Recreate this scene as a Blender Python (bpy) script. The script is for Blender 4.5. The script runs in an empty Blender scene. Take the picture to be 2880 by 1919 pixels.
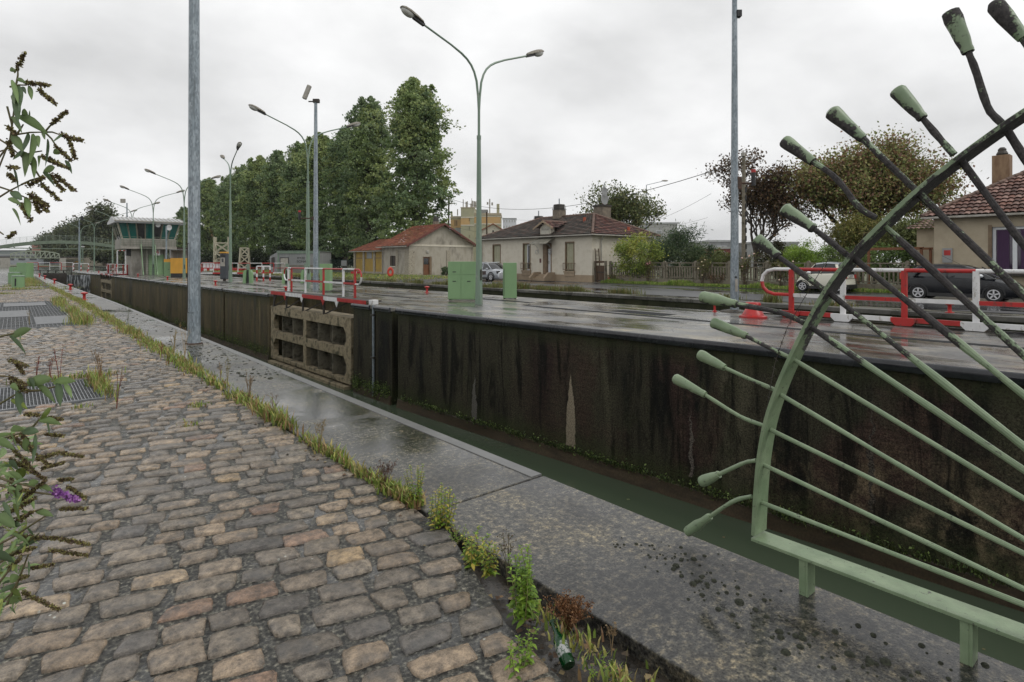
import bpy, math, random
import numpy as np
from mathutils import Vector, Matrix
R = math.radians
scene = bpy.context.scene
COL = scene.collection
# ------------------------------------------------------------------ camera
# world axes follow the lock: +Y runs up the lock, +X across it; z=0 is the quay top, eye at 1.6 m
FPX, CX, HY, EYE, AZ = 1650.0, 1440.0, 736.0, 1.6, R(40.31)
cam_data = bpy.data.cameras.new("camera")
cam = bpy.data.objects.new("camera", cam_data); COL.objects.link(cam)
cam.location = (0, 0, EYE); cam.rotation_euler = (R(90), 0, -AZ)
cam_data.sensor_width = 36; cam_data.lens = FPX/2880*36
cam_data.shift_y = -(959.5-HY)/2880
cam_data.clip_start = 0.05; cam_data.clip_end = 3000
scene.camera = cam
FW = (math.sin(AZ), math.cos(AZ)); RT = (math.cos(AZ), -math.sin(AZ))
def ray(px, py):
    a = (px-CX)/FPX
    return FW[0]+RT[0]*a, FW[1]+RT[1]*a, (HY-py)/FPX
def G(px, py, z=0.0):                 # where a sight line of the photo meets level z
    d = ray(px, py); t = (z-EYE)/d[2]; return Vector((d[0]*t, d[1]*t, z))
def PX(px, py, X):                    # ... meets the plane x = X
    d = ray(px, py); t = X/d[0]; return Vector((X, d[1]*t, EYE+d[2]*t))
def PY(px, py, Y):
    d = ray(px, py); t = Y/d[1]; return Vector((d[0]*t, Y, EYE+d[2]*t))
def PD(px, py, D):                    # ... at depth D
    d = ray(px, py); return Vector((d[0]*D, d[1]*D, EYE+d[2]*D))
# ------------------------------------------------------------------ world, sun
w = bpy.data.worlds.new("World"); scene.world = w; w.use_nodes = True
nt = w.node_tree; N = nt.nodes; Lk = nt.links
for n in list(N): N.remove(n)
SUN_EL, SUN_ROT = R(50), R(150)
out = N.new('ShaderNodeOutputWorld'); bg = N.new('ShaderNodeBackground')
sky = N.new('ShaderNodeTexSky'); sky.sky_type = 'NISHITA'; sky.sun_disc = False
sky.sun_elevation = SUN_EL; sky.sun_rotation = SUN_ROT
bgs = N.new('ShaderNodeBackground'); bgs.inputs[1].default_value = 0.06
Lk.new(sky.outputs[0], bgs.inputs[0])
tc = N.new('ShaderNodeTexCoord'); sep = N.new('ShaderNodeSeparateXYZ'); Lk.new(tc.outputs['Generated'], sep.inputs[0])
mz = N.new('ShaderNodeMath'); mz.operation = 'MAXIMUM'; mz.inputs[1].default_value = 0.0; Lk.new(sep.outputs['Z'], mz.inputs[0])
ad = N.new('ShaderNodeMath'); ad.operation = 'ADD'; ad.inputs[1].default_value = 0.42; Lk.new(mz.outputs[0], ad.inputs[0])
dx = N.new('ShaderNodeMath'); dx.operation = 'DIVIDE'; Lk.new(sep.outputs['X'], dx.inputs[0]); Lk.new(ad.outputs[0], dx.inputs[1])
dy = N.new('ShaderNodeMath'); dy.operation = 'DIVIDE'; Lk.new(sep.outputs['Y'], dy.inputs[0]); Lk.new(ad.outputs[0], dy.inputs[1])
cb = N.new('ShaderNodeCombineXYZ'); Lk.new(dx.outputs[0], cb.inputs[0]); Lk.new(dy.outputs[0], cb.inputs[1]); Lk.new(sep.outputs['Z'], cb.inputs[2])
nz = N.new('ShaderNodeTexNoise'); nz.inputs['Scale'].default_value = 1.5; nz.inputs['Detail'].default_value = 7; nz.inputs['Roughness'].default_value = .52
nz.inputs['Distortion'].default_value = .1
Lk.new(cb.outputs[0], nz.inputs['Vector'])
cr = N.new('ShaderNodeValToRGB'); e = cr.color_ramp.elements
e[0].position = .34; e[0].color = (.60, .603, .605, 1); e[1].position = .64; e[1].color = (.92, .922, .922, 1)
m_ = e.new(.49); m_.color = (.77, .773, .775, 1)
Lk.new(nz.outputs[0], cr.inputs[0])
cr2 = N.new('ShaderNodeMapRange'); cr2.inputs[1].default_value = 0; cr2.inputs[2].default_value = .5; cr2.inputs[3].default_value = .95; cr2.inputs[4].default_value = 1.06
Lk.new(sep.outputs['Z'], cr2.inputs[0])
Lk.new(cr.outputs[0], bg.inputs[0]); Lk.new(cr2.outputs[0], bg.inputs[1])
mx = N.new('ShaderNodeMixShader'); mx.inputs[0].default_value = .975
Lk.new(bgs.outputs[0], mx.inputs[1]); Lk.new(bg.outputs[0], mx.inputs[2]); Lk.new(mx.outputs[0], out.inputs[0])
sd = bpy.data.lights.new("sun", 'SUN'); sd.energy = .8; sd.angle = R(25); sd.color = (1, .97, .92)
so = bpy.data.objects.new("sun", sd); COL.objects.link(so)
so.rotation_euler = Vector((math.sin(SUN_ROT)*math.cos(SUN_EL), math.cos(SUN_ROT)*math.cos(SUN_EL), math.sin(SUN_EL))).to_track_quat('Z', 'Y').to_euler()
vs = scene.view_settings; vs.view_transform = 'Standard'; vs.look = 'None'; vs.exposure = .2; vs.gamma = 1; vs.use_curve_mapping = False
scene.cycles.use_denoising = True
scene.cycles.max_bounces = 5; scene.cycles.diffuse_bounces = 2; scene.cycles.glossy_bounces = 3; scene.cycles.transmission_bounces = 3
scene.cycles.caustics_reflective = False; scene.cycles.caustics_refractive = False
# ------------------------------------------------------------------ object helpers
def link(o, parent=None):
    COL.objects.link(o)
    if parent: o.parent = parent
    return o
def tag(o, label=None, cat=None, group=None, kind=None):
    if label: o['label'] = label
    if cat: o['category'] = cat
    if group: o['group'] = group
    if kind: o['kind'] = kind
    return o
def empty(name, loc, label, cat, group=None, rz=0.0):
    o = bpy.data.objects.new(name, None); o.location = loc; o.rotation_euler = (0, 0, rz); o.empty_display_size = .1
    link(o); return tag(o, label, cat, group)
def copy_tree(o, parent=None):
    c = o.copy(); COL.objects.link(c); c.parent = parent
    for ch in list(o.children): copy_tree(ch, c)
    return c
class MB:
    def __init__(s): s.v = []; s.f = []
    def add(s, vs_, fs_):
        n = len(s.v); s.v += [tuple(p) for p in vs_]; s.f += [tuple(i+n for i in f) for f in fs_]; return s
    def box(s, c, d, rz=0.0, rx=0.0, ry=0.0, taper=1.0):
        M = Matrix.Rotation(rz, 3, 'Z') @ Matrix.Rotation(ry, 3, 'Y') @ Matrix.Rotation(rx, 3, 'X')
        P = []
        for z in (-.5, .5):
            k = taper if z > 0 else 1
            for x, y in ((-.5, -.5), (.5, -.5), (.5, .5), (-.5, .5)):
                P.append(Vector(c)+M @ Vector((x*d[0]*k, y*d[1]*k, z*d[2])))
        return s.add(P, [(3, 2, 1, 0), (4, 5, 6, 7), (0, 1, 5, 4), (1, 2, 6, 5), (2, 3, 7, 6), (3, 0, 4, 7)])
    def bb(s, x0, x1, y0, y1, z0, z1): return s.box(((x0+x1)/2, (y0+y1)/2, (z0+z1)/2), (x1-x0, y1-y0, z1-z0))
    def bar(s, a, b, w, h=None):        # square bar from a to b
        a = Vector(a); b = Vector(b); h = h or w; d = (b-a).normalized()
        u = d.cross(Vector((0, 0, 1)));  u = Vector((1, 0, 0)) if u.length < 1e-3 else u.normalized()
        n = u.cross(d); P = []
        for p in (a, b):
            for i, j in ((-1, -1), (1, -1), (1, 1), (-1, 1)): P.append(p+u*i*w/2+n*j*h/2)
        return s.add(P, [(3, 2, 1, 0), (4, 5, 6, 7), (0, 1, 5, 4), (1, 2, 6, 5), (2, 3, 7, 6), (3, 0, 4, 7)])
    def tube(s, pts, r, n=8, cap=True, rot=0.0):
        pts = [Vector(p) for p in pts]; m = len(pts)
        rs = r if isinstance(r, (list, tuple)) else [r]*m
        t0 = (pts[1]-pts[0]).normalized(); u = t0.orthogonal().normalized()
        if abs(t0.z) > .95: u = Vector((1, 0, 0))
        P = []; pt = t0
        for i, p in enumerate(pts):
            t = (pts[min(i+1, m-1)]-pts[max(i-1, 0)]).normalized()
            q = pt.rotation_difference(t); u = q @ u; u = (u-t*u.dot(t)).normalized(); pt = t; v = t.cross(u)
            for k in range(n):
                a = 2*math.pi*k/n+rot; P.append(p+(u*math.cos(a)+v*math.sin(a))*rs[i])
        F = [(i*n+k, i*n+(k+1) % n, (i+1)*n+(k+1) % n, (i+1)*n+k) for i in range(m-1) for k in range(n)]
        if cap: F += [tuple(range(n-1, -1, -1)), tuple((m-1)*n+k for k in range(n))]
        return s.add(P, F)
    def cyl(s, c, r, h, n=16, r2=None): return s.tube([c, (c[0], c[1], c[2]+h)], [r, r if r2 is None else r2], n)
    def lathe(s, prof, c=(0, 0, 0), n=16, axis='Z'):
        P = []
        for r, z in prof:
            for k in range(n):
                a = 2*math.pi*k/n; x, y = r*math.cos(a), r*math.sin(a)
                P.append((c[0]+x, c[1]+y, c[2]+z) if axis == 'Z' else ((c[0]+z, c[1]+x, c[2]+y) if axis == 'X' else (c[0]+x, c[1]+z, c[2]+y)))
        m = len(prof)
        F = [(i*n+k, i*n+(k+1) % n, (i+1)*n+(k+1) % n, (i+1)*n+k) for i in range(m-1) for k in range(n)]
        F += [tuple(range(n-1, -1, -1)), tuple((m-1)*n+k for k in range(n))]
        return s.add(P, F)
    def prism(s, poly, z0, z1):          # xy polygon extruded in z
        n = len(poly); P = [(x, y, z0) for x, y in poly]+[(x, y, z1) for x, y in poly]
        return s.add(P, [tuple(range(n-1, -1, -1)), tuple(range(n, 2*n))]+[(i, (i+1) % n, n+(i+1) % n, n+i) for i in range(n)])
    def extr(s, poly, d):                # 3D polygon extruded by vector d
        n = len(poly); d = Vector(d); P = [Vector(p) for p in poly]; P += [p+d for p in P]
        return s.add(P, [tuple(range(n-1, -1, -1)), tuple(range(n, 2*n))]+[(i, (i+1) % n, n+(i+1) % n, n+i) for i in range(n)])
    def quad(s, a, b, c, d): return s.add([a, b, c, d], [(0, 1, 2, 3)])
    def ell(s, c, r, n=12, m=8):
        prof = [(max(1e-4, math.sin(math.pi*i/m)), -math.cos(math.pi*i/m)) for i in range(m+1)]
        k = len(s.v); s.lathe(prof, (0, 0, 0), n)
        for i in range(k, len(s.v)):
            x, y, z = s.v[i]; s.v[i] = (c[0]+x*r[0], c[1]+y*r[1], c[2]+z*r[2])
        return s
    def build(s, name, mat, parent=None, smooth=False, bevel=0, **k):
        me = bpy.data.meshes.new(name); me.from_pydata(s.v, [], s.f); me.update()
        if smooth: me.shade_smooth(); me.set_sharp_from_angle(angle=R(38))
        me.materials.append(mat); o = bpy.data.objects.new(name, me); link(o, parent)
        if bevel:
            b = o.modifiers.new('bevel', 'BEVEL'); b.width = bevel; b.segments = 2; b.limit_method = 'ANGLE'
        if k: tag(o, **k)
        return o
SPLIT = {'cover_plate', 'corner_pier', 'orange_band', 'floodlight', 'foot', 'pier', 'section', 'tail_light', 'headlight', 'curtain', 'window', 'window_slot', 'parapet', 'chimney_stack', 'abutment', 'handle', 'stripe', 'support', 'lower_gate', 'shutter_iron', 'graffiti', 'cornice', 'quoin', 'door'}
def part(name, mat, parent, *boxes, **k):
    if name in SPLIT and len(boxes) > 1:
        for b in boxes: o = part(name, mat, parent, b, **k)
        return o
    m = MB()
    for b in boxes: m.bb(*b)
    return m.build(name, mat, parent, **k)
def mesh_np(name, V, F, mat, parent=None, col=None, smooth=False, **k):
    V = np.asarray(V, dtype=np.float32).reshape(-1, 3); F = np.asarray(F, dtype=np.int32); nf, nv = F.shape
    me = bpy.data.meshes.new(name); me.vertices.add(len(V)); me.vertices.foreach_set('co', V.ravel())
    me.loops.add(nf*nv); me.loops.foreach_set('vertex_index', F.ravel())
    me.polygons.add(nf); me.polygons.foreach_set('loop_start', np.arange(0, nf*nv, nv, dtype=np.int32))
    me.polygons.foreach_set('loop_total', np.full(nf, nv, dtype=np.int32))
    if smooth: me.polygons.foreach_set('use_smooth', np.ones(nf, dtype=bool))
    me.update(calc_edges=True)
    if col is not None:
        a = me.color_attributes.new('tint', 'FLOAT_COLOR', 'POINT'); c4 = np.ones((len(V), 4), dtype=np.float32); c4[:, :3] = col; a.data.foreach_set('color', c4.ravel())
    me.materials.append(mat); o = bpy.data.objects.new(name, me); link(o, parent)
    if k: tag(o, **k)
    return o
def text(name, body, size, mat, parent, loc, rot, ext=.004, align='CENTER'):
    c = bpy.data.curves.new(name, 'FONT'); c.body = body; c.size = size; c.extrude = ext; c.align_x = align; c.align_y = 'CENTER'
    c.materials.append(mat); t_ = bpy.data.objects.new(name+'_curve', c); COL.objects.link(t_); bpy.context.view_layer.update()
    me = bpy.data.meshes.new_from_object(t_.evaluated_get(bpy.context.evaluated_depsgraph_get())); bpy.data.objects.remove(t_); me.name = name
    o = bpy.data.objects.new(name, me); o.location = loc; o.rotation_euler = rot; return link(o, parent)
# ------------------------------------------------------------------ materials
def nodes(name):
    m = bpy.data.materials.new(name); m.use_nodes = True; t = m.node_tree; b = t.nodes['Principled BSDF']; return m, t, b
def nd(t, kind, **k):
    n = t.nodes.new('ShaderNode'+kind)
    for a, v in k.items():
        if a.startswith('i_'):
            key = a[2:]; key = int(key) if key.isdigit() else key; n.inputs[key].default_value = v
        else: setattr(n, a, v)
    return n
def c4(c): return (c[0], c[1], c[2], 1)
def coords(t, scale=(1, 1, 1), obj=False):
    mp = nd(t, 'Mapping'); mp.inputs['Scale'].default_value = scale
    if obj: t.links.new(nd(t, 'TexCoord').outputs['Object'], mp.inputs[0])
    else: t.links.new(nd(t, 'NewGeometry').outputs['Position'], mp.inputs[0])
    return mp.outputs[0]
def noise(t, vec, scale, detail=4, rough=.55, dist=0.):
    n = nd(t, 'TexNoise', i_Scale=scale, i_Detail=detail, i_Roughness=rough, i_Distortion=dist); t.links.new(vec, n.inputs['Vector']); return n.outputs[0]
def ramp(t, fac, stops):
    r = nd(t, 'ValToRGB'); e = r.color_ramp.elements
    e[0].position, e[0].color = stops[0][0], c4(stops[0][1]); e[1].position, e[1].color = stops[-1][0], c4(stops[-1][1])
    for p, c in stops[1:-1]: x = e.new(p); x.color = c4(c)
    t.links.new(fac, r.inputs[0]); return r.outputs[0]
def rng_(t, fac, a, b, c, d):
    r = nd(t, 'MapRange', i_1=a, i_2=b, i_3=c, i_4=d); t.links.new(fac, r.inputs[0]); return r.outputs[0]
def mix(t, fac, a, b, mode='MIX'):
    n = nd(t, 'Mix', data_type='RGBA', blend_type=mode)
    for s, i in ((fac, 0), (a, 6), (b, 7)):
        if isinstance(s, (int, float)): n.inputs[i].default_value = s
        elif isinstance(s, (tuple, list)): n.inputs[i].default_value = c4(s)
        else: t.links.new(s, n.inputs[i])
    return n.outputs[2]
def mul(t, a, b, op='MULTIPLY'):
    n = nd(t, 'Math', operation=op)
    for s, i in ((a, 0), (b, 1)):
        if isinstance(s, (int, float)): n.inputs[i].default_value = s
        else: t.links.new(s, n.inputs[i])
    return n.outputs[0]
def bump(t, b, h, strength=.3, dist=.02):
    n = nd(t, 'Bump', i_Strength=strength, i_Distance=dist); t.links.new(h, n.inputs['Height']); t.links.new(n.outputs[0], b.inputs['Normal'])
def M(name, c1, c2=None, scale=3., rough=.6, bmp=.15, bscale=None, stretch=(1, 1, 1), metal=0., c3=None, detail=5, obj=False, lo=.35, hi=.65, spec=.5, bdist=.01):
    m, t, b = nodes(name); c2 = c2 or tuple(x*.75 for x in c1)
    v = coords(t, stretch, obj); n = noise(t, v, scale, detail)
    st = [(lo, c1), (hi, c2)] if c3 is None else [(lo, c1), ((lo+hi)/2, c2), (hi, c3)]
    t.links.new(ramp(t, n, st), b.inputs['Base Color'])
    b.inputs['Roughness'].default_value = rough; b.inputs['Metallic'].default_value = metal; b.inputs['Specular IOR Level'].default_value = spec
    if bmp: bump(t, b, noise(t, v, bscale or scale*6, 4), bmp, bdist)
    return m
# ------------------------------------------------------------------ material library
def wet(name, cols, sc, stretch=(1, 1, 1), fine=(60, .25), dry=.45, wetr=.07, wsc=.35, wlo=.45, whi=.55, wstretch=(1, 1, 1), bmp=.35, bdist=.006, speck=None, darkwet=.7, big=0):
    m, t, b = nodes(name); v = coords(t, stretch); n1 = noise(t, v, sc, 8, .65); base = ramp(t, n1, cols)
    f = noise(t, coords(t), fine[0], 3, .7); base = mix(t, fine[1], base, ramp(t, f, [(.3, (0, 0, 0)), (.7, (1, 1, 1))]), 'OVERLAY')
    if speck:
        s = noise(t, coords(t), speck[0], 2, .5); base = mix(t, rng_(t, s, speck[1], speck[1]+.04, 0, 1), base, speck[2])
    if big: base = mix(t, rng_(t, noise(t, coords(t), big, 6, .65, .6), .44, .60, 0, 1), base, mix(t, 1., base, (.50, .50, .52), 'MULTIPLY')); base = mix(t, rng_(t, noise(t, coords(t, (1, 1, 1)), big*1.7, 7, .7), .50, .62, 0, .6), base, mix(t, 1., base, (2.0, 1.8, 1.4), 'MULTIPLY'))
    wn = noise(t, coords(t, wstretch), wsc, 5, .6, .4); wf = rng_(t, wn, wlo, whi, 0, 1)
    base = mix(t, wf, base, mix(t, 1., base, (darkwet,)*3, 'MULTIPLY'))
    t.links.new(base, b.inputs['Base Color']); t.links.new(rng_(t, wf, 0, 1, dry, wetr), b.inputs['Roughness'])
    bu = nd(t, 'Bump', i_Distance=bdist); t.links.new(f, bu.inputs['Height']); t.links.new(rng_(t, wf, 0, 1, bmp, bmp*.12), bu.inputs['Strength'])
    t.links.new(bu.outputs[0], b.inputs['Normal']); return m
QUAY = wet("quay_concrete", [(.32, (.022, .022, .021)), (.45, (.055, .054, .050)), (.53, (.095, .091, .079)), (.61, (.18, .16, .12)), (.73, (.32, .28, .205))], 26, fine=(80, .9), dry=.38, wsc=.5, wlo=.42, whi=.58, darkwet=.7, bmp=.5, bdist=.004, speck=(9, .70, (.02, .022, .022)), big=1.3)
ISLE = wet("island_concrete", [(.3, (.09, .092, .09)), (.5, (.17, .168, .16)), (.62, (.23, .21, .165)), (.75, (.33, .31, .26))], 1.1, stretch=(1.6, .6, 1), fine=(14, .3), dry=.40, wetr=.08, wsc=.7, wlo=.42, whi=.62, wstretch=(1.3, .5, 1), darkwet=.72, bmp=.4, bdist=.006, speck=(2.4, .69, (.05, .052, .05)), big=.5)
ASPH = wet("wet_asphalt", [(.35, (.045, .046, .05)), (.65, (.085, .085, .088))], .6, fine=(30, .3), dry=.38, wetr=.04, wsc=.28, wlo=.5, whi=.58, wstretch=(1, .35, 1), darkwet=.6, bmp=.3, bdist=.005)
JOINT = wet("joint_grit", [(.34, (.008, .008, .007)), (.46, (.028, .028, .024)), (.55, (.085, .082, .068)), (.66, (.26, .245, .195))], 42, fine=(70, .6), dry=.5, wetr=.08, wsc=2.2, wlo=.5, whi=.6, darkwet=.6, bmp=1, bdist=.014)
SOIL = wet("soil", [(.3, (.018, .015, .011)), (.55, (.05, .04, .028)), (.75, (.10, .08, .05))], 10, fine=(60, .6), dry=.6, wetr=.25, wsc=3, bmp=1, bdist=.012)
COPE = wet("coping", [(.35, (.016, .017, .02)), (.6, (.035, .037, .042)), (.75, (.075, .078, .08))], 2, fine=(20, .3), dry=.3, wetr=.12, wsc=1, bmp=.3)
def cobble_mat():
    m, t, b = nodes("cobble"); a = nd(t, 'Attribute', attribute_name='tint'); v = coords(t)
    n1 = noise(t, v, 22, 6, .7); base = mix(t, .8, a.outputs[0], ramp(t, n1, [(.33, (.08, .08, .08)), (.67, (.92, .9, .87))]), 'OVERLAY')
    f = noise(t, v, 150, 3, .7); base = mix(t, .25, base, ramp(t, f, [(.3, (0, 0, 0)), (.7, (1, 1, 1))]), 'OVERLAY')
    big = noise(t, v, 6, 4); base = mix(t, rng_(t, big, .5, .66, 0, .55), base, (.085, .083, .08))
    li = nd(t, 'TexVoronoi', i_Scale=21.); t.links.new(v, li.inputs[0]); msk = noise(t, v, 2.3, 2); b.inputs['Specular IOR Level'].default_value = .6
    dot = mul(t, rng_(t, li.outputs[0], .11, .16, 1, 0), rng_(t, msk, .62, .66, 0, 1)); base = mix(t, dot, base, (.5, .52, .46))
    t.links.new(base, b.inputs['Base Color']); wn = noise(t, v, 1.1, 4); t.links.new(rng_(t, wn, .38, .62, .28, .09), b.inputs['Roughness'])
    bump(t, b, mix(t, .35, n1, f), 1., .012); return m
COBB = cobble_mat()
def wall_mat(name, dark, mid, moss, zw=-3.4, near=False):
    m, t, b = nodes(name); P = coords(t); st = coords(t, (1, 1, .10)); L = t.links
    s1 = noise(t, st, 1.1, 6, .68, .5); s2 = noise(t, coords(t, (1, 1, .13)), 2.4, 6, .7, .6); fi = noise(t, P, 34, 5, .8); md = noise(t, P, 1.7, 8, .75); br = noise(t, coords(t, (1, 1, 6)), 3.0, 4, .7)
    base = ramp(t, s1, [(.38, tuple(x*1.5 for x in dark)), (.47, tuple(x*.75 for x in mid)), (.58, mid), (.72, tuple(x*1.6 for x in mid))])
    base = mix(t, rng_(t, md, .52, .66, 0, .75), base, moss)
    if near:
        sp0 = nd(t, 'SeparateXYZ'); L.new(P, sp0.inputs[0]); rd = mul(t, rng_(t, noise(t, coords(t, (1, .55, .35)), 1.1, 5), .5, .6, 0, .7), rng_(t, sp0.outputs[1], 13, 9, .15, 1)); base = mix(t, rd, base, ramp(t, br, [(.35, (.030, .017, .015)), (.65, (.075, .042, .034))]))
        oc = mul(t, rng_(t, noise(t, P, 1.6, 8, .75), .48, .62, 0, .85), mul(t, rng_(t, sp0.outputs[1], 6.5, 3, 0, 1), rng_(t, sp0.outputs[2], -1.2, -2.2, 0, 1))); base = mix(t, oc, base, (.19, .145, .09))
    base = mix(t, rng_(t, s2, .50, .60, 0, .85 if near else .6), base, dark)
    base = mix(t, 1., base, ramp(t, fi, [(.36, (.12, .12, .12)), (.5, (.5, .5, .5)), (.64, (.9, .9, .9))]), 'OVERLAY'); b.inputs['Specular IOR Level'].default_value = .12
    lt = noise(t, P, 20, 6, .85); base = mix(t, rng_(t, lt, .57, .66, 0, .65), base, tuple(x*2.3 for x in mid))
    sp = nd(t, 'SeparateXYZ'); L.new(P, sp.inputs[0]); Z = sp.outputs[2]; Y = sp.outputs[1]; ht = mul(t, noise(t, P, 3, 4), .5); zz = mul(t, Z, ht, 'ADD')
    base = mix(t, mul(t, rng_(t, zz, zw+1.1, zw+.7, 0, .7), rng_(t, fi, .40, .58, .0, 1)), base, (.045, .06, .02))
    base = mix(t, mul(t, rng_(t, zz, -.35, -.05, 0, .8), rng_(t, fi, .38, .56, .1, 1)), base, (.034, .04, .018))
    def streak(y0, w_, z0, z1, c1, c2, wob=.12):
        nonlocal base
        yy = mul(t, mul(t, Y, mul(t, noise(t, P, 5, 4), wob), 'ADD'), -y0-wob*.5, 'ADD'); d = nd(t, 'Math', operation='ABSOLUTE'); L.new(yy, d.inputs[0]); hw = rng_(t, Z, z0, z0-(z0-z1)*.55, 0., w_)
        k = mul(t, rng_(t, mul(t, hw, d.outputs[0], 'SUBTRACT'), 0, .015, 0, 1), rng_(t, Z, z1, z1+.04, 0, 1)); base = mix(t, mul(t, k, rng_(t, fi, .25, .4, .35, 1)), base, mix(t, rng_(t, fi, .42, .56, 0, .8), c1, c2))
    if near:
        streak(10.16, .15, -1.15, -3.0, (.36, .31, .23), (.15, .115, .075)); streak(13.85, .10, -1.6, -3.05, (.17, .16, .14), (.06, .055, .05), .3); streak(6.9, .05, -1.3, -2.9, (.02, .018, .018), (.2, .17, .14), .35); streak(13.6, .03, -.2, -1.7, (.004, .004, .004), (.01, .01, .01), .2); streak(3.6, .04, -.4, -2.8, (.01, .01, .01), (.12, .10, .08), .3)
    L.new(base, b.inputs['Base Color']); t.links.new(rng_(t, s1, .3, .6, .45, .8), b.inputs['Roughness']); bump(t, b, mix(t, .5, fi, md), .9, .03); return m
WALLN = wall_mat("lock_wall_near", (.0045, .0045, .004), (.046, .042, .028), (.035, .037, .02), near=True)
WALLF = wall_mat("lock_wall_far", (.028, .026, .016), (.115, .092, .052), (.075, .075, .032))
def water(name, c, rough=.06, bs=4., bd=.01, stretch=(1, 1, 1), spec=.5):
    m, t, b = nodes(name); b.inputs['Base Color'].default_value = c4(c); b.inputs['Roughness'].default_value = rough; b.inputs['IOR'].default_value = 1.33; b.inputs['Specular IOR Level'].default_value = spec
    bump(t, b, noise(t, coords(t, stretch), bs, 3), .25, bd); return m
LWAT = water("lock_water", (.066, .088, .056), .05, 9, .012); CWAT = water("canal_water_mat", (.05, .07, .055), .1, 1.5, .05, (1, .4, 1))
def galv_mat():
    m, t, b = nodes("galvanized"); v = coords(t, (1, 1, .35), True); vo = nd(t, 'TexVoronoi', i_Scale=42.); t.links.new(v, vo.inputs[0]); n = noise(t, v, 5, 4)
    base = mix(t, .5, ramp(t, n, [(.35, (.20, .24, .27)), (.65, (.30, .34, .37))]), ramp(t, vo.outputs['Color'], [(.2, (.25, .25, .25)), (.8, (.75, .75, .75))]), 'OVERLAY')
    dr = noise(t, coords(t, (1, 1, .03), True), 14, 3); base = mix(t, rng_(t, dr, .6, .66, 0, .55), base, (.10, .12, .13))
    t.links.new(base, b.inputs['Base Color']); b.inputs['Roughness'].default_value = .42; b.inputs['Metallic'].default_value = .25; bump(t, b, dr, .3, .003); return m
GALV = galv_mat()
def paint(name, c, wear=(.10, .085, .07), lo=.64, hi=.68, sc=6, rough=.38, var=.82, stretch=(1, 1, .4), obj=True):
    m, t, b = nodes(name); v = coords(t, stretch, obj); n = noise(t, v, sc, 6, .65); n2 = noise(t, v, sc*.4, 4)
    base = ramp(t, n2, [(.35, c), (.7, tuple(x*var for x in c))]); base = mix(t, rng_(t, n, lo, hi, 0, .9), base, wear)
    t.links.new(base, b.inputs['Base Color']); b.inputs['Roughness'].default_value = rough; bump(t, b, n, .15, .004); return m
GREEN = paint("green_paint", (.225, .37, .185), (.17, .26, .13), .62, .72, 3); LGREEN = paint("lamp_green", (.19, .265, .20), (.26, .29, .24), .55, .66, 5, .4)
RED = paint("red_paint", (.47, .024, .022), (.22, .035, .03), .58, .64, 7, .34, .7); WHITE = paint("white_paint", (.74, .74, .74), (.38, .36, .32), .57, .64, 8, .42, .8)
YEL = paint("yellow_paint", (.70, .36, .045), (.5, .25, .04), .66, .72); BLK = M("black", (.012, .012, .013), (.025, .025, .026), 5, .45, .1); DRUST = M("dark_iron", (.022, .02, .018), (.05, .04, .03), 8, .6, .3, obj=True)
RUST = M("rusty_pipe", (.10, .055, .035), (.045, .03, .022), 9, .7, .3, obj=True)
def fan_mat(name="fan_paint", top=.04, zl=.75, zh=1.7, nzk=-.20):                       # green paint overgrown with black lichen on parts chosen by noise and by height
    m, t, b = nodes(name); v = coords(t); sp = nd(t, 'SeparateXYZ'); t.links.new(v, sp.inputs[0]); nn = nd(t, 'NewGeometry'); sn = nd(t, 'SeparateXYZ'); t.links.new(nn.outputs['Normal'], sn.inputs[0])
    n = noise(t, v, 7, 7, .7); f = noise(t, v, 60, 4, .7); n3 = noise(t, v, 2.6, 3)
    k = mul(t, rng_(t, sp.outputs[2], zl, zh, -.24, top), mul(t, mul(t, sn.outputs[2], nzk), mul(t, n, mul(t, mul(t, f, .25), mul(t, n3, .35), 'ADD'), 'ADD'), 'ADD'), 'ADD')
    fac = rng_(t, k, .82, .86, 0, 1)
    g = ramp(t, noise(t, v, 9, 5), [(.3, (.245, .315, .195)), (.7, (.165, .235, .135))])
    bl = ramp(t, f, [(.3, (.014, .013, .015)), (.7, (.075, .068, .066))]); ch = noise(t, v, 34, 8, .72, .4); g = mix(t, rng_(t, ch, .615, .64, 0, .9), g, (.05, .045, .04)); g = mix(t, rng_(t, noise(t, v, 14, 5), .45, .7, 0, .35), g, (.13, .16, .10)); t.links.new(mix(t, fac, g, bl), b.inputs['Base Color'])
    t.links.new(rng_(t, fac, 0, 1, .38, .85), b.inputs['Roughness']); bump(t, b, mix(t, fac, mul(t, ch, .35), f), .9, .006); return m
FAN = fan_mat(); FANB = fan_mat('fan_paint_mossy', .17, .75, 1.45, -.07)
def leaf_mat(name, rough=.55, trans=.0):
    m, t, b = nodes(name); a = nd(t, 'Attribute', attribute_name='tint'); t.links.new(a.outputs[0], b.inputs['Base Color']); b.inputs['Roughness'].default_value = rough; b.inputs['Specular IOR Level'].default_value = .3
    if trans:
        tr = nd(t, 'BsdfTranslucent'); t.links.new(a.outputs[0], tr.inputs[0]); ms = nd(t, 'MixShader', i_0=trans); t.links.new(b.outputs[0], ms.inputs[1]); t.links.new(tr.outputs[0], ms.inputs[2])
        t.links.new(ms.outputs[0], t.nodes['Material Output'].inputs[0])
    return m
LEAF = leaf_mat("leaf", .5, .25); TINT = leaf_mat("tinted", .6); BARK = M("bark", (.035, .028, .022), (.08, .065, .05), 9, .85, .6, stretch=(1, 1, .3))
TILE = leaf_mat("roof_tile", .55)
PLAST = M("cream_plaster", (.57, .52, .42), (.64, .595, .50), 1.4, .8, .15, 60, c3=(.50, .45, .35), lo=.3, hi=.75); PLINTH = M("plinth", (.36, .28, .19), (.30, .23, .16), 2, .8, .2)
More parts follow.
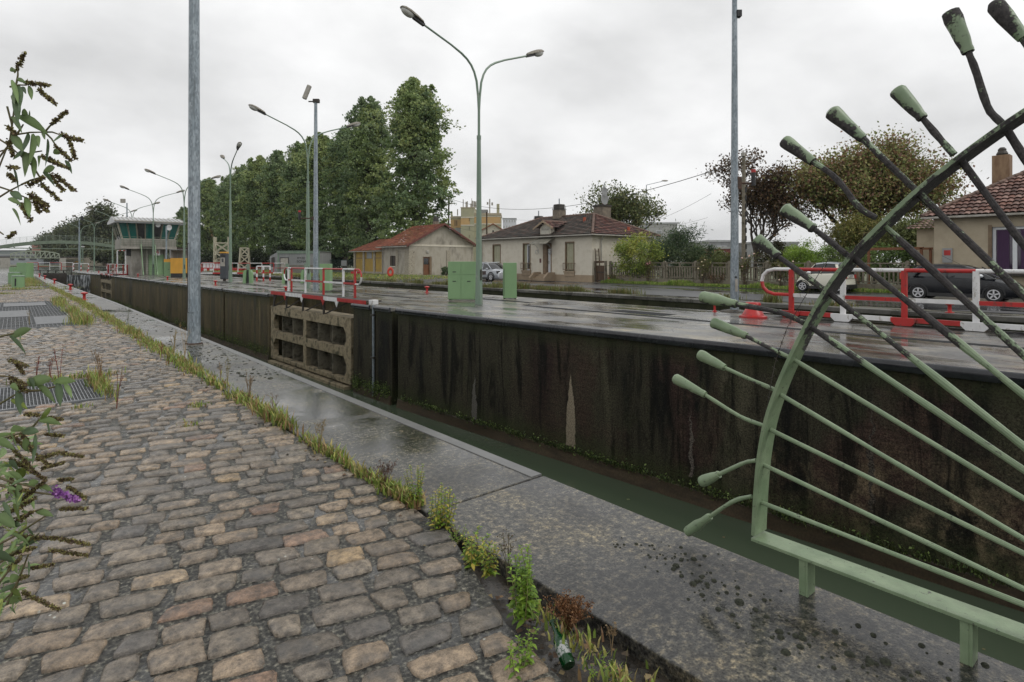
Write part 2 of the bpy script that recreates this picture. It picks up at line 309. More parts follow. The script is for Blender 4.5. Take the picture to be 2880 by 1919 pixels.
GPLAST = M("grey_plaster", (.33, .30, .24), (.42, .385, .32), 1.1, .85, .35, 30, c3=(.21, .19, .155), lo=.3, hi=.72, stretch=(1, 1, .5)); STONE = M("rubble_stone", (.22, .19, .15), (.42, .38, .30), 7, .85, .8, 9, c3=(.12, .10, .08), lo=.3, hi=.7)
OCHRE = M("ochre_plaster", (.42, .28, .06), (.34, .23, .07), 1.5, .8, .2); ROUGHC = M("roughcast", (.38, .32, .23), (.46, .395, .29), 2.5, .85, .6, 22, lo=.3, hi=.7)
SHUT = M("shutter_paint", (.34, .33, .22), (.40, .39, .28), 3, .6, .1); BROWN = M("brown_frame", (.22, .155, .095), (.16, .11, .07), 4, .7, .2); WOOD = M("old_wood", (.11, .065, .035), (.06, .038, .024), 4, .75, .4, stretch=(1, 1, .2))
DOORW = M("door_wood", (.20, .085, .035), (.13, .05, .022), 5, .5, .2, stretch=(3, 3, .3)); WPVC = M("white_frame", (.72, .74, .76), (.66, .68, .7), 3, .35, 0)
FENC = M("concrete_fence", (.15, .13, .095), (.21, .185, .14), 3, .85, .4, c3=(.075, .068, .045), lo=.3, hi=.7); ZINC = M("zinc", (.42, .40, .36), (.30, .28, .24), 4, .5, .1)
CONC = M("raw_concrete", (.27, .255, .22), (.36, .34, .30), 1.5, .8, .25, 20, c3=(.19, .175, .15), lo=.3, hi=.72, stretch=(1, 1, .4)); GATEC = M("gate_steel", (.13, .105, .06), (.31, .255, .165), 2.6, .75, .7, 14, c3=(.05, .045, .02), lo=.34, hi=.66)
GATEP = M("gate_skin", (.09, .08, .055), (.20, .18, .135), 2.6, .8, .6, 12, c3=(.022, .022, .012), lo=.32, hi=.68)
def glass(name, c, r=.05, metal=0.):
    m, t, b = nodes(name); b.inputs['Base Color'].default_value = c4(c); b.inputs['Roughness'].default_value = r; b.inputs['Specular IOR Level'].default_value = .8; b.inputs['Metallic'].default_value = metal; return m
DGLASS = glass("dark_glass", (.012, .014, .016)); TGLASS = glass("teal_glass", (.005, .10, .085), .08); LENS = M("lamp_lens", (.42, .41, .38), (.55, .55, .52), 6, .2, 0, obj=True); CURT = M("purple_curtain", (.035, .012, .045), (.06, .018, .07), 12, .7, .3, stretch=(5, 5, .1))
HOUS = M("lamp_housing", (.14, .12, .09), (.30, .28, .24), 5, .7, .4, stretch=(3, 3, .6), obj=True); GRATE = M("grating_steel", (.16, .17, .18), (.26, .27, .28), 4, .4, .1, metal=.4); TRUSS = M("cream_steel", (.55, .52, .40), (.45, .41, .30), 3, .6, .2)
CORR = M("sheet_grey", (.30, .31, .31), (.24, .245, .245), 1.5, .5, .1, stretch=(1, 1, .2)); BGREEN = M("bridge_green", (.13, .17, .12), (.17, .21, .155), 2, .6, .1); KIOSK = paint("kiosk_grey", (.055, .062, .072), (.09, .09, .09))
TYRE = M("rubber", (.012, .012, .012), (.022, .022, .022), 10, .8, .2); RIM = glass("rim_alloy", (.62, .62, .64), .35, .1); ORNG = M("orange_red", (.62, .07, .03), (.5, .05, .025), 3, .45, 0); METROOF = M("metal_roof", (.42, .43, .43), (.34, .35, .35), 2, .4, .1)
# ------------------------------------------------------------------ setting
EDGE = lambda y: 3.02-max(0., y-28)*.0149
WX = lambda y: (11.15-.062*y) if y < 17.9 else 10.05-.023*(y-17.9)
def struct(mb, name, mat, **k): return mb.build(name, mat, kind='structure', **k)
ys = [-12, 28, 60, 104]
# left quay: lock wall below, concrete edge slabs above
m = MB(); m.prism([(2.0, -12)]+[(EDGE(y)-.04, y) for y in ys]+[(1.0, 104)], -5, -.31); struct(m, 'near_lock_wall', WALLN)
m = MB(); js = [-12, -2.6, 3.2, 10.7, 17.3, 24.1, 31, 38, 45, 52, 59, 66, 73, 80, 87, 94, 104]
for a, b in zip(js[:-1], js[1:]):
    dl = max(0, a-28)*.0149; d2 = max(0, b-28)*.0149
    m.prism([(2.0-dl, a+.008), (EDGE(a), a+.008), (EDGE(b), b-.008), (2.0-d2, b-.008)], -.30, 0)
struct(m, 'quay_edge', QUAY, bevel=.008)
m = MB()
for a, b in ((3.22, 28), (28, 104)): m.prism([(EDGE(a)-.10, a), (EDGE(a)+.006, a), (EDGE(b)+.006, b), (EDGE(b)-.10, b)], -.12, .006)
struct(m, 'kerb_strip', M("edge_angle", (.085, .085, .083), (.12, .12, .115), 3, .3, .1), bevel=.004)
m = MB(); m.prism([(-30, -12), (1.50, -12), (1.50, .9), (1.66, 2.0), (1.97, 2.9), (1.99, 28), (.86, 104), (-30, 104)], -.5, -.004); struct(m, 'cobble_bed', JOINT)
m = MB(); nx, ny = 9, 60; rg = np.random.RandomState(5)
V = [(1.40+.62*i/(nx-1), -3+6.2*j/(ny-1), -.115+.05*rg.rand()) for j in range(ny) for i in range(nx)]
mesh_np('soil_strip', V, [(j*nx+i, j*nx+i+1, (j+1)*nx+i+1, (j+1)*nx+i) for j in range(ny-1) for i in range(nx-1)], SOIL, smooth=True, kind='structure')
# island between the two locks, with the recess of the open gate leaf and the stop-log groove
GY0, GY1 = 21.2, 30.3
edge = [(WX(-12), -12), (WX(17.9), 17.9)]
edgew = edge+[(WX(17.95)+.5, 17.95), (WX(18.3)+.5, 18.3), (WX(18.3), 18.3), (WX(19.45), 19.45), (WX(19.45)+.12, 19.46), (WX(19.75)+.12, 19.75), (WX(19.75), 19.76), (WX(GY0), GY0), (WX(GY0)+1.5, GY0), (WX(GY1)+1.5, GY1), (WX(GY1), GY1),
              (WX(37.8), 37.8), (WX(37.8)+.3, 37.81), (WX(38.1)+.3, 38.1), (WX(38.1), 38.11), (WX(81.6), 81.6), (WX(81.6)+1.5, 81.6), (WX(90.7)+1.5, 90.7), (WX(90.7), 90.7), (WX(117), 117), (17.4, 118)]
def side(pts, o): return [(x-o, y) for x, y in pts]
near = [(p, q) for p, q in edgew if q <= 21.3]; far = [(p, q) for p, q in edgew if q > GY0]
m = MB(); m.prism([p for p in edgew if p[1] <= GY0][:]+[(17.4, GY0), (17.4, -12)], -5, -.16); struct(m, 'far_lock_wall', WALLN)
m = MB(); i0 = [i for i, p in enumerate(edgew) if p[1] == GY0][-1]
m.prism([(edgew[i0][0], GY0+.004)]+edgew[i0+1:]+[(17.4, GY0+.004)], -5, -.16); struct(m, 'island_lock_wall', WALLF)
cop = []
for x, y in edgew[:-1]:
    cop.append((x-.05, y))
m = MB(); m.prism(cop+[(17.45, 118), (17.45, -12)], -.155, 0.0); struct(m, 'island_coping', ISLE, bevel=.03)
# dark rolled nosing of the coping, butted against the slab edge
m = MB()
for a, b in ((-12, 17.9), (18.32, 19.44), (19.77, GY0), (GY1, 37.8), (38.12, 81.6), (90.7, 117)):
    P = []
    for y in (a, b):
        x = WX(y)-.053
        for dx, z in ((.0, .004), (-.03, -.004), (-.055, -.028), (-.065, -.075), (-.058, -.13), (-.03, -.175), (.0, -.18)): P.append((x+dx, y, z))
    m.add(P, [(i, i+1, 8+i, 7+i) for i in range(6)]+[(6, 5, 4, 3, 2, 1, 0), (7, 8, 9, 10, 11, 12, 13)])
struct(m, 'coping_edge', COPE, smooth=True)
# sloping wall foot at the water
m = MB()
for a, b in ((-12, 17.88), (18.34, GY0-.1), (GY1+.1, 81), (91, 116)):
    P = []
    for y in (a, b): x = WX(y); P += [(x+.02, y, -3.10), (x-.03, y, -3.13), (x-.08, y, -3.44), (x+.02, y, -3.7)]
    m.add(P, [(0, 1, 5, 4), (1, 2, 6, 5), (2, 3, 7, 6), (3, 2, 1, 0), (4, 5, 6, 7)])
struct(m, 'wall_foot', wet("muddy_foot", [(.3, (.030, .022, .012)), (.55, (.075, .052, .028)), (.75, (.05, .045, .022))], 3, stretch=(1, .4, 2), dry=.7, wetr=.45, fine=(30, .4), bmp=.8))
# water
m = MB(); m.quad((1, -12, -3.4), (12, -12, -3.4), (12, 110, -3.4), (1, 110, -3.4)); struct(m, 'lock_water', LWAT)
m = MB(); m.quad((17.3, -12, -1.6), (22.2, -12, -1.6), (22.2, 74, -1.6), (17.3, 81, -1.6)); struct(m, 'small_lock_water', LWAT)
m = MB(); m.add([(x, y, -.45) for x, y in ((-25, 107.2), (1.2, 107.2), (8.6, 101.2), (8.6, 117), (17.3, 117.5), (17.3, 81.2), (22.2, 75), (22.2, 285), (-25, 285))], [tuple(range(9))]); struct(m, 'canal_water', CWAT)
# street side: lock kerb, weedy strip, asphalt, verge, and the wide ground beyond
SX = 22.0
m = MB(); m.bb(SX, SX+.7, -40, 285, -.16, 0); struct(m, 'street_side_coping', wet("kerb_stone", [(.35, (.07, .068, .062)), (.6, (.13, .125, .11)), (.75, (.2, .19, .16))], 2, dry=.45, wetr=.1), bevel=.02)
m = MB(); m.bb(SX+.06, SX+.7, -40, 285, -5, -.165); struct(m, 'small_lock_wall', WALLN)
EARTH = wet("earth", [(.3, (.05, .045, .03)), (.55, (.09, .085, .05)), (.75, (.13, .12, .09))], 2, dry=.7, wetr=.15, wsc=.8)
m = MB(); m.bb(SX+.7, SX+1.5, -40, 285, -5, -.02); struct(m, 'weedy_strip', EARTH)
m = MB(); m.bb(SX+1.5, 33.0, -40, 70, -5, 0); struct(m, 'asphalt_street', ASPH)
VERGE = wet("verge_ground", [(.3, (.04, .05, .018)), (.5, (.07, .085, .03)), (.7, (.11, .12, .055))], 2.5, dry=.8, wetr=.5, fine=(30, .5), bmp=1)
m = MB(); m.bb(SX+1.5, 33.0, 70, 285, -5, -.01); m.bb(33.0, 34.3, -40, 28.8, -5, .03); m.bb(33.0, 34.3, 45, 285, -5, .03); struct(m, 'grass_verge', VERGE)
m = MB(); m.bb(33.0, 34.3, 28.8, 45, -5, .02); struct(m, 'pavement', ISLE)
m = MB(); m.bb(34.3, 1500, -600, 285, -5, .01); m.bb(-1500, 1500, 285.01, 1500, -5, .02); m.bb(-1500, -25, -600, 285, -5, .0); m.bb(-30, -30.01, 0, 1, -5, -4.9); struct(m, 'ground', M("far_ground", (.10, .12, .06), (.16, .16, .11), .08, .9, 0))
# long dark drain gratings let into the island
m = MB()
for x0, x1, y0, y1 in ((14.0, 14.3, 1, 16), (13.2, 13.45, 21.8, 34), (15.1, 15.5, 16.9, 20.5)): m.bb(x0, x1, y0, y1, -.05, .004)
m.bb(14.6, 15.3, 10.3, 12.4, -.05, .004)
m.bb(12.2, 12.5, 36, 58, -.05, .004)
struct(m, 'drain_channel', M("drain_grid", (.022, .023, .025), (.035, .037, .038), 8, .85, .5, 40, spec=.15))
# ------------------------------------------------------------------ cobbles: every stone is modelled
rg = np.random.RandomState(11)
CD = np.array([math.sin(R(103.2)), math.cos(R(103.2))]); CN = np.array([-CD[1], CD[0]])
PALC = np.array([(.215, .165, .115), (.18, .145, .108), (.135, .115, .092), (.092, .083, .073), (.19, .125, .086), (.31, .225, .130), (.165, .138, .106), (.145, .125, .10), (.235, .18, .12)])*1.12
PALW = np.array([.19, .19, .15, .12, .05, .04, .12, .08, .06])
def edge_c(y):
    if y < .9: return 1.49
    if y < 2.0: return 1.49+(y-.9)*.15
    if y < 2.9: return 1.655+(y-2)*.34
    return 1.965-max(0, y-28)*.0149
GRATES = [(-1.6, .82, 8.30, 9.78), (-4, 1.25, 18.2, 30.1), (1.32, 2.0, 44, 80)]
def stones(ya, yb, xl, nu, nv, name):
    V = []; F = []; C = []; cnt = 0
    uu = np.linspace(-1, 1, nu); vv = np.linspace(-1, 1, nv); uu = np.sign(uu)*np.abs(uu)**.38; vv = np.sign(vv)*np.abs(vv)**.42; U, W = np.meshgrid(uu, vv); U = U.ravel(); W = W.ravel()
    rim = (np.abs(U) > .99) | (np.abs(W) > .99)
    cell = [(j*nu+i, j*nu+i+1, (j+1)*nu+i+1, (j+1)*nu+i) for j in range(nv-1) for i in range(nu-1)]; cell = np.array(cell)
    k0 = int((ya-3)/.172); k1 = int((yb+6)/.172)
    for k in range(k0, k1):
        base = k*.172; s = -12+rg.rand()*.3; hw_row = .0690+rg.uniform(-.008, .007)
        while s < 8:
            L = rg.choice([rg.uniform(.13, .18), rg.uniform(.18, .24), rg.uniform(.24, .31)], p=[.28, .45, .27]); c = s+L/2
            px = c*CD[0]+base*CN[0]; py = c*CD[1]+base*CN[1]; s += L+rg.uniform(.018, .046)
            if py < ya or py >= yb or px < xl(py): continue
            e = edge_c(py)
            if px-L/2 > e-.05: continue
            if px+L/2 > e: L2 = e-(px-L/2); c -= (L-L2)/2; px -= (L-L2)/2; L = L2
            if L < .06: continue
            if any(x0-.04 < px+L/2 and px-L/2 < x1 and y0-.05 < py < y1+.05 for x0, x1, y0, y1 in GRATES): continue
            wob = .02*math.sin(c*1.3+k*.21)+.012*math.sin(c*3.1+k*.7)
            j = rg.uniform(-.021, .021, (4, 2)); hl = L/2; hw = hw_row+rg.uniform(-.008, .006)
            cor = np.array([(-hl, -hw), (hl, -hw), (hl, hw), (-hl, hw)])+j*np.array([1.2, .75])
            u = U*np.sqrt(1-.13*np.abs(W)**3)*1.02; w_ = W*np.sqrt(1-.17*np.abs(U)**4)*1.03
            a = (1-u)*(1-w_)/4; b = (1+u)*(1-w_)/4; c_ = (1+u)*(1+w_)/4; d = (1-u)*(1+w_)/4
            X = a*cor[0, 0]+b*cor[1, 0]+c_*cor[2, 0]+d*cor[3, 0]; Y = a*cor[0, 1]+b*cor[1, 1]+c_*cor[2, 1]+d*cor[3, 1]
            X += rg.uniform(-.0045, .0045, len(X)); Y += rg.uniform(-.0035, .0035, len(X))
            h = .004+.013*(1-np.abs(U)**3)*(1-np.abs(W)**3)+rg.uniform(-.003, .004)
            Z = h+rg.uniform(-.002, .002, len(X))+X*rg.uniform(-.03, .03)+Y*rg.uniform(-.05, .05); Z = np.where(rim, -.03, Z)
            ang = rg.uniform(-.03, .03); ca, sa = math.cos(ang), math.sin(ang); X, Y = X*ca-Y*sa, X*sa+Y*ca
            gx = c*CD[0]+(base+wob)*CN[0]+X*CD[0]+Y*CN[0]; gy = c*CD[1]+(base+wob)*CN[1]+X*CD[1]+Y*CN[1]
            V.append(np.stack([gx, gy, Z], 1)); F.append(cell+cnt); cnt += len(X)
            col = PALC[rg.choice(len(PALC), p=PALW)]*rg.uniform(.8, 1.22)
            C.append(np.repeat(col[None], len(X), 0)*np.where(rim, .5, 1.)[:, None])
    mesh_np(name, np.concatenate(V), np.concatenate(F), COBB, col=np.concatenate(C), smooth=True, kind='structure')
stones(-1.5, 6.5, lambda y: -2.2, 11, 9, 'cobble_paving')
stones(6.5, 18, lambda y: -1.8, 8, 6, 'cobble_paving')
stones(18, 62, lambda y: -1.3, 5, 5, 'cobble_paving')
# cross band of slabs at the end of the first cobbled bay
m = MB(); m.bb(-6, 1.3, 42.6, 43.3, -.1, .03); m.bb(-6, 1.28, 50, 51, -.1, .03); struct(m, 'slab_band', QUAY, bevel=.01)
# gratings
PLATE = M('fine_mesh_plate', (.10, .105, .11), (.15, .155, .16), 9, .5, .3, 60)
def grating(x0, x1, y0, y1, sx, sy, label, panels=()):
    g = empty('steel_grating', ((x0+x1)/2, y0, 0), label, 'grating'); ox, oy = (x0+x1)/2, y0; m = MB()
    for i in range(int((x1-x0)/sx)+1): x = x0+i*sx-ox; m.bb(x-.0035, x+.0035, 0, y1-y0, -.02, .012)
    m.build('bearing_bars', GRATE, g); m = MB()
    for i in range(int((y1-y0)/sy)+1): y = i*sy; m.bb(x0-ox, x1-ox, y-.003, y+.003, -.012, .009)
    m.build('cross_bars', GRATE, g)
    m = MB(); m.bb(x0-ox-.03, x1-ox+.03, -.03, 0, -.04, .016); m.bb(x0-ox-.03, x1-ox+.03, y1-y0, y1-y0+.03, -.04, .016); m.bb(x1-ox, x1-ox+.03, 0, y1-y0, -.04, .016); m.bb(x0-ox-.03, x0-ox, 0, y1-y0, -.04, .016)
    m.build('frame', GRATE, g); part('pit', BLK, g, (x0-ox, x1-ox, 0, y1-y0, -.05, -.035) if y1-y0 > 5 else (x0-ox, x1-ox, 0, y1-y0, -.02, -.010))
    if panels:
        for p in panels: MB().bb(p[0]-ox, p[1]-ox, p[2]-oy, p[3]-oy, .008, .02).build('cover_plate', PLATE, g)
    return g
grating(-1.55, .80, 8.33, 9.75, .033, .1, 'small open steel grating set in the cobbles with weeds at its corner')
grating(-3.9, 1.2, 18.25, 30.0, .08, .25, 'wide dark steel grating across the cobbled quay behind the dry weeds', [(-3.8, .35, 22.0, 24.8), (.42, 1.17, 19.0, 21.6), (-.3, .9, 27.2, 29.3)])
grating(1.36, 1.98-.2, 44.2, 80, .09, .4, 'long narrow grating walk running to the end of the left quay')
# moss cushions on the near concrete edge
rg = np.random.RandomState(3); V = []; F = []; C = []; n0 = 0
def dome(x, y, r, h):
    global n0
    n = 8; P = [(x, y, h)]
    for k in range(n): a = 2*math.pi*k/n; P.append((x+r*.6*math.cos(a), y+r*.6*math.sin(a), h*.75))
    for k in range(n): a = 2*math.pi*k/n; q = rg.uniform(.85, 1.15); P.append((x+r*q*math.cos(a), y+r*q*math.sin(a), -.004))
    f = [(0, 1+k, 1+(k+1) % n, 1+(k+1) % n) for k in range(n)]+[(1+k, 9+k, 9+(k+1) % n, 1+(k+1) % n) for k in range(n)]
    V.extend(P); F.extend([tuple(i+n0 for i in q) for q in f]); n0 += len(P); C.extend([np.array((.035, .038, .026))*rg.uniform(.6, 1.3)]*len(P))
for i in range(250):
    t = rg.rand(); y = 2.15-1.95*t+rg.normal(0, .05); x = 2.62+.05*math.sin(y*4)+rg.normal(0, .07+.08*t); r = abs(rg.normal(0, .006+.007*t))+.003
    if 2.05 < x < 3.0: dome(x, y, r, r*.55)
for i in range(420):
    y = rg.uniform(8.2, 13.5) if i < 300 else rg.uniform(15, 24); x = rg.uniform(2.25, 2.95); r = abs(rg.normal(0, .013))+.006; dome(x, y, r, r*.4)
F2 = [q if len(set(q)) == 4 else q for q in F]
mesh_np('moss_cushions', V, [q for q in F2 if len(set(q)) == 4]+[], TINT, col=np.array(C), smooth=True, kind='stuff', label='small black moss cushions scattered over the concrete quay edge', category='moss') if False else None
me = bpy.data.meshes.new('moss_cushions'); me.from_pydata(V, [], [tuple(dict.fromkeys(q)) for q in F]); me.shade_smooth(); me.materials.append(M("black_moss", (.018, .02, .013), (.05, .055, .035), 90, .95, .9, 200)); o = bpy.data.objects.new('moss_cushions', me); link(o)
tag(o, 'small black moss cushions scattered over the concrete quay edge', 'moss', kind='stuff')
# lichen spots are in the stone material; joint crack weeds come later
# ------------------------------------------------------------------ lock gear
def gate_leaf(label, group):
    yc = 25.75; g = empty('lock_gate', (WX(yc), yc, 0), label, 'lock gate', group, rz=.023)
    A, B = -4.35, 4.35; X0, X1 = -.02, .10        # front frame depth; local y runs along the wall
    m = MB(); m.bb(X0, .25, A, B, -1.0, -.66); m.bb(X0, .25, A, B, -2.16, -1.80); m.bb(X0, .25, A, B, -3.2, -3.02); m.bb(X0-.18, .3, A+.2, B-.1, -3.42, -3.28)
    m.bb(X0+.003, .25, A, A+.38, -3.02, -1.0); m.bb(X0+.003, .25, B-.38, B, -3.02, -1.0); m.bb(X0+.002, .2, -.02, .30, -3.02, -1.0)
    for y, s in ((A+.38, 1), (B-.38, -1)):
        for zt, zb in ((-1.0, -1.8), (-2.16, -3.02)):
            m.extr([(X0+.004, y, zt), (X0+.004, y+s*.28, zt), (X0+.004, y, zt-.3)], (.2, 0, 0)); m.extr([(X0+.004, y, zb), (X0+.004, y+s*.28, zb), (X0+.004, y, zb+.3)], (.2, 0, 0))
    m.build('gate_frame', GATEC, g, bevel=.012)
    m = MB()
    cols = [A+.38, -2.6, -1.2, 0, 1.6, 2.9, B-.38]
    for a, b in zip(cols[:-1], cols[1:]):
        for zt, zb in ((-1.0, -1.8), (-2.16, -3.02)):      # dished skin plate behind each cell
            P = []; nn = 6
            for i in range(nn+1):
                t = i/nn; P += [(.30+.25*math.sin(math.pi*t)+.25*t, a+(b-a)*t, zt+.05), (.30+.25*math.sin(math.pi*t)+.25*t, a+(b-a)*t, zb-.05)]
            m.add(P, [(2*i, 2*i+1, 2*i+3, 2*i+2) for i in range(nn)])
    for y in cols[1:-1]: m.bb(X0+.05, .75, y-.02, y+.02, -3.02, -1.0)
    m.bb(.9, .95, A, B, -3.5, -.7); m.build('gate_skin', GATEP, g, smooth=True)
    m = MB(); m.bb(X0, .85, A, B, -.66, -.60); m.build('top_plate', GATEC, g)
    # walkway on brackets
    WL, WR = 4.25, -5.6
    m = MB(); m.bb(-.02, .62, WR, WL, .095, .13); m.build('walkway', DRUST, g)
    ys_ = [4.25, 2.35, .35, -1.9, -3.2, -5.6]; cs = [RED, WHITE, RED, WHITE, RED]
    for i in range(5):
        m = MB(); m.bb(-.05, -.022, ys_[i+1], ys_[i], -.02 if i < 4 else .0, .14)
        if i < 4: yb = ys_[i+1] if i % 2 == 0 else ys_[i+1]; m.extr([(-.052, yb+.22, -.0), (-.052, yb-.12, -.0), (-.052, yb+.05, -.24)], (.03, 0, 0))
        m.build('kick_plate', cs[i], g, label='red painted kick plate' if cs[i] is RED else 'white painted kick plate')
    for y in (3.9, 2.3, .35, -1.85): MB().bar((-.0, y, -.62), (-.0, y, .09), .07).build('bracket', DRUST, g)
    for a, b in (((0, 3.9, -.62), (.6, 3.0, .05)), ((0, 2.3, -.62), (.6, 1.2, .05)), ((0, -1.85, -.62), (.6, -3.4, .05)), ((.1, .35, -.62), (.7, -1.2, .05)), ((-.0, 4.05, -.62), (-.0, 3.6, .05))): MB().bar(a, b, .05).build('brace', DRUST, g)
    # railing on the far side of the walkway
    XR = .56; ZT = 1.28; posts = [(3.55, WHITE), (3.15, RED), (1.45, WHITE), (-.55, RED), (-2.5, WHITE), (-3.55, RED)]
    for y, c in posts: MB().bb(XR-.035, XR+.035, y-.045, y+.045, .13, ZT).build('post', c, g, label='red post' if c is RED else 'white post')
    tops = [3.55, 3.15, 1.45, -.55, -2.5, -3.55]; tc_ = [WHITE, RED, WHITE, RED, WHITE]
    for i in range(5):
        MB().tube([(XR, tops[i], ZT), (XR, tops[i+1], ZT)], .035, 10).build('top_rail', tc_[i], g, smooth=True); c2 = RED if tc_[i] is WHITE else WHITE
        MB().bb(XR-.02, XR+.02, tops[i+1]+.045, tops[i]-.045, .66, .74).build('mid_rail', c2, g)
    def loop(y, s, c1, c2):
        a = [(XR, y, ZT), (XR, y+s*.32, ZT), (XR, y+s*.44, ZT-.06), (XR, y+s*.53, ZT-.18), (XR, y+s*.55, ZT-.30)]; b = [(XR, y+s*.55, ZT-.30), (XR, y+s*.53, ZT-.42), (XR, y+s*.44, ZT-.55), (XR, y+s*.32, ZT-.6), (XR, y, ZT-.6)]
        MB().tube(a, .035, 10).build('rail_loop', c1, g, smooth=True); MB().tube(b, .035, 10).build('rail_loop', c2, g, smooth=True)
    loop(3.55, 1, RED, WHITE); loop(-3.55, -1, RED, WHITE)
    return g
GG = 'lock gate leaves folded into the island wall'
g0 = gate_leaf('near open lock gate leaf with red and white walkway railing', GG)
g1 = copy_tree(g0); g1.location = (WX(86.1), 86.1, 0); g1['label'] = 'distant lock gate leaf in the wall below the control tower'
# vertical pipe on the pier
m = MB(); m.tube([(WX(19.6)-.02, 19.6, .0), (WX(19.6)-.02, 19.6, -3.6)], .045, 10); p = empty('drain_pipe', (0, 0, 0), 'thin grey vertical pipe on the wall pier right of the near gate', 'pipe'); m.build('pipe', GALV, p, smooth=True)
for z in (-.35, -1.9, -3.2): MB().bb(WX(19.6)-.09, WX(19.6)+.12, 19.48, 19.72, z-.03, z+.03).build('clamp', DRUST, p)
# light box of the coping near the gate end
tag(MB().box((WX(19.9)+.15, 19.9, .09), (.3, .22, .18), .4).build('junction_box', WHITE, bevel=.02), 'small white box on the coping at the walkway end', 'box')
# upstream closed gate, leaking
gl, gr = G(75, 768), G(205, 768); d = gr-gl; Lg = d.length; az = math.atan2(d.y, d.x); g = empty('lock_gate', gl, 'closed upstream lock gate with thin railing and leaking water', 'lock gate', rz=az)
part('gate_leaf', M("weedy_leaking_gate", (.05, .055, .055), (.38, .40, .42), 5, .35, .6, 9, stretch=(1, 1, .25), lo=.46, hi=.6), g, (0, Lg+3.3, -.15, .25, -4.8, -.30))
part('lower_gate', DRUST, g, (Lg*.55, Lg+.2, -1.6, -1.4, -4, .0), (Lg*.7, Lg*.95, -1.7, -1.35, -4, -.5))
part('walkway', DRUST, g, (0, Lg, -.3, .3, .32, .40))
m = MB()
for i in range(6): x = Lg*(.12+.17*i); m.bb(x-.05, x+.05, -.05, .05, -.3 if i % 2 else -2.6, .32)
m.build('strut', DRUST, g)
for i in range(5):
    x = Lg*i/4; c = RED if i % 2 else WHITE; part('post', c, g, (x-.03, x+.03, -.03, .03, .40, 1.45))
    if i < 4: MB().tube([(x, 0, 1.45), (x+Lg/4, 0, 1.45)], .03, 6).build('top_rail', WHITE if i in (1, 3) else RED, g); MB().tube([(x, 0, .9), (x+Lg/4, 0, .9)], .022, 6).build('mid_rail', RED if i % 2 else WHITE, g)
# small red and white barriers on the island tip and by the tower
def barrier(px, py, w, h, n, label, rz=0., cols=(RED, WHITE)):
    g = empty('railing', G(px, py), label, 'railing', rz=rz)
    for i in range(n):
        x = -w/2+w*i/(n-1)
        for k in range(4): part('post', cols[k % 2], g, (x-.05, x+.05, -.05, .05, h*k/4, h*(k+1)/4))
    MB().tube([(-w/2, 0, h), (w/2, 0, h)], .05, 8).build('top_rail', WHITE, g); return g
VA = -AZ
barrier(228, 762, 2.6, 1.25, 3, 'thick red and white striped barrier at the island tip', VA)
barrier(741, 790, 1.1, .0+1.2, 3, 'short hooped barrier striped red and white beside the green posts', VA)
g = empty('railing', G(335, 773), 'red and white handrail frame left of the control tower', 'railing', rz=VA)
for i, x in enumerate((-1.3, -.6, .5, 1.0)): part('post', RED, g, (x-.05, x+.05, -.05, .05, .1, 1.25))
part('top_rail', WHITE, g, (-1.35, 1.1, -.04, .04, 1.22, 1.3)); part('base_plate', RED, g, (-1.5, 1.1, -.3, .3, .0, .12))
g = empty('gantry_frame', G(352, 768), 'tall white frame with red and white striped crossbar left of the tower', 'frame', rz=VA)
for x in (-1.1, .05, 1.2): part('post', WHITE, g, (x-.06, x+.06, -.06, .06, 0, 3.1))
for i in range(8): part('crossbar', RED if i % 2 else WHITE, g, (-1.1+i*.2875, -.8125+i*.2875, -.07, .07, 3.1, 3.2))
# closed gate of the small lock: long thin railing behind the info kiosk
a = G(566, 771); b = G(803, 770); d = b-a; L2 = d.length; g = empty('lock_gate', a, 'closed gate of the small lock with long red and white railing', 'lock gate', rz=math.atan2(d.y, d.x))
part('walkway', DRUST, g, (0, L2, -.4, .4, -.03, .03)); nseg = 7
for i in range(nseg+1):
    x = L2*i/nseg; c = WHITE if i % 2 else RED; part('post', c, g, (x-.04, x+.04, -.04, .04, .1, 1.38))
    if i < nseg:
        c = RED if i % 2 else WHITE; e_ = WHITE if i % 2 else RED; x2 = L2*(i+1)/nseg
        part('kick_plate', c, g, (x, x2, -.44, -.41, .0, .2)); MB().tube([(x, 0, 1.38), (x2, 0, 1.38)], .045, 8).build('top_rail', c, g); MB().tube([(x, 0, .75), (x2, 0, .75)], .03, 6).build('mid_rail', e_, g)
m = MB()
for i in range(8): x = L2*(i+.5)/8; m.bb(x-.25, x-.15, -.1, .1, -1, -.03); m.bb(x+.05, x+.15, -.1, .1, -1, -.03)
m.build('support', DRUST, g)
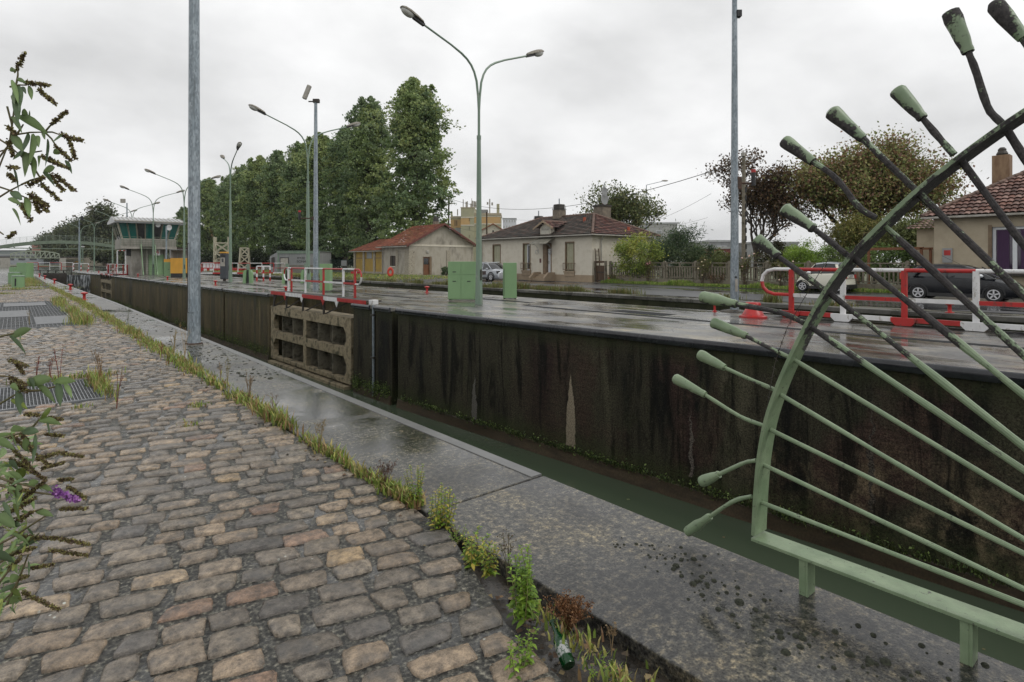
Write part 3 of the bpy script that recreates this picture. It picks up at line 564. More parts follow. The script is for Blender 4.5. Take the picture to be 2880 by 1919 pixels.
# near railing of the small lock, right side
RX = 16.8
g = empty('lock_gate', (RX, 0, 0), 'small lock gate walkway with red and white railing in front of the parked cars', 'lock gate')
py_ = [7.56, 6.20, 4.79, 3.37, 1.95, .5, -.9]; pc = [RED, WHITE, RED, WHITE, RED, WHITE, RED]; part('walkway', DRUST, g, (.01, .75, -2.4, 8.1, .10, .15))
for i, (y, c) in enumerate(zip(py_, pc)):
    w2 = .06; MB().bb(-.05, .05, y-w2, y+w2, .12, 1.38).build('post', c, g, bevel=.008, label='red square post' if c is RED else 'white square post')
    MB().extr([(-.12, y-.27, .21), (-.12, y+.27, .21), (-.12, y+.27, .12), (-.12, y+.17, .015), (-.12, y-.17, .015), (-.12, y-.27, .12)], (.13, 0, 0)).build('foot', c, g)
    if i < len(py_)-1:
        y2 = py_[i+1]; tc2 = RED if i % 2 == 0 else WHITE; c2 = WHITE if i % 2 == 0 else RED
        MB().tube([(0, y, 1.38), (0, y2, 1.38)], .05, 10).build('top_rail', tc2, g, smooth=True)
        MB().bb(-.025, .025, y2+w2, y-w2, .60, .70).build('mid_rail', c2, g); MB().bb(-.09, -.0, y2+.27, y-.27, .10, .215).build('kick_plate', tc2, g)
MB().bb(-.09, -.0, 7.83, 8.6, .10, .215).build('kick_plate', WHITE, g)
a = [(0, 7.56, 1.38), (0, 8.05, 1.38), (0, 8.25, 1.33), (0, 8.38, 1.2), (0, 8.42, 1.02)]; b = [(0, 8.42, 1.02), (0, 8.38, .85), (0, 8.25, .72), (0, 8.05, .66), (0, 7.6, .66)]
MB().tube(a, .05, 10).build('rail_loop', WHITE, g, smooth=True); MB().tube(b, .05, 10).build('rail_loop', RED, g, smooth=True)
# bollards
def bollard():
    g = empty('mooring_bollard', (0, 0, 0), 'x', 'bollard'); m = MB()
    m.lathe([(.20, 0), (.20, .03), (.10, .05), (.085, .12), (.085, .33), (.12, .39)], n=16); m.build('bollard_body', RED, g, smooth=True)
    MB().lathe([(.12, .385), (.19, .40), (.21, .44), (.19, .48), (.08, .515), (.001, .52)], n=16).build('bollard_cap', RED, g, smooth=True); return g
bp = [((237, 844), 'nearest red bollard on the left quay edge'), ((198, 815), 'second red bollard along the left quay edge'), ((153, 797), 'third red bollard along the left quay edge'), ((126, 785), 'fourth red bollard along the left quay edge'),
      ((111, 779), 'fifth red bollard along the left quay edge'), ((89, 774), 'last red bollard by the upstream gate on the left quay'), ((388, 779), 'red bollard at the foot of the control tower stairs'), ((471, 788), 'red bollard in front of the yellow skip and green box'),
      ((606, 803), 'red bollard on the island coping in front of the info kiosk'), ((804, 824), 'red bollard at the left end of the near gate walkway'), ((1201, 823), 'red bollard between the near gate and the double green cabinet'),
      ((2010, 877), 'slim red bollard left of the tall grey pole'), ((2671, 880), 'red bollard across the small lock in front of the black car'), ((246, 765), 'tiny red bollard right of the striped barrier on the island tip'), ((278, 769), 'tiny red bollard between the two far lamp posts'), ((303, 771), 'tiny red bollard by the distant gate leaf')]
b0 = bollard()
for i, (p_, lab) in enumerate(bp):
    o = b0 if i == 0 else copy_tree(b0); o.location = G(*p_); o['label'] = lab; o['group'] = 'red mooring bollards'
    o.scale = (.4, .4, .62) if i == 11 else (.62, .62, .64)
q = G(2118, 893); g = empty('fairlead', q, 'large red cone shaped fairlead beside the grey pole on the island', 'fairlead')
MB().lathe([(.38, 0), (.38, .04), (.30, .07), (.19, .28), (.15, .30)], n=24).build('fairlead_base', RED, g, smooth=True); MB().lathe([(.15, .30), (.20, .33), (.215, .38), (.19, .43), (.02, .44)], n=24).build('fairlead_head', RED, g, smooth=True)
# green control cabinets
def cabinet(px, py, w, d, h, label, seams=(), vents=(), rz=VA, plinth=True):
    q = G(px, py); g = empty('control_cabinet', q, label, 'cabinet', 'green control cabinets', rz=rz); q0 = -w/2
    MB().bb(-w/2, w/2, 0, d, .06, h).build('cabinet_body', GREEN, g, bevel=.01)
    if plinth: part('base_frame', ZINC, g, (-w/2-.05, w/2+.05, -.04, d+.04, 0, .02)); part('foot', DRUST, g, (-w/2+.03, -w/2+.1, .02, .1, .02, .06), (w/2-.1, w/2-.03, .02, .1, .02, .06), (-w/2+.03, -w/2+.1, d-.1, d, .02, .06), (w/2-.1, w/2-.03, d-.1, d, .02, .06))
    for (x0, x1, z0, z1) in seams: part('door', GREEN, g, (x0, x1, -.012, 0, z0, z1), label='green door panel')
    if vents: part('handle', BLK, g, *[(x-.07, x+.07, -.020, -.0125, z-.016, z+.016) for x, z in vents])
    return g
cabinet(1300, 847, 1.16, .55, 1.60, 'low double green cabinet with four door panels behind the lamp post', [(-.57, -.06, .10, 1.06), (-.04, .57, .10, 1.06), (-.57, -.06, 1.08, 1.59), (-.04, .57, 1.08, 1.59)], [(-.32, 1.18), (-.32, .80), (.27, .80)])
g = cabinet(1434, 843, .58, .5, 1.55, 'single narrow green cabinet with black slot in front of the house'); part('slot', BLK, g, (-.255, -.235, -.01, .0, .15, 1.3))
cabinet(913, 821, .53, .5, 1.48, 'plain green cabinet behind the near gate railing', plinth=False)
cabinet(475, 780, 1.0, .7, 1.75, 'green box cabinet in front of the yellow skip', [(-.48, .48, .1, 1.1)], [(.0, .8)]); cabinet(60, 788, .84, .8, 1.5, 'tall square green cabinet on the left quay', [(-.40, .40, .7, 1.48)], [(.0, .55)])
cabinet(33, 778, .6, .6, 1.0, 'low green cabinet at the far left behind the drums', plinth=False)
def drum(px, py, r, h, label, slot=True):
    g = empty('winch_housing', G(px, py), label, 'housing', 'green round winch housings', rz=VA); MB().lathe([(r, 0), (r, h-.04)], n=28).build('drum', GREEN, g, smooth=True); MB().lathe([(r*1.04, h-.04), (r*1.04, h), (r*.9, h+.02), (.01, h+.02)], n=28).build('lid', LGREEN, g, smooth=True)
    if slot: MB().bb(r*.2, r*.2+.06, -r-.01, -r+.05, h*.2, h*.8).build('slot', BLK, g)
drum(51, 811, .31, .74, 'nearest round green drum housing with black slot on the left quay'); drum(40, 797, .36, .8, 'round green drum housing behind the nearest one', False)
# yellow and grey skip
q = G(498, 781); g = empty('generator_container', q, 'yellow container with black base and grey open top beside the tower', 'container', rz=VA)
part('base', BLK, g, (-.62, .62, 0, 1.4, 0, .42)); part('body', YEL, g, (-.66, .66, -.02, 1.4, .42, 1.95)); part('top_box', CORR, g, (-.75, -.66, 0, 1.3, 1.95, 2.75), (-.66, .62, 1.2, 1.3, 1.95, 2.75), (-.75, .66, 0, 1.3, 2.75, 2.8)); part('side_box', YEL, g, (-1.5, -.68, .3, 1.2, 1.55, 1.85))
# information kiosk
q = G(629, 791); g = empty('info_kiosk', q, 'dark grey information kiosk with yellow cap and pale panel', 'kiosk', rz=VA-.15)
MB().cyl((0, .1, 0), .12, .18, 12).build('stem', DRUST, g); MB().bb(-.27, .27, -.12, .32, .16, 2.28).build('column', KIOSK, g, bevel=.06); part('cap', YEL, g, (-.27, .27, -.14, .33, 2.28, 2.40)); part('panel', ZINC, g, (-.20, .20, -.14, -.12, 1.22, 1.92)); part('screen', DGLASS, g, (-.08, .09, -.147, -.14, 1.55, 1.85))
MB().extr([(-.22, -.128, 1.95), (.22, -.128, 1.95), (.16, -.128, 2.12), (0, -.128, 2.2), (-.16, -.128, 2.12)], (0, -.02, 0)).build('hood', BLK, g)
# green paddle stands: two splayed cheeks around a black rack
def stand():
    g = empty('paddle_stand', (0, 0, 0), 'x', 'paddle stand', rz=VA)
    for s in (-1, 1): MB().extr([(s*.13, -.15, 0), (s*.34, -.15, 0), (s*.32, -.15, .75), (s*.22, -.15, .98), (s*.1, -.15, .98)], (0, .3, 0)).build('cheek', GREEN, g)
    MB().extr([(-.13, -.05, 0), (.13, -.05, 0), (.05, -.05, 1.0), (-.05, -.05, 1.0)], (0, .1, 0)).build('rack', BLK, g); part('rod', LGREEN, g, (-.1, .1, -.06, .06, .98, 1.45)); return g
s0 = stand()
for i, (p_, lab) in enumerate([((698, 796), 'green paddle stand with black rack left of the striped hoop'), ((808, 798), 'green paddle stand at the left end of the near gate railing'), ((860, 797), 'green paddle stand half hidden by the second lamp post')]):
    o = s0 if i == 0 else copy_tree(s0); o.location = G(*p_); o['label'] = lab; o['group'] = 'green paddle stands'
# lifebuoy leaning on the brick shed, low red and white block, ring by the lamp post
q = G(1098, 779); g = empty('lifebuoy', q, 'orange lifebuoy standing on edge beside the small stone shed', 'lifebuoy', rz=VA)
def torus(m, c, Rr, r, nu=20, nv=8, rx=0., sz=1.):
    P = []
    for i in range(nu):
        a = 2*math.pi*i/nu
        for j in range(nv): b = 2*math.pi*j/nv; k = Rr+r*math.cos(b); P.append((c[0]+k*math.cos(a), c[1]+r*math.sin(b), c[2]+k*math.sin(a)*sz))
    return m.add(P, [(i*nv+j, i*nv+(j+1) % nv, ((i+1) % nu)*nv+(j+1) % nv, ((i+1) % nu)*nv+j) for i in range(nu) for j in range(nv)])
torus(MB(), (0, 0, .5), .24, .11, sz=1.5).build('ring', ORNG, g, smooth=True)
q = G(1000, 772); g = empty('low_barrier', q, 'low red and white block in front of the ochre annex', 'barrier', rz=VA)
for i, c in enumerate((RED, WHITE, RED)): part('section', c, g, (-.55+i*.37, -.18+i*.37, -.15, .15, .1, .36))
# ------------------------------------------------------------------ street lamps
def street_lamp():
    g = empty('street_lamp', (0, 0, 0), 'x', 'street lamp')
    MB().tube([(0, 0, 0), (0, 0, 1.5), (0, 0, 6.3)], [.15, .12, .075], 8, rot=.39).build('pole', LGREEN, g); MB().tube([(0, 0, 6.3), (0, 0, 6.32), (0, 0, 7.3)], [.05, .05, .05], 10).build('upper_pole', LGREEN, g, smooth=True)
    MB().lathe([(.085, 6.22), (.085, 6.36)], n=12).build('collar', LGREEN, g); part('access_door', DRUST, g, (-.03, .03, -.145, -.12, .9, 1.3))
    for s in (-1, 1):
        pr = [(0.0, 7.2), (.035, 7.8), (.11, 8.4), (.22, 8.72), (.36, 8.95), (.56, 9.14), (.8, 9.29), (1.27, 9.5), (1.9, 9.73), (2.55, 9.97)]
        MB().tube([(s*x, 0, z) for x, z in pr], [.045]*3+[.042]*4+[.036]*3, 8).build('arm', LGREEN, g, smooth=True)
        h = bpy.data.objects.new('lamp_head', None); link(h, g); h.location = (s*2.45, 0, 9.95); h.rotation_euler = (0, -R(20), 0 if s > 0 else math.pi)
        if s < 0: h.rotation_euler = (0, -R(20), math.pi)
        # housing: shallow upper shell, local +x outward
        P = []; F = []; n = 10; st = [(0, .07, .05), (.05, .10, .08), (.3, .14, .12), (.6, .17, .14), (.82, .15, .12), (.93, .09, .07), (.97, .01, .01)]
        for x, w_, hh in st:
            for k in range(n+1): a = math.pi*k/n; P.append((x, w_*math.cos(a), .02+hh*math.sin(a)))
        for i in range(len(st)-1):
            for k in range(n): F.append((i*(n+1)+k, (i+1)*(n+1)+k, (i+1)*(n+1)+k+1, i*(n+1)+k+1))
            F.append((i*(n+1), i*(n+1)+n, (i+1)*(n+1)+n, (i+1)*(n+1)))
        F.append(tuple(range(n+1))); MB().add(P, F).build('housing', HOUS, h, smooth=True)
        MB().bb(-.05, .42, -.06, .06, -.07, .02).build('gear_box', BLK, h)
        MB().ell((.66, 0, .012), (.27, .145, .15), 14, 8).build('lens', LENS, h, smooth=True)
    return g
L0 = street_lamp(); LP = [((1347, 855), 0, 'nearest double arm street lamp on the island beside the low green cabinet'), ((866, 812), 0, 'double arm street lamp behind the near gate railing next to the camera pole'), ((648, 794), -1.63, 'double arm street lamp turned end on beside the info kiosk'),
      ((518, 782), 0, 'double arm street lamp just right of the yellow skip'), ((431, 774), 0, 'double arm street lamp in front of the control tower')]
for i, (p_, rz, lab) in enumerate(LP):
    o = L0 if i == 0 else copy_tree(L0); q = G(*p_); o.location = (q.x, q.y, 0); o.rotation_euler = (0, 0, rz); o['label'] = lab; o['group'] = 'double arm lamps along the island'
for x, y, lab in ((12.4, 95.5, 'double arm street lamp rising behind the tower roof'), (11.9, 112, 'street lamp at the left edge of the tower with one head hidden'), (11.3, 133, 'far street lamp between the tower and the grey mast'), (10.6, 152, 'farthest double arm street lamp left of the tower')):
    o = copy_tree(L0); o.location = (x, y, -.3); o['label'] = lab; o['group'] = 'double arm lamps along the island'
# landing stage the farthest lamps stand on
m = MB(); m.prism([(9.6, 118.3), (13.5, 118.3), (12.6, 158), (9.2, 158)], -5, -.3); struct(m, 'guide_pier', ISLE)
# ------------------------------------------------------------------ galvanized masts
def mast(q, h, r0, r1, label, group='grey galvanized masts', **k):
    g = empty('mast', (q.x, q.y, 0), label, 'mast', group); MB().tube([(0, 0, 0), (0, 0, h)], [r0, r1], 8, rot=.39).build('pole', GALV, g); return g
g = mast(G(546, 967), 9.6, .118, .085, 'tall grey octagonal mast standing on the left quay edge')
MB().tube([(-.11, -.07, 1.95), (-.14, -.13, 1.95), (-.14, -.13, .62), (-.11, -.07, .62)], .008, 5).build('cable_bracket', DRUST, g)
part('door_outline', GALV, g, (-.10, -.02, -.129, -.118, .62, 1.98)); part('base_rust', RUST, g, (-.13, .13, -.13, .13, -.002, .02))
g = mast(G(888, 817), 10.45, .15, .085, 'grey mast with white camera on top and side signal, behind the near gate')
part('camera_bracket', DRUST, g, (-.14, .2, -.1, .1, 10.42, 10.62), (-.4, -.1, -.03, .03, 10.46, 10.52)); h = MB().box((-.42, -.2, 10.95), (.22, .24, .82), 0, 0, R(22)); h.build('camera_housing', ZINC, g, bevel=.05)
def signal(g, s, z, L=1.25, H=.42):
    MB().tube([(0, 0, z), (s*L, -.0, z)], .035, 6).build('signal_arm', RUST, g); MB().cyl((s*L, 0, z-.08), .07, H, 10).build('signal_tube', BLK, g); MB().cyl((s*L, 0, z+H-.08), .075, .1, 10).build('signal_lamp', RED, g)
    part('bracket', RUST, g, (.05*s, .2*s, -.08, .08, z-.18, z+.2) if s > 0 else (-.2, -.05, -.08, .08, z-.1, z+.1))
signal(g, -1, 4.0, .9); g.rotation_euler = (0, 0, VA)
g = mast(G(2066, 877), 10.6, .135, .075, 'grey mast with red tipped signal arm beside the red fairlead'); g.rotation_euler = (0, 0, VA); signal(g, 1, 4.1, .6)
part('top_fitting', BLK, g, (.05, .2, -.1, .1, 9.4, 9.6)); MB().lathe([(.45, .002), (.42, .03), (.2, .07), (.01, .08)], n=20).build('moss_base', SOIL, g); part('hatch', ZINC, g, (-.03, .05, -.135, -.12, .65, 1.05)); part('notch', BLK, g, (-.05, .03, -.137, -.121, 1.08, 1.13))
g = mast(G(357, 766), 10.4, .14, .08, 'grey mast with small camera behind the control tower'); part('camera', ZINC, g, (-.9, -.3, -.15, .15, 10.4, 11.0)); g.rotation_euler = (0, 0, VA)
g = mast(G(223, 763), 8.6, .13, .09, 'grey mast with floodlights at the island tip'); part('floodlight', BLK, g, (.3, .6, -.1, .1, 8.5, 9.2), (.2, .4, -.1, .1, 7.7, 7.9)); g.rotation_euler = (0, 0, VA)
g = empty('signal_post', G(233, 761), 'thin pale green post with a dark bird on its cap', 'post', rz=VA); MB().tube([(0, 0, 0), (0, 0, 4.2)], .07, 6).build('post', LGREEN, g); part('cap', WHITE, g, (-.25, .25, -.1, .1, 4.2, 4.35))
q = G(233, 761); m = MB(); m.ell((0, 0, .16), (.09, .2, .1), 10, 6); m.ell((0, .17, .32), (.07, .08, .07), 8, 6); m.tube([(0, .22, .31), (0, .32, .29)], [.03, .008], 6); m.tube([(0, -.1, .13), (0, -.34, .03)], [.06, .02], 6); m.tube([(0, .12, .2), (0, .16, .3)], [.07, .05], 8)
tag(m.build('bird', BLK, smooth=True), 'dark bird perched on the thin pale green post', 'bird').location = (q.x, q.y, 4.35)
g = empty('speaker_post', G(468, 779), 'thin grey post with round white loudspeaker right of the tower stairs', 'post', rz=VA); MB().tube([(0, 0, 0), (0, 0, 5.3)], .08, 8).build('post', GALV, g); MB().lathe([(.08, .3), (.1, .15), (.3, 0), (.26, -.0), (.05, .12)], (.28, 0, 5.15), 14, 'Y').build('horn', WHITE, g, smooth=True)
# ------------------------------------------------------------------ control tower
q = G(365, 774); TX0, TX1, TY = 10.6, 14.3, 82.4; g = empty('control_tower', ((TX0+TX1)/2, TY, 0), 'lock control tower with teal glazed cabin, outside stair and number 4 sign', 'tower', rz=0); CXT = (TX0+TX1)/2; hw = (TX1-TX0)/2
part('shaft', CONC, g, (-hw, -hw+1.1, 0, 4.2, 0, 3.1), (hw-.25, hw, 0, 4.2, 0, 3.1), (-hw+1.1, hw-.25, .35, 4.2, 0, 3.1), (-hw+1.5, -hw+1.7, .0, .36, 0, 3.1))
part('door', GREEN, g, (-.05, .86, .28, .345, 0, 2.45), (.88, 1.58, .28, .345, 0, 2.45)); part('soffit', CONC, g, (-hw-1.1, hw+.9, -.9, 4.7, 3.1, 3.38))
part('beam', BLK, g, (-hw-.45, -hw-.003, .3, 1.2, 2.3, 3.1))
part('parapet', CONC, g, (-hw-1.1, hw+.9, -.6, -.45, 3.38, 4.28), (-hw-1.1, -hw-.95, -.45, 4.6, 3.38, 4.28), (hw+.75, hw+.9, -.45, 4.6, 3.38, 4.28))
m = MB(); xa, xb = -hw-1.15, hw+.95
for i in range(20): x = xa+(xb-xa)*i/19; m.bb(x-.012, x+.012, -.93, -.905, 3.38, 4.15)
for z in (3.6, 3.85, 4.1): m.bb(xa, xb, -.93, -.9, z, z+.03)
m.bb(xa, -1.0, -.94, -.90, 4.5, 4.54); m.bb(.15, xb, -.94, -.90, 4.5, 4.54)
for x in (xa, -1.0, .15, 1.5, xb): m.bb(x-.02, x+.02, -.94, -.9, 3.38, 4.52)
m.build('balustrade', BGREEN, g)
# glazing leaning outwards
zb, zt = 4.28, 6.12; bx0, bx1, tx0, tx1 = -hw-.95, hw+.75, -hw-1.45, hw+1.2; yb, yt = -.45, -.95
n = 7; BR = M("cabin_interior", (.015, .02, .02), (.03, .035, .035), 2)
for i in range(n):
    a0, a1 = i/n, (i+1)/n; P = [(bx0+(bx1-bx0)*a0, yb, zb), (bx0+(bx1-bx0)*a1, yb, zb), (tx0+(tx1-tx0)*a1, yt, zt), (tx0+(tx1-tx0)*a0, yt, zt)]
    fr = MB()
    for a, b in ((P[0], P[3]), (P[1], P[2])): fr.bar(a, b, .13, .10)
    fr.bar(P[0], P[1], .1, .1); w_ = fr.build('window', M("cream_frame", (.50, .47, .38), (.42, .38, .3), 3) if i == 0 and not bpy.data.materials.get('cream_frame') else bpy.data.materials['cream_frame'], g)
    MB().extr(P, (0, .02, 0)).build('pane', TGLASS if i in (0, 1, 3, 5, 6) else DGLASS, w_)
for X0_, X1_, s in ((bx0, tx0, -1), (bx1, tx1, 1)):
    for j in range(3):
        y0, y1 = yb+j*1.6, yb+(j+1)*1.6; P = [(X0_, y0, zb), (X0_, y1, zb), (X1_, y1, zt), (X1_, y0, zt)]; fr = MB()
        fr.bar(P[1], P[2], .1); fr.bar(P[0], P[3], .1); w_ = fr.build('window', bpy.data.materials['cream_frame'], g); MB().extr(P, (.02, 0, 0)).build('pane', TGLASS if s > 0 else DGLASS, w_)
part('inner_wall', BR, g, (bx0+.2, bx1-.2, 2.2, 2.3, 3.4, 6.1))
# roof: pitched metal sheet with fascia
rx0, rx1 = -hw-1.85, hw+1.75
m = MB(); m.extr([(rx0, -1.6, 6.12), (rx0, -1.6, 6.36), (rx0, 1.6, 6.95), (rx0, 5.2, 6.36), (rx0, 5.2, 6.12)], (rx1-rx0, 0, 0)); m.build('roof', METROOF, g)
m = MB()
for i in range(17):
    x = rx0+.15+(rx1-rx0-.3)*i/16; m.bar((x, -1.6, 6.40), (x, 1.6, 6.98), .04, .06)
m.build('standing_seams', ZINC, g); part('gutter', ZINC, g, (rx0-.02, rx1+.02, -1.72, -1.605, 6.28, 6.40))
# stair
m = MB(); x0, x1 = -1.0, .42
for x in (x0, x1): m.bar((x, -.95, 3.6), (x, -2.6, .0), .09, .3)
m.build('stair_stringer', GREEN, g); m = MB()
for i in range(13): t = (i+.5)/13; m.bb(x0+.03, x1-.03, -2.6+1.65*t-.12, -2.6+1.65*t+.1, 3.5*t-.0, 3.5*t+.03)
m.build('stair_treads', BGREEN, g); m = MB()
for x in (x0, x1): m.bar((x, -.95, 4.5), (x, -2.5, 1.0), .035); m.bar((x, -2.5, 1.0), (x, -2.6, 0), .035)
m.build('stair_handrail', BGREEN, g)
part('number_sign', WHITE, g, (.45, 1.08, -.32, -.30, 2.35, 3.08)); text('number', "4", .78, RED, g, (.765, -.325, 2.72), (R(90), 0, 0), .004)
MB().lathe([(.28, 0), (.24, .1), (.08, .25)], (.7, -1.25, 6.0), 14, 'Y').build('loudspeaker', WHITE, g, smooth=True)
# ------------------------------------------------------------------ roofs, walls, openings
rt = np.random.RandomState(21)
def tiled(name, parent, P0, U, W, Lw, xl, xr, pal, cw=.24, ch=.33):
    P0 = np.array(P0, float); U = np.array(U, float); U /= np.linalg.norm(U); W = np.array(W, float); W /= np.linalg.norm(W); Nn = np.cross(U, W); Nn *= np.sign(Nn[2]); pal = np.array(pal)
    V = []; F = []; C = []; n0 = 0; rows = int(Lw/ch)+1; xmin = min(xl(0), xl(Lw)); xmax = max(xr(0), xr(Lw)); nc = int((xmax-xmin)/cw)+1
    for r in range(rows):
        w0 = r*ch; w1 = min((r+1)*ch+.03, Lw)
        if w0 >= Lw: break
        for c in range(nc):
            cc = pal[rt.randint(len(pal))]*rt.uniform(.7, 1.45)
            a0, a1 = xmin+c*cw, xmin+(c+1)*cw
            if a1 < xl(w0) or a0 > xr(w0): continue
            for k in range(4):
                xa, xb = a0+cw*k/4, a0+cw*(k+1)/4; Q = []
                for x, w_, kk in ((xa, w0, k), (xb, w0, k+1), (xb, w1, k+1), (xa, w1, k)):
                    xx = min(max(x, xl(w_)), xr(w_)); z = (.065 if w_ == w0 else .0)+.05*abs(math.sin(math.pi*kk/4)); Q.append(P0+U*xx+W*w_+Nn*z)
                V += Q; F.append((n0, n0+1, n0+2, n0+3)); n0 += 4; C += [cc]*4
    return mesh_np(name, V, F, TILE, parent, col=np.array(C))
DARKP = [(.06, .05, .043), (.08, .062, .052), (.045, .041, .037), (.10, .065, .052), (.075, .068, .055), (.12, .09, .073)]; REDP = [(.22, .075, .045), (.19, .07, .042), (.25, .09, .055), (.17, .06, .04)]; MIXP = [(.14, .075, .06), (.19, .11, .09), (.10, .055, .045), (.22, .14, .115), (.16, .08, .06)]; REDD = [(.11, .05, .04), (.08, .045, .04), (.14, .06, .05), (.06, .04, .035), (.16, .09, .07)]
def hip_roof(g, x0, x1, y0, y1, ze, zr, ry0, ry1, palW, palS, ov=.4, rx=None, ridge=True):
    """local hip roof: eave rectangle x0..x1, y0..y1 at ze, ridge at x=rx from ry0 to ry1 at zr"""
    rx = (x0+x1)/2 if rx is None else rx; x0 -= ov; x1 += ov; y0 -= ov; y1 += ov; zo = ze-.08
    hw_ = rx-x0; hz = zr-zo; Lw = math.hypot(hw_, hz)
    tiled('roof', g, (x0, y1, zo), (0, -1, 0), (hw_, 0, hz), Lw, lambda w_: (y1-ry1)*w_/Lw, lambda w_: (y1-y0)-(ry0-y0)*w_/Lw, palW)
    hs = ry0-y0; Ls = math.hypot(hs, hz); W_ = x1-x0
    tiled('roof', g, (x0, y0, zo), (1, 0, 0), (0, hs, hz), Ls, lambda w_: (rx-x0)*w_/Ls, lambda w_: W_-(x1-rx)*w_/Ls, palS)
    m = MB(); m.add([(x1, y0, zo), (x1, y1, zo), (rx, ry1, zr), (rx, ry0, zr), (x0, y1, zo), (x0, y0, zo)], [(0, 1, 2, 3), (1, 4, 2), (5, 0, 1, 4)]); m.build('rear_roof', ROOFB, g)
    m = MB()
    for a, b in (((x0, y0, zo+.05), (rx, ry0, zr+.05)), ((x1, y0, zo+.05), (rx, ry0, zr+.05)), ((rx, ry0, zr+.05), (rx, ry1, zr+.05)), ((x0, y1, zo+.05), (rx, ry1, zr+.05))):
        a = Vector(a); b = Vector(b); n_ = max(2, int((b-a).length/.38))
        for i in range(n_): m.tube([a+(b-a)*(i/n_), a+(b-a)*((i+1.1)/n_)], [.13, .10], 7)
    m.build('ridge_tiles', M("ridge_tile", (.20, .13, .10), (.11, .075, .06), 3, .8, .3), g, smooth=True)
    m = MB(); m.bb(x0-.09, x0+.02, y0-.08, y1, zo-.10, zo+.0); m.bb(x0+.02, x1, y0-.09, y0+.02, zo-.10, zo+.0); m.build('gutter', ZINC, g, bevel=.02)
ROOFB = M("dark_roof", (.08, .05, .04), (.05, .04, .035), 2, .8, .3)
def wall_with_holes(g, name, mat, axis, pos, a0, a1, z0, z1, holes, th=.35):
    """wall along axis 'y' (at x=pos, thickness +x) or 'x' (at y=pos, thickness +y); holes=(a,b,zl,zh)"""
    m = MB(); cuts = sorted(set([a0, a1]+[h for H in holes for h in H[:2]]))
    for u, v in zip(cuts[:-1], cuts[1:]):
        hs = [H for H in holes if H[0] <= u+1e-6 and H[1] >= v-1e-6]; zs = [(z0, z1)] if not hs else [(z0, hs[0][2]), (hs[0][3], z1)]
        for p, q_ in zs:
            if q_-p < 1e-3: continue
            if axis == 'y': m.bb(pos, pos+th, u, v, p, q_)
            else: m.bb(u, v, pos, pos+th, p, q_)
    return m.build(name, mat, g)
# lock keeper's house
HX, HY0, HY1, HXR = 33.75, 30.3, 44.2, 41.6
g = empty('lock_house', (HX, HY0, 0), "cream lock keeper's house with dark hipped tile roof and small porch gable", 'house')
D_ = HY1-HY0; WD = HXR-HX
def hy(px): return PX(px, 700, HX).y-HY0
wins = [(1399, 1410), (1484, 1484), (1602, 1602)]; W1 = (hy(1408), hy(1386)); Wb = (hy(1492), hy(1471)); Wd = (hy(1551), hy(1528)); Wc = (hy(1615), hy(1590))
wall_with_holes(g, 'wall', PLAST, 'y', 0, 0, D_, .55, 3.75, [(*Wc, .85, 3.15), (*Wd, .55, 3.1), (*Wb, .85, 3.15), (*W1, .85, 3.15)])
part('wall', PLAST, g, (.36, WD, 0, .3, .55, 3.75), (.36, WD, D_-.3, D_, .55, 3.75), (WD-.3, WD, .3, D_-.3, .55, 3.75)); part('plinth', PLINTH, g, (-.05, WD+.05, -.05, D_+.05, 0, .55))
part('quoin', PLAST, g, (-.03, 0, -.03, .55, .55, 3.72))
part('inner_floor', BLK, g, (.4, WD-.3, .3, D_-.3, 3.6, 3.7))
def window_y(g, x, y0, y1, z0, z1, kind):
    fr = MB(); t = .07; d_ = .16; fr.bb(x-.03, x+d_, y0-.02, y0+.06, z0, z1); fr.bb(x-.03, x+d_, y1-.06, y1+.02, z0, z1); fr.bb(x-.03, x+d_, y0, y1, z1-.06, z1+.04); w_ = fr.build('window', BROWN, g)
    MB().bb(x-.14, x+d_, y0-.1, y1+.1, z0-.14, z0).build('sill', PLINTH, w_); MB().bb(x-.10, x+.0, y0-.05, y1+.05, z0-.42, z0-.14).build('apron', PLINTH, w_)
    if kind == 'shut':
        m = MB(); n = 3; yw = (y1-y0-.14)/n
        for i in range(n): m.bb(x+.10, x+.13, y0+.07+i*yw+.008, y0+.07+(i+1)*yw-.008, z0+.04, z1-.06)
        m.build('shutter', SHUT, w_)
    else:
        m = MB(); m.bb(x+.16, x+.22, y0+.06, y0+.20, z0, z1-.06); m.bb(x+.16, x+.22, y1-.46, y1-.36, z0, z1-.06); m.bb(x+.16, x+.22, y0+.2, y1-.46, z0, z0+.12); m.bb(x+.16, x+.22, y0+.2, y1-.46, z1-.18, z1-.06); m.build('frame', WPVC, w_)
        MB().bb(x+.19, x+.2, y0+.2, y1-.46, z0+.12, z1-.18).build('pane', DGLASS, w_); MB().bb(x+.12, x+.18, y1-.36, y1-.06, z0, z1-.06).build('shutter', SHUT, w_)
    m = MB()
    for z in (z0+.12, z0+.62): m.bar((x-.16, y0-.12, z), (x-.16, y1+.12, z), .055)
    for i in range(5): y = y0-.1+(y1-y0+.2)*i/4; m.bar((x-.16, y, z0+.12), (x-.16, y, z0+.62), .03)
    m.bar((x-.16, y0-.12, z0+.62), (x, y0-.12, z0+.62), .03); m.bar((x-.16, y1+.12, z0+.62), (x, y1+.12, z0+.62), .03); m.build('guard_rail', BROWN, w_)
for w_, k in ((Wc, 'shut'), (Wb, 'open'), (W1, 'shut')): window_y(g, 0, w_[0], w_[1], .85, 3.15, k)
MB().bb(-.03, .16, Wd[0]-.02, Wd[0]+.08, .55, 3.1).bb(-.03, .25, Wd[1]-.42, Wd[1]+.02, .55, 3.1).bb(-.03, .16, Wd[0]+.08, Wd[1]-.42, 2.95, 3.14).build('door_frame', BROWN, g)
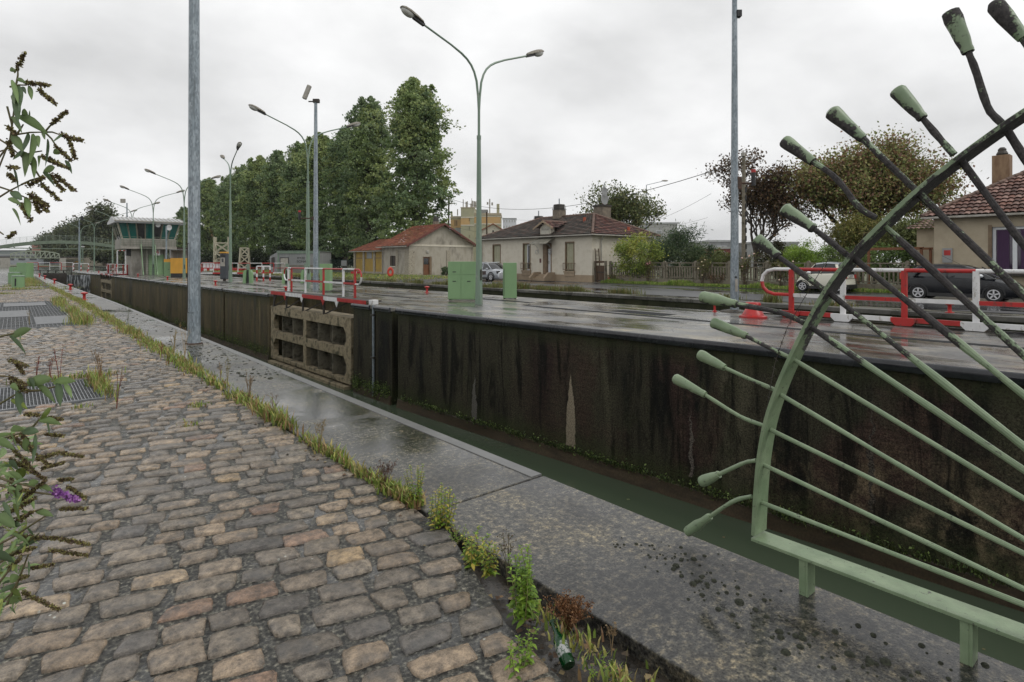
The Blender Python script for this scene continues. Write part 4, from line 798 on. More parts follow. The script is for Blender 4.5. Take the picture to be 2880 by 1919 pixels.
dd = MB().bb(.16, .22, Wd[0]+.08, Wd[1]-.42, .55, 2.65).build('door', WPVC, g); MB().bb(.10, .155, Wd[1]-.56, Wd[1]-.52, 1.4, 1.65).build('handle', ZINC, dd); part('transom', BROWN, g, (.17, .2, Wd[0]+.08, Wd[1]-.42, 2.65, 2.95))
ym = (Wd[0]+Wd[1])/2
m = MB(); m.bb(-1.0, -.05, ym-.75, ym+.75, 0, .2); m.bb(-.7, -.05, ym-.75, ym+.75, .2, .38); m.bb(-.4, -.05, ym-.75, ym+.75, .38, .55)
for s in (-1, 1): y = ym+s*.85; m.extr([(-1.25, y-.1, 0), (-1.25, y-.1, .28), (-.75, y-.1, .72), (-.05, y-.1, .72), (-.05, y-.1, 0)], (0, .2, 0))
m.build('steps', PLINTH, g); part('door_pad', BLK, g, (-1.5, -1.0, ym-1.9, ym+1.9, 0, .03)); part('letter_box', M("maroon", (.12, .03, .03)), g, (-.04, 0, Wd[1]+.25, Wd[1]+.43, 1.5, 1.85))
# glazed canopy with scroll brackets
m = MB(); m.extr([(-1.15, ym-1.05, 3.02), (-1.15, ym+1.05, 3.02), (-.0, ym+.85, 3.62), (-.0, ym-.85, 3.62)], (0, 0, .04))
m.build('canopy', M("corrugated_canopy", (.22, .21, .17), (.14, .13, .10), 3, .6, .3), g)
m = MB()
for s in (-1, 1):
    y = ym+s*.78; pts = [(-.95, y, 3.05), (-.6, y, 2.95), (-.35, y, 2.7), (-.25, y, 2.45)]; c_ = (-.48, 2.42)
    for k in range(16): a = .2-k*.55; r_ = .24*(1-k/20); pts.append((c_[0]+r_*math.cos(a), y, c_[1]+r_*math.sin(a)))
    m.tube(pts, .018, 5)
m.build('scroll_bracket', GALV, g, smooth=True)
hip_roof(g, 0, WD, 0, D_, 3.78, 5.6, 3.3, 9.9, DARKP, REDD)
# porch gable with the lettered panel
yg = hy(1537); part('gable_wall', PLAST, g, (-.12, .3, yg-.62, yg+.62, 3.65, 4.45)); MB().extr([(-.12, yg-.62, 4.45), (-.12, yg+.62, 4.45), (-.12, yg, 4.85)], (.3, 0, 0)).build('gable_wall', PLAST, g)
part('name_panel', M("name_panel", (.52, .50, .43), (.46, .44, .38), 4), g, (-.14, -.12, yg-.52, yg+.52, 3.8, 4.5)); text('lettering', "d'écluse", .27, M("faded_letters", (.24, .22, .20)), g, (-.145, yg, 4.27), (R(90), 0, R(-90)), .002)
for s in (-1, 1):
    Lr = math.hypot(1.15, .62); U_ = (1, 0, 0) ; P0 = (-.45, yg+s*1.15, 4.33); tiled('porch_roof', g, P0, U_, (0, -s*1.15, .62), Lr, lambda w_: 0, lambda w_: .45+.45+w_*1.6, REDD)
    MB().extr([(-.47, yg+s*1.18, 4.24), (-.47, yg+s*1.18, 4.38), (-.47, yg, 5.0), (-.47, yg, 4.83)], (.08, 0, 0)).build('bargeboard', PLINTH, g)
m = MB()
for i in range(8): m.tube([(-.45+i*.36, yg, 4.98), (-.45+(i+1.1)*.36, yg, 4.98)], [.1, .08], 7)
m.build('porch_ridge', bpy.data.materials['ridge_tile'], g, smooth=True)
def chimney(g, c, w, h, z0, kind):
    m = MB().bb(c[0]-w/2, c[0]+w/2, c[1]-w/2, c[1]+w/2, z0, z0+h); o = m.build('chimney', M("chimney_render", (.24, .20, .15), (.14, .12, .095), 3, .85, .4) if not bpy.data.materials.get('chimney_render') else bpy.data.materials['chimney_render'], g)
    if kind == 'cowl':
        m = MB()
        for i in range(4): k = 1.12-.06*i; m.box((c[0], c[1], z0+h+.06+i*.13), (w*k, w*k, .07), taper=.92)
        m.box((c[0], c[1], z0+h+.30), (w*.8, w*.8, .45)); m.build('cowl', DRUST, o)
        if w > .6: MB().cyl((c[0], c[1]+.0, z0+h+.5), .05, .55, 8).build('flue', GALV, o)
    return o
chimney(g, (3.9, hy(1575)+4.0, 0), .85, 1.1, 5.15, 'cowl'); chimney(g, (5.2, 11.6, 0), .72, 1.2, 4.3, 'cowl')
o = chimney(g, (5.2, 3.5, 0), 1.05, 1.45, 4.9, 'x'); MB().bb(4.6, 5.8, 2.9, 4.1, 6.35, 6.5).build('cap', DRUST, o); MB().cyl((5.4, 3.3, 6.5), .12, .5, 8).cyl((5.6, 3.7, 6.5), .12, .4, 8).build('pot', ORNG if 0 else M("clay_pot", (.2, .06, .05)), o)
MB().tube([(4.9, 3.0, 6.4), (4.9, 3.0, 8.4)], .03, 6).build('antenna_pole', GALV, o)
for z, r_ in ((6.95, .48), (7.6, .38)): MB().lathe([(.01, .06), (r_*.6, .04), (r_, -.02), (r_, -.05), (.01, .02)], (4.78, 2.9, z), 18, 'Y').build('satellite_dish', CORR, o, smooth=True)
for px, py in ((1644, 614), (1768, 641)):
    m = MB(); q_ = PX(px, py, HX+1.8+(.6 if px < 1700 else 3.2)) ; m.cyl((q_.x-HX, q_.y-HY0, q_.z-.35), .12, .42, 8)
    m.build('roof_vent', M("terracotta", (.45, .10, .05), (.35, .08, .04), 4), g)
MB().tube([(.95, -.42, 3.62), (.95, -.12, 3.3), (.95, -.10, 3.1), (.95, -.10, 1.5)], .05, 8).build('downpipe', ZINC, g, smooth=True); MB().tube([(-.38, D_+.2, 3.55), (-.12, D_-.1, 3.2), (-.10, D_-.2, .2)], .05, 8).build('downpipe', ZINC, g, smooth=True)
m = MB()
for y in (-.4, .0): m.bar((.6+y, -.35, 0), (.6+y, -.12, 2.6), .05)
for i in range(8): m.bar((.2, -.35+.03*i, .3+.3*i), (.6, -.35+.03*i, .3+.3*i), .035)
lad = m.build('ladder', WOOD); lad.location = (HX, HY0, 0); tag(lad, 'wooden ladder leaning on the house corner behind the little gate', 'ladder')
# small stone shed with red roof
SX0, SX1, SY0, SY1 = 34.9, 44.1, 59.6, 66.0; g = empty('stone_shed', (SX0, SY0, 0), 'grey rendered stone shed with red tile gable roof and wooden door', 'shed'); W_ = SX1-SX0; D_ = SY1-SY0
dx0 = PY(1190, 750, SY0).x-SX0; dx1 = PY(1209, 750, SY0).x-SX0
wall_with_holes(g, 'wall', GPLAST, 'x', 0, 0, W_, 0, 3.55, [(dx0, dx1, 0, 2.15)]); wy0 = PX(1111, 740, SX0).y-SY0; wy1 = PX(1099, 740, SX0).y-SY0
wall_with_holes(g, 'wall', GPLAST, 'y', 0, .36, D_, 0, 3.55, [(wy0, wy1, 1.05, 2.3)]); part('wall', GPLAST, g, (W_-.35, W_, .36, D_, 0, 3.55), (.36, W_-.36, D_-.3, D_, 0, 3.55))
MB().extr([(0, 0, 3.56), (W_, 0, 3.56), (W_/2, 0, 6.0)], (0, .34, 0)).build('gable_wall', GPLAST, g); part('string_course', PLAST, g, (.05, W_-.05, -.05, -.0, 3.4, 3.62))
part('corner_pier', STONE, g, (-.08, .75, -.08, .2, 0, 2.9), (-.08, .15, .2, .9, 0, 2.9), (5.2, 5.75, -.08, 0, 0, 2.95), (-.07, 0, 2.5, 2.9, 0, 2.95), (W_-.2, W_+.03, -.04, .3, 0, 3.4))
part('base_course', STONE, g, (.75, dx0-.1, -.06, 0, 0, .25), (-.07, .0, .9, 2.5, 0, .22), (-.07, 0, 2.9, D_, 0, .22))
d_ = part('door', DOORW, g, (dx0+.05, dx1-.05, .12, .17, .02, 2.12)); part('pane', DGLASS, d_, (dx0+.12, dx1-.12, .11, .119, 1.25, 2.0)); part('door_frame', BROWN, g, (dx0-.03, dx0+.05, -.02, .2, 0, 2.2), (dx1-.05, dx1+.25, -.02, .2, 0, 2.2))
part('window', DRUST, g, (.1, .16, wy0, wy1, 1.05, 2.3)); part('sill', PLAST, g, (-.12, .1, wy0-.1, wy1+.1, .93, 1.05)); part('shutter_iron', RUST, g, (-.05, -.0, wy0-.1, wy0+.02, 1.1, 2.25), (-.05, 0, wy1-.02, wy1+.1, 1.1, 2.25))
MB().lathe([(.22, 0), (.2, -.08), (.01, -.14)], (dx0+.6, -.0, 2.75), 12, 'Y').build('wall_lamp', ZINC, g, smooth=True)
for s in (0, 1):
    Lr = math.hypot(W_/2+.6, 2.75); x0 = -.6 if s == 0 else W_+.6
    tiled('roof', g, (x0, D_+.5 if s == 0 else -.55, 3.42), (0, -1 if s == 0 else 1, 0), ((W_/2+.6)*(1 if s == 0 else -1), 0, 2.72), Lr, lambda w_: 0, lambda w_: D_+1.05, REDP)
    MB().extr([(x0, -.58, 3.30), (x0, -.58, 3.52), (W_/2, -.58, 6.26), (W_/2, -.58, 6.02)], (0, .08, 0)).build('bargeboard', M("barge_red", (.16, .05, .04)) if s == 0 else bpy.data.materials['barge_red'], g)
part('gutter', ZINC, g, (-.72, -.6, -.5, D_+.45, 3.30, 3.40)); chimney(g, (W_/2+.5, 2.2, 0), .55, .9, 5.7, 'cowl')
MB().tube([(-.1, D_-.1, 3.3), (-.1, D_-.1, .1)], .05, 8).build('downpipe', ZINC, g)
# ochre annex with rubble piers
AX, AY0, AY1 = 35.35, 66.1, 75.0; g = empty('ochre_annex', (AX, AY0, 0), 'low ochre annex with rubble stone piers and red hipped roof', 'shed'); D_ = AY1-AY0
part('wall', OCHRE, g, (0, .3, 0, D_, 0, 3.1), (.3, 6, D_-.3, D_, 0, 3.1))
for y in (-.05, 2.6, 5.6, 8.3): part('pier', STONE, g, (-.12, .0, y, y+.5, 0, 3.0))
part('lintel', BROWN, g, (-.03, -.0, 0, D_, 2.0, 2.1)); part('base_course', STONE, g, (-.08, 0, 0, D_, 0, .3)); part('window', CORR, g, (-.06, 0, 3.6, 5.0, 2.0, 2.85))
tiled('roof', g, (-.5, D_+.5, 2.98), (0, -1, 0), (3, 0, 1.6), 3.4, lambda w_: .95*w_, lambda w_: D_+.5, REDP); MB().add([(-.5, D_+.5, 2.98), (2.5, 6.3, 4.58), (5.5, D_+.5, 2.98)], [(0, 1, 2)]).build('roof', ROOFB, g); part('gutter', ZINC, g, (-.6, -.5, 0, D_+.5, 2.88, 2.97))
# roughcast house on the right
RX0, RY1 = 34.6, 8.6; g = empty('roughcast_house', (RX0, RY1, 0), 'beige roughcast house with brown tiled hip roof and purple curtains', 'house')
wy1 = PX(2790, 700, RX0).y-RY1; wy0 = wy1-1.6
wall_with_holes(g, 'wall', ROUGHC, 'y', 0, -13, 0, 0, 3.85, [(wy0, wy1, .95, 3.2)]); part('wall', ROUGHC, g, (.36, 9, -.35, 0, 0, 3.85), (.36, 9, -13, -12.7, 0, 3.85), (8.7, 9, -12.7, -.35, 0, 3.85))
fr = part('window', WPVC, g, (.12, .2, wy1-.12, wy1, .95, 3.2), (.12, .2, wy0, wy0+.12, .95, 3.2), (.12, .2, wy0+.12, wy1-.12, 3.08, 3.2), (.12, .2, wy0+.12, wy1-.12, .95, 1.07), (.10, .2, wy0+.72, wy0+.88, 1.07, 3.08))
part('pane', glass("window_glass", (.05, .03, .06)), fr, (.17, .175, wy0+.12, wy1-.12, 1.07, 3.08)); part('curtain', CURT, fr, (.13, .165, wy1-.60, wy1-.16, 1.07, 3.05), (.13, .165, wy0+.14, wy0+.60, 1.07, 3.05)); part('reveal', BROWN, fr, (-.02, .12, wy1, wy1+.14, .8, 3.3))
part('flower_box', DRUST, g, (-.3, -.05, wy0, wy1, .95, 1.15)); part('meter_box', CORR, g, (-.06, -.0, -.75, -.35, 1.55, 2.25)); part('notice', RED, g, (-.07, -.06, -.68, -.42, 1.9, 2.15))
hip_roof(g, 0, 9, -13, 0, 3.86, 6.95, -8.5, -4.7, MIXP, MIXP, .42); part('wall', ROUGHC, g, (3.6, 9, .01, 1.7, 0, 3.4))
Lr = math.hypot(3.4, 1.5); tiled('roof', g, (3.2, 2.2, 3.35), (0, -1, 0), (3.4, 0, 1.45), Lr, lambda w_: .45*w_, lambda w_: 2.2, MIXP)
m = MB().bb(3.5, 4.2, -2.3, -1.6, 5.0, 7.0); o = m.build('chimney', M("brick_chimney", (.20, .12, .07), (.30, .20, .12), 5, .85, .5, stretch=(1, 1, .4)), g); MB().lathe([(.22, 0), (.25, .1), (.17, .25), (.18, .32), (.1, .42)], (3.85, -1.95, 7.0), 12).build('cowl', DRUST, o)
MB().extr([(.02, .35, 3.55), (.1, .35, 3.55), (.1, .35, 1.9), (.02, .35, 1.9)], (0, .02, 0))
g = empty('pergola', (36.0, 9.4, 0), 'orange brown timber pergola beside the roughcast house', 'pergola')
m = MB(); m.bar((0, 0, 2.3), (0, 3.2, 2.3), .12); m.bar((1.6, 0, 2.3), (1.6, 3.2, 2.3), .12)
for y in (.1, 3.1):
    m.bar((0, y, 0), (0, y, 2.3), .12); m.bar((1.6, y, 0), (1.6, y, 2.3), .12); m.bar((0, y, 1.8), (0, y+(.5 if y < 1 else -.5), 2.28), .07)
m.build('timber_frame', M("stained_timber", (.22, .09, .035), (.16, .06, .025), 4), g)
# ------------------------------------------------------------------ garden fence, gate
FX = 34.35; g = empty('garden_fence', (FX, 0, 0), 'weathered concrete picket fence with round topped posts along the street', 'fence')
part('low_wall', FENC, g, (-.02, .22, 9.3, 29.1, 0, .42)); ysf = [29.05-2.42*i for i in range(9)]
def round_post(x, y, z0, z1, w_, parent):
    pr = [(x-w_/2, y-w_/2), (x+w_/2, y-w_/2), (x+w_/2, y+w_/2), (x-w_/2, y+w_/2)]; m = MB(); m.bb(x-w_/2, x+w_/2, y-w_/2, y+w_/2, z0, z1-.06); m.add([(x-w_/2, y+w_/2*math.cos(a), z1-.06+w_/2*math.sin(a)) for a in np.linspace(0, math.pi, 7)]+[(x+w_/2, y+w_/2*math.cos(a), z1-.06+w_/2*math.sin(a)) for a in np.linspace(0, math.pi, 7)], [tuple(range(7)), tuple(range(13, 6, -1))]+[(i+1, i, 7+i, 8+i) for i in range(6)]); return m.build('post', FENC, parent)
for i, y in enumerate(ysf):
    round_post(.1, y, .42, 1.62, .17, g)
    if i < len(ysf)-1:
        m = MB(); y2 = ysf[i+1]; 
        for z in (.50, 1.22, 1.48): m.bb(.06, .13, y2+.085, y-.085, z, z+.06)
        for k in range(11): yy = y2+.2+(y-y2-.4)*k/10; m.bb(.05, .14, yy-.035, yy+.035, .45, 1.28 if k % 5 else 1.48)
        m.build('panel', FENC, g)
g = empty('garden_gate', (34.0, 29.2, 0), 'small old wooden garden gate at the corner of the cream house', 'gate'); part('post', FENC, g, (-.05, .12, -.06, .06, 0, 1.65), (-.05, .12, .98, 1.1, 0, 1.65)); part('lintel', WOOD, g, (-.05, .12, .06, .98, 1.5, 1.65)); part('door_leaf', WOOD, g, (0, .05, .08, .96, .08, 1.3)); part('rail', DRUST, g, (-.03, 0, .08, .96, .75, .83), (-.03, 0, .08, .96, .1, .2))
# ------------------------------------------------------------------ cars
def car(label, L, Wd_, H, prof, cabin, wheels, rwheel, paintm, loc, rz, trim=None, lights=True, roofm=None, rails=False):
    """prof: (x, z) of the lower-body top outline; cabin: (x, z) of the glasshouse outline; x from rear 0 to front L"""
    g = empty('parked_car', loc, label, 'car', 'cars parked along the street', rz=rz); w2 = Wd_/2
    def loft(pr, zlo, wf, name, mat, parent):
        P = []; F = []; k = 0
        for x, z in pr:
            e = min(1, .72+.28*math.sqrt(max(0, min(x+.05, L+.05-x))/.45)) if name == 'body' else 1
            ring = wf(x, z, e); P += ring; k = len(ring)
        for i in range(len(pr)-1):
            for j in range(k-1): F.append((i*k+j, (i+1)*k+j, (i+1)*k+j+1, i*k+j+1))
        F.append(tuple(range(k))); F.append(tuple(len(P)-k+j for j in range(k-1, -1, -1))); F += [(i*k, i*k+k-1, (i+1)*k+k-1, (i+1)*k) for i in range(len(pr)-1)]
        return MB().add(P, F).build(name, mat, parent, smooth=True)
    zb = .22
    def bodyring(x, z, e):
        a = w2*e; h = z-zb; return [(x-L/2, -a*.9, zb), (x-L/2, -a*.98, zb+.12), (x-L/2, -a, zb+h*.5), (x-L/2, -a*.97, z-.12*h), (x-L/2, -a*.86, z-.015), (x-L/2, -a*.5, z+.03), (x-L/2, 0, z+.045), (x-L/2, a*.5, z+.03), (x-L/2, a*.86, z-.015), (x-L/2, a*.97, z-.12*h), (x-L/2, a, zb+h*.5), (x-L/2, a*.98, zb+.12), (x-L/2, a*.9, zb)]
    pr = []
    for (xa, za), (xb, zb_) in zip(prof[:-1], prof[1:]):
        for i in range(4): pr.append((xa+(xb-xa)*i/4, za+(zb_-za)*i/4))
    pr.append(prof[-1]); body = loft(pr, zb, bodyring, 'body', paintm, g); belt = cabin[0][1]
    def cabring(x, z, e):
        t = (z-belt)/(H-belt); a = w2*(.90-.17*t); b_ = w2*.90; return [(x-L/2, -b_, belt-.06), (x-L/2, -a, z-.05), (x-L/2, -a*.9, z), (x-L/2, 0, z+.025), (x-L/2, a*.9, z), (x-L/2, a, z-.05), (x-L/2, b_, belt-.06)]
    cp = []
    for (xa, za), (xb, zb_) in zip(cabin[:-1], cabin[1:]):
        for i in range(3): cp.append((xa+(xb-xa)*i/3, za+(zb_-za)*i/3))
    cp.append(cabin[-1]); gl_ = loft(cp, belt, cabring, 'glasshouse', DGLASS, g)
    top = [c for c in cp if c[1] > H-.09]; P = []
    for x, z in top:
        t = (z-belt)/(H-belt); a = w2*(.90-.17*t)+.012; P += [(x-L/2, -a, z-.055), (x-L/2, -a*.9, z+.012), (x-L/2, 0, z+.04), (x-L/2, a*.9, z+.012), (x-L/2, a, z-.055)]
    n = len(top); MB().add(P, [(i*5+j, (i+1)*5+j, (i+1)*5+j+1, i*5+j+1) for i in range(n-1) for j in range(4)]).build('roof_panel', roofm or paintm, g, smooth=True)
    m = MB()                           # pillars
    def surf(x, z, s): t = (z-belt)/(H-belt); return (x-L/2, s*(w2*(.90-.17*t)+.004), z)
    for s in (-1, 1):
        for (xa, za, xb, zb_), pw in PIL: m.bar(surf(xa, za, s), surf(xb, zb_, s), pw, .04)
    m.build('pillar', paintm, g)
    for x in wheels:
        for s in (-1, 1):
            w_ = bpy.data.objects.new('wheel', None); link(w_, g); w_.location = (x-L/2, s*(w2-.10), rwheel)
            MB().lathe([(rwheel*.62, -.10), (rwheel*.9, -.11), (rwheel, -.06), (rwheel, .06), (rwheel*.9, .11), (rwheel*.62, .10)], n=22, axis='Y').build('tyre', TYRE, w_, smooth=True)
            m = MB()
            for k in range(5): a = 2*math.pi*k/5+.3; m.box((math.cos(a)*rwheel*.33, s*.104, math.sin(a)*rwheel*.33), (rwheel*.6, .03, rwheel*.17), 0, 0, -a)
            torus(m, (0, s*.095, 0), rwheel*.60, .022, 20, 6); m.cyl((0, 0, 0), .001, .001, 4); m.build('rim', RIM, w_); MB().lathe([(rwheel*.6, -.02), (rwheel*.6, .02)], n=18, axis='Y').build('brake_disc', BLK, w_)
    m = MB()
    for x in wheels:
        for s in (-1, 1):
            P = []; n = 14; ro = rwheel+.13 if trim else rwheel+.06; yo = s*(w2+.004)
            for k in range(n+1): a = math.pi*k/n; P += [(x-L/2+ro*math.cos(a), yo, rwheel+ro*math.sin(a)*.98), (x-L/2+(rwheel+.015)*math.cos(a), yo, rwheel+(rwheel+.015)*math.sin(a)), (x-L/2+(rwheel-.1)*math.cos(a)*.9, yo-s*.12, rwheel+(rwheel-.1)*math.sin(a)*.9)]
            m.add(P, [(3*k, 3*k+1, 3*k+4, 3*k+3) for k in range(n)]+[(3*k+1, 3*k+2, 3*k+5, 3*k+4) for k in range(n)]); m.build('wheel_arch', BLK, g); m = MB()
            m.add([(x-L/2-ro, yo, rwheel), (x-L/2-ro, yo, zb), (x-L/2+ro, yo, zb), (x-L/2+ro, yo, rwheel)]+[(x-L/2+rwheel*math.cos(a), yo, rwheel+rwheel*math.sin(a)*.3) for a in (0,)], [(0, 1, 2, 3)]) if False else None
    part('sill_trim', BLK, g, (-L/2+wheels[0]+rwheel, -L/2+wheels[1]-rwheel, -w2-.0, w2+.0, zb-.04, zb+.10)); part('underbody', BLK, g, (-L/2+.25, L/2-.25, -w2*.8, w2*.8, .16, .24))
    m = MB()
    for s in (-1, 1): m.ell((L/2-L*.30, s*(w2+.06), belt+.06), (.10, .11, .075), 10, 6)
    m.build('wing_mirror', WPVC if paintm is not SILV else paintm, g, smooth=True)
    return g
def carpaint(name, c, metal=.0, cw=.5): m, t, b = nodes(name); b.inputs['Base Color'].default_value = c4(c); b.inputs['Roughness'].default_value = .25; b.inputs['Metallic'].default_value = metal; b.inputs['Coat Weight'].default_value = cw; b.inputs['Coat Roughness'].default_value = .05; return m
SILV = carpaint("silver_paint", (.42, .44, .47), .4); CRM = carpaint("cream_car_paint", (.80, .78, .66)); BLKP = carpaint("black_car_paint", (.004, .005, .008), 0, .12)
# silver crossover, facing -Y
PIL = [((1.0, 1.0, 1.1, 1.42), .10), ((2.15, 1.0, 2.1, 1.46), .06), ((3.35, .95, 2.6, 1.45), .06), ((.35, .95, .62, 1.35), .16)]
g = car('silver crossover car with dark side pads parked before the cream house', 4.15, 1.78, 1.50, [(0, .55), (.08, .92), (.3, .98), (1.5, .98), (2.7, .98), (3.3, 1.0), (3.9, .92), (4.1, .72), (4.15, .45)], [(.12, .95), (.45, 1.36), (.8, 1.46), (1.6, 1.50), (2.3, 1.48), (2.75, 1.40), (3.5, .97)], (.75, 3.35), .325, SILV, (30.3, 38.6, 0), R(-90), trim=1, rails=True)
MB().bb(-1.0, .62, .885, .90, .52, .82).bb(-1.0, .62, -.90, -.885, .52, .82).build('door_pad', M("door_pad", (.05, .03, .028), (.07, .04, .035), 4), g, bevel=.004)
m = MB(); m.bar((-1.3, .62, 1.52), (.5, .62, 1.55), .05); m.bar((-1.3, -.62, 1.52), (.5, -.62, 1.55), .05); m.build('roof_rail', WPVC, g); MB().bb(1.72, 2.02, .5, .80, .62, .85).bb(1.72, 2.02, -.8, -.5, .62, .85).build('headlight', DGLASS, g, bevel=.03)
# cream two-seater, facing +Y, tail towards us
PIL = [((.30, 1.0, .45, 1.45), .22), ((1.25, 1.0, 1.0, 1.52), .08), ((2.0, .92, 1.55, 1.45), .07)]
g = car('small cream two seat car with silver hood line parked by the picket fence', 2.5, 1.52, 1.56, [(0, .55), (.05, .98), (.3, 1.02), (1.2, 1.0), (1.9, .98), (2.3, .82), (2.45, .6), (2.5, .4)], [(.03, .96), (.2, 1.42), (.45, 1.53), (1.0, 1.56), (1.5, 1.50), (2.15, .96)], (.38, 2.12), .29, CRM, (33.0-.25, 12.95, 0), R(90), trim=0, roofm=SILV)
part('rear_bumper', BLK, g, (-1.33, -1.2, -.6, .6, .2, .42)); pl = part('number_plate', WHITE, g, (-1.275, -1.25, -.26, .26, .80, .92)); text('plate_text', "BN-101-EL", .09, BLK, pl, (-1.279, 0, .86), (R(90), 0, R(-90)), .002)
part('rear_window', DGLASS, g, (-1.235, -1.20, -.50, .50, 1.05, 1.38)); part('tail_light', RED, g, (-1.26, -1.18, .52, .68, .72, .92), (-1.26, -1.18, -.68, -.52, .72, .92)); part('split_line', M("panel_gap", (.03, .03, .03)), g, (-1.26, -1.255, -.6, .6, .72, .74))
# black hatchback, facing -Y
PIL = [((.5, .98, .75, 1.38), .22), ((1.65, .98, 1.6, 1.44), .06), ((3.2, .96, 2.5, 1.38), .06)]
g = car('black hatchback car parked in front of the roughcast house', 3.95, 1.72, 1.48, [(0, .5), (.06, .9), (.25, 1.02), (1.2, 1.0), (2.6, .95), (3.1, .93), (3.65, .78), (3.88, .62), (3.95, .4)], [(.10, .97), (.45, 1.36), (.9, 1.46), (1.5, 1.48), (2.1, 1.44), (2.5, 1.34), (3.2, .94)], (.68, 3.17), .31, BLKP, (28.9+.86, 6.45, 0), R(-90), trim=0)
part('tail_light', ORNG, g, (-1.97, -1.72, -.85, -.62, .85, 1.12), (-1.97, -1.72, .62, .85, .85, 1.12)); part('spoiler', BLKP, g, (-1.75, -1.45, -.6, .6, 1.40, 1.44)); MB().tube([(-.1, .3, 1.48), (-.75, .3, 1.85)], .008, 5).build('aerial', BLK, g)
# ------------------------------------------------------------------ fan shaped guard railing at the right
g = empty('fan_railing', (2.92, 1.0, 0), 'green fan shaped guard railing with club ended spikes and mossy bars', 'railing'); OX, OY = 2.92, 1.0; XF, XB = 2.868, 2.996
def onf(px, py, X=XF): p = PX(px, py, X); return (p.y, p.z)
outer = [(2112, 1506), (2115, 1440), (2119, 1369), (2126, 1290), (2143, 1190), (2177, 1088), (2221, 989), (2266, 900), (2321, 800), (2404, 694), (2487, 611), (2570, 532), (2695, 433), (2798, 358), (2852, 321)]
O = [onf(*p) for p in outer]
# carry the arch on beyond the frame as the same curve
(ya, za), (yb_, zb_) = O[-2], O[-1]; dv = Vector((yb_-ya, zb_-za)).normalized()
p = Vector(O[-1])
for k in range(6): dv = Matrix.Rotation(R(5), 2) @ dv if False else Vector((dv.x, dv.y-.05)).normalized(); p = p+dv*.16; O.append((p.x, p.y))
# smooth resample
def smooth(P, n=3):
    for _ in range(n):
        Q = [P[0]]
        for a, b in zip(P[:-1], P[1:]): Q += [tuple(a[i]*.75+b[i]*.25 for i in range(len(a))), tuple(a[i]*.25+b[i]*.75 for i in range(len(a)))]
        Q.append(P[-1]); P = Q
    return P
O = smooth(O, 2); n = len(O); TH = .019; P = []
for i, (y, z) in enumerate(O):
    a = O[max(i-1, 0)]; b = O[min(i+1, n-1)]; t = Vector((b[0]-a[0], b[1]-a[1])).normalized(); nn = Vector((t.y, -t.x))   # inward (towards -y, lower)
    if nn.x > 0: nn = -nn
    yi, zi = y+nn.x*TH, z+nn.y*TH
    P += [(XF-OX, y-OY, z), (XF-OX, yi-OY, zi), (XB-OX, yi-OY, zi), (XB-OX, y-OY, z)]
m = MB().add(P, [(4*i+j, 4*i+(j+1) % 4, 4*i+4+(j+1) % 4, 4*i+4+j) for i in range(n-1) for j in range(4)]+[(3, 2, 1, 0), (4*n-4, 4*n-3, 4*n-2, 4*n-1)])
m.build('arch_bar', FAN, g, bevel=.002)
y0, z0 = O[0]; zr = .19
part('bottom_rail', FAN, g, (XF-OX-.001, XB-OX+.001, -2.2-OY, y0-OY+.0, zr-.016, zr), bevel=.002)
for (yy, c) in ((1.23, 0), (.60, 0), (-.35, 0), (-1.4, 0)): part('foot_post', FAN, g, (-.042, .042, yy-.012-OY, yy+.0-OY, 0, zr-.017), (-.042, -.034, yy+.0-OY, yy+.03-OY, 0, zr-.017), bevel=.002)
# inner spokes: seen from the arch to the frame edge, run on to the hub beyond it
inner = [((2137, 1409), (2854, 1687)), ((2150, 1306), (2854, 1641)), ((2170, 1208), (2854, 1541)), ((2199, 1110), (2854, 1498)), ((2237, 1012), (2854, 1384)), ((2280, 918), (2854, 1302)), ((2334, 823), (2854, 1233)), ((2404, 727), (2854, 1088)), ((2491, 636), (2854, 974)), ((2587, 545), (2856, 806)), ((2707, 454), (2856, 657)), ((2836, 371), (2870, 425))]
outp = [[(2113, 1396), (2090, 1400), (2066, 1408), (2038, 1425), (2001, 1451), (1935, 1496)], [(2124, 1295), (2103, 1298), (2081, 1307), (2026, 1333), (1974, 1355)], [(2148, 1195), (2110, 1182), (2075, 1166), (1987, 1110), (1899, 1062)], [(2179, 1094), (2110, 1065), (2042, 1034), (1968, 995)], [(2218, 1002), (2160, 975), (2103, 945), (2006, 906)], [(2258, 905), (2225, 888), (2190, 876), (2075, 856), (1975, 834)], [(2322, 816), (2280, 785), (2193, 722), (2131, 672)], [(2393, 724), (2340, 680), (2293, 645), (2206, 586)], [(2460, 610), (2435, 597), (2410, 575), (2380, 532), (2352, 500), (2330, 482), (2289, 456), (2207, 396)], [(2570, 528), (2500, 460), (2430, 392), (2338, 312)], [(2680, 430), (2640, 385), (2598, 335), (2523, 253)], [(2817, 346), (2800, 330), (2783, 312), (2765, 262), (2745, 195), (2726, 150), (2675, 35)]]
XM = 2.932
rgf = np.random.RandomState(8)
HUB = (-1.25, -.0)
ci = [onf(*a, XM) for a, b in inner]; di = [onf(*b, XM) for a, b in inner]
for k in range(12):
    a = Vector(ci[k]); b = Vector(di[k]); d = (b-a).normalized(); e = b+d*(1.1 if k < 9 else .5); r = .0108 if k < 5 else .0140
    pts = []; nseg = 14
    for i in range(nseg+1):
        q = a+(e-a)*i/nseg; rr = r*(1+(.10 if k > 4 else .04)*rgf.randn()); pts.append((q.x, q.y, rr))
    MB().tube([(0, y-OY, z) for y, z, _ in pts], [q[2] for q in pts], 9).build('spoke', FANB, g, smooth=True)
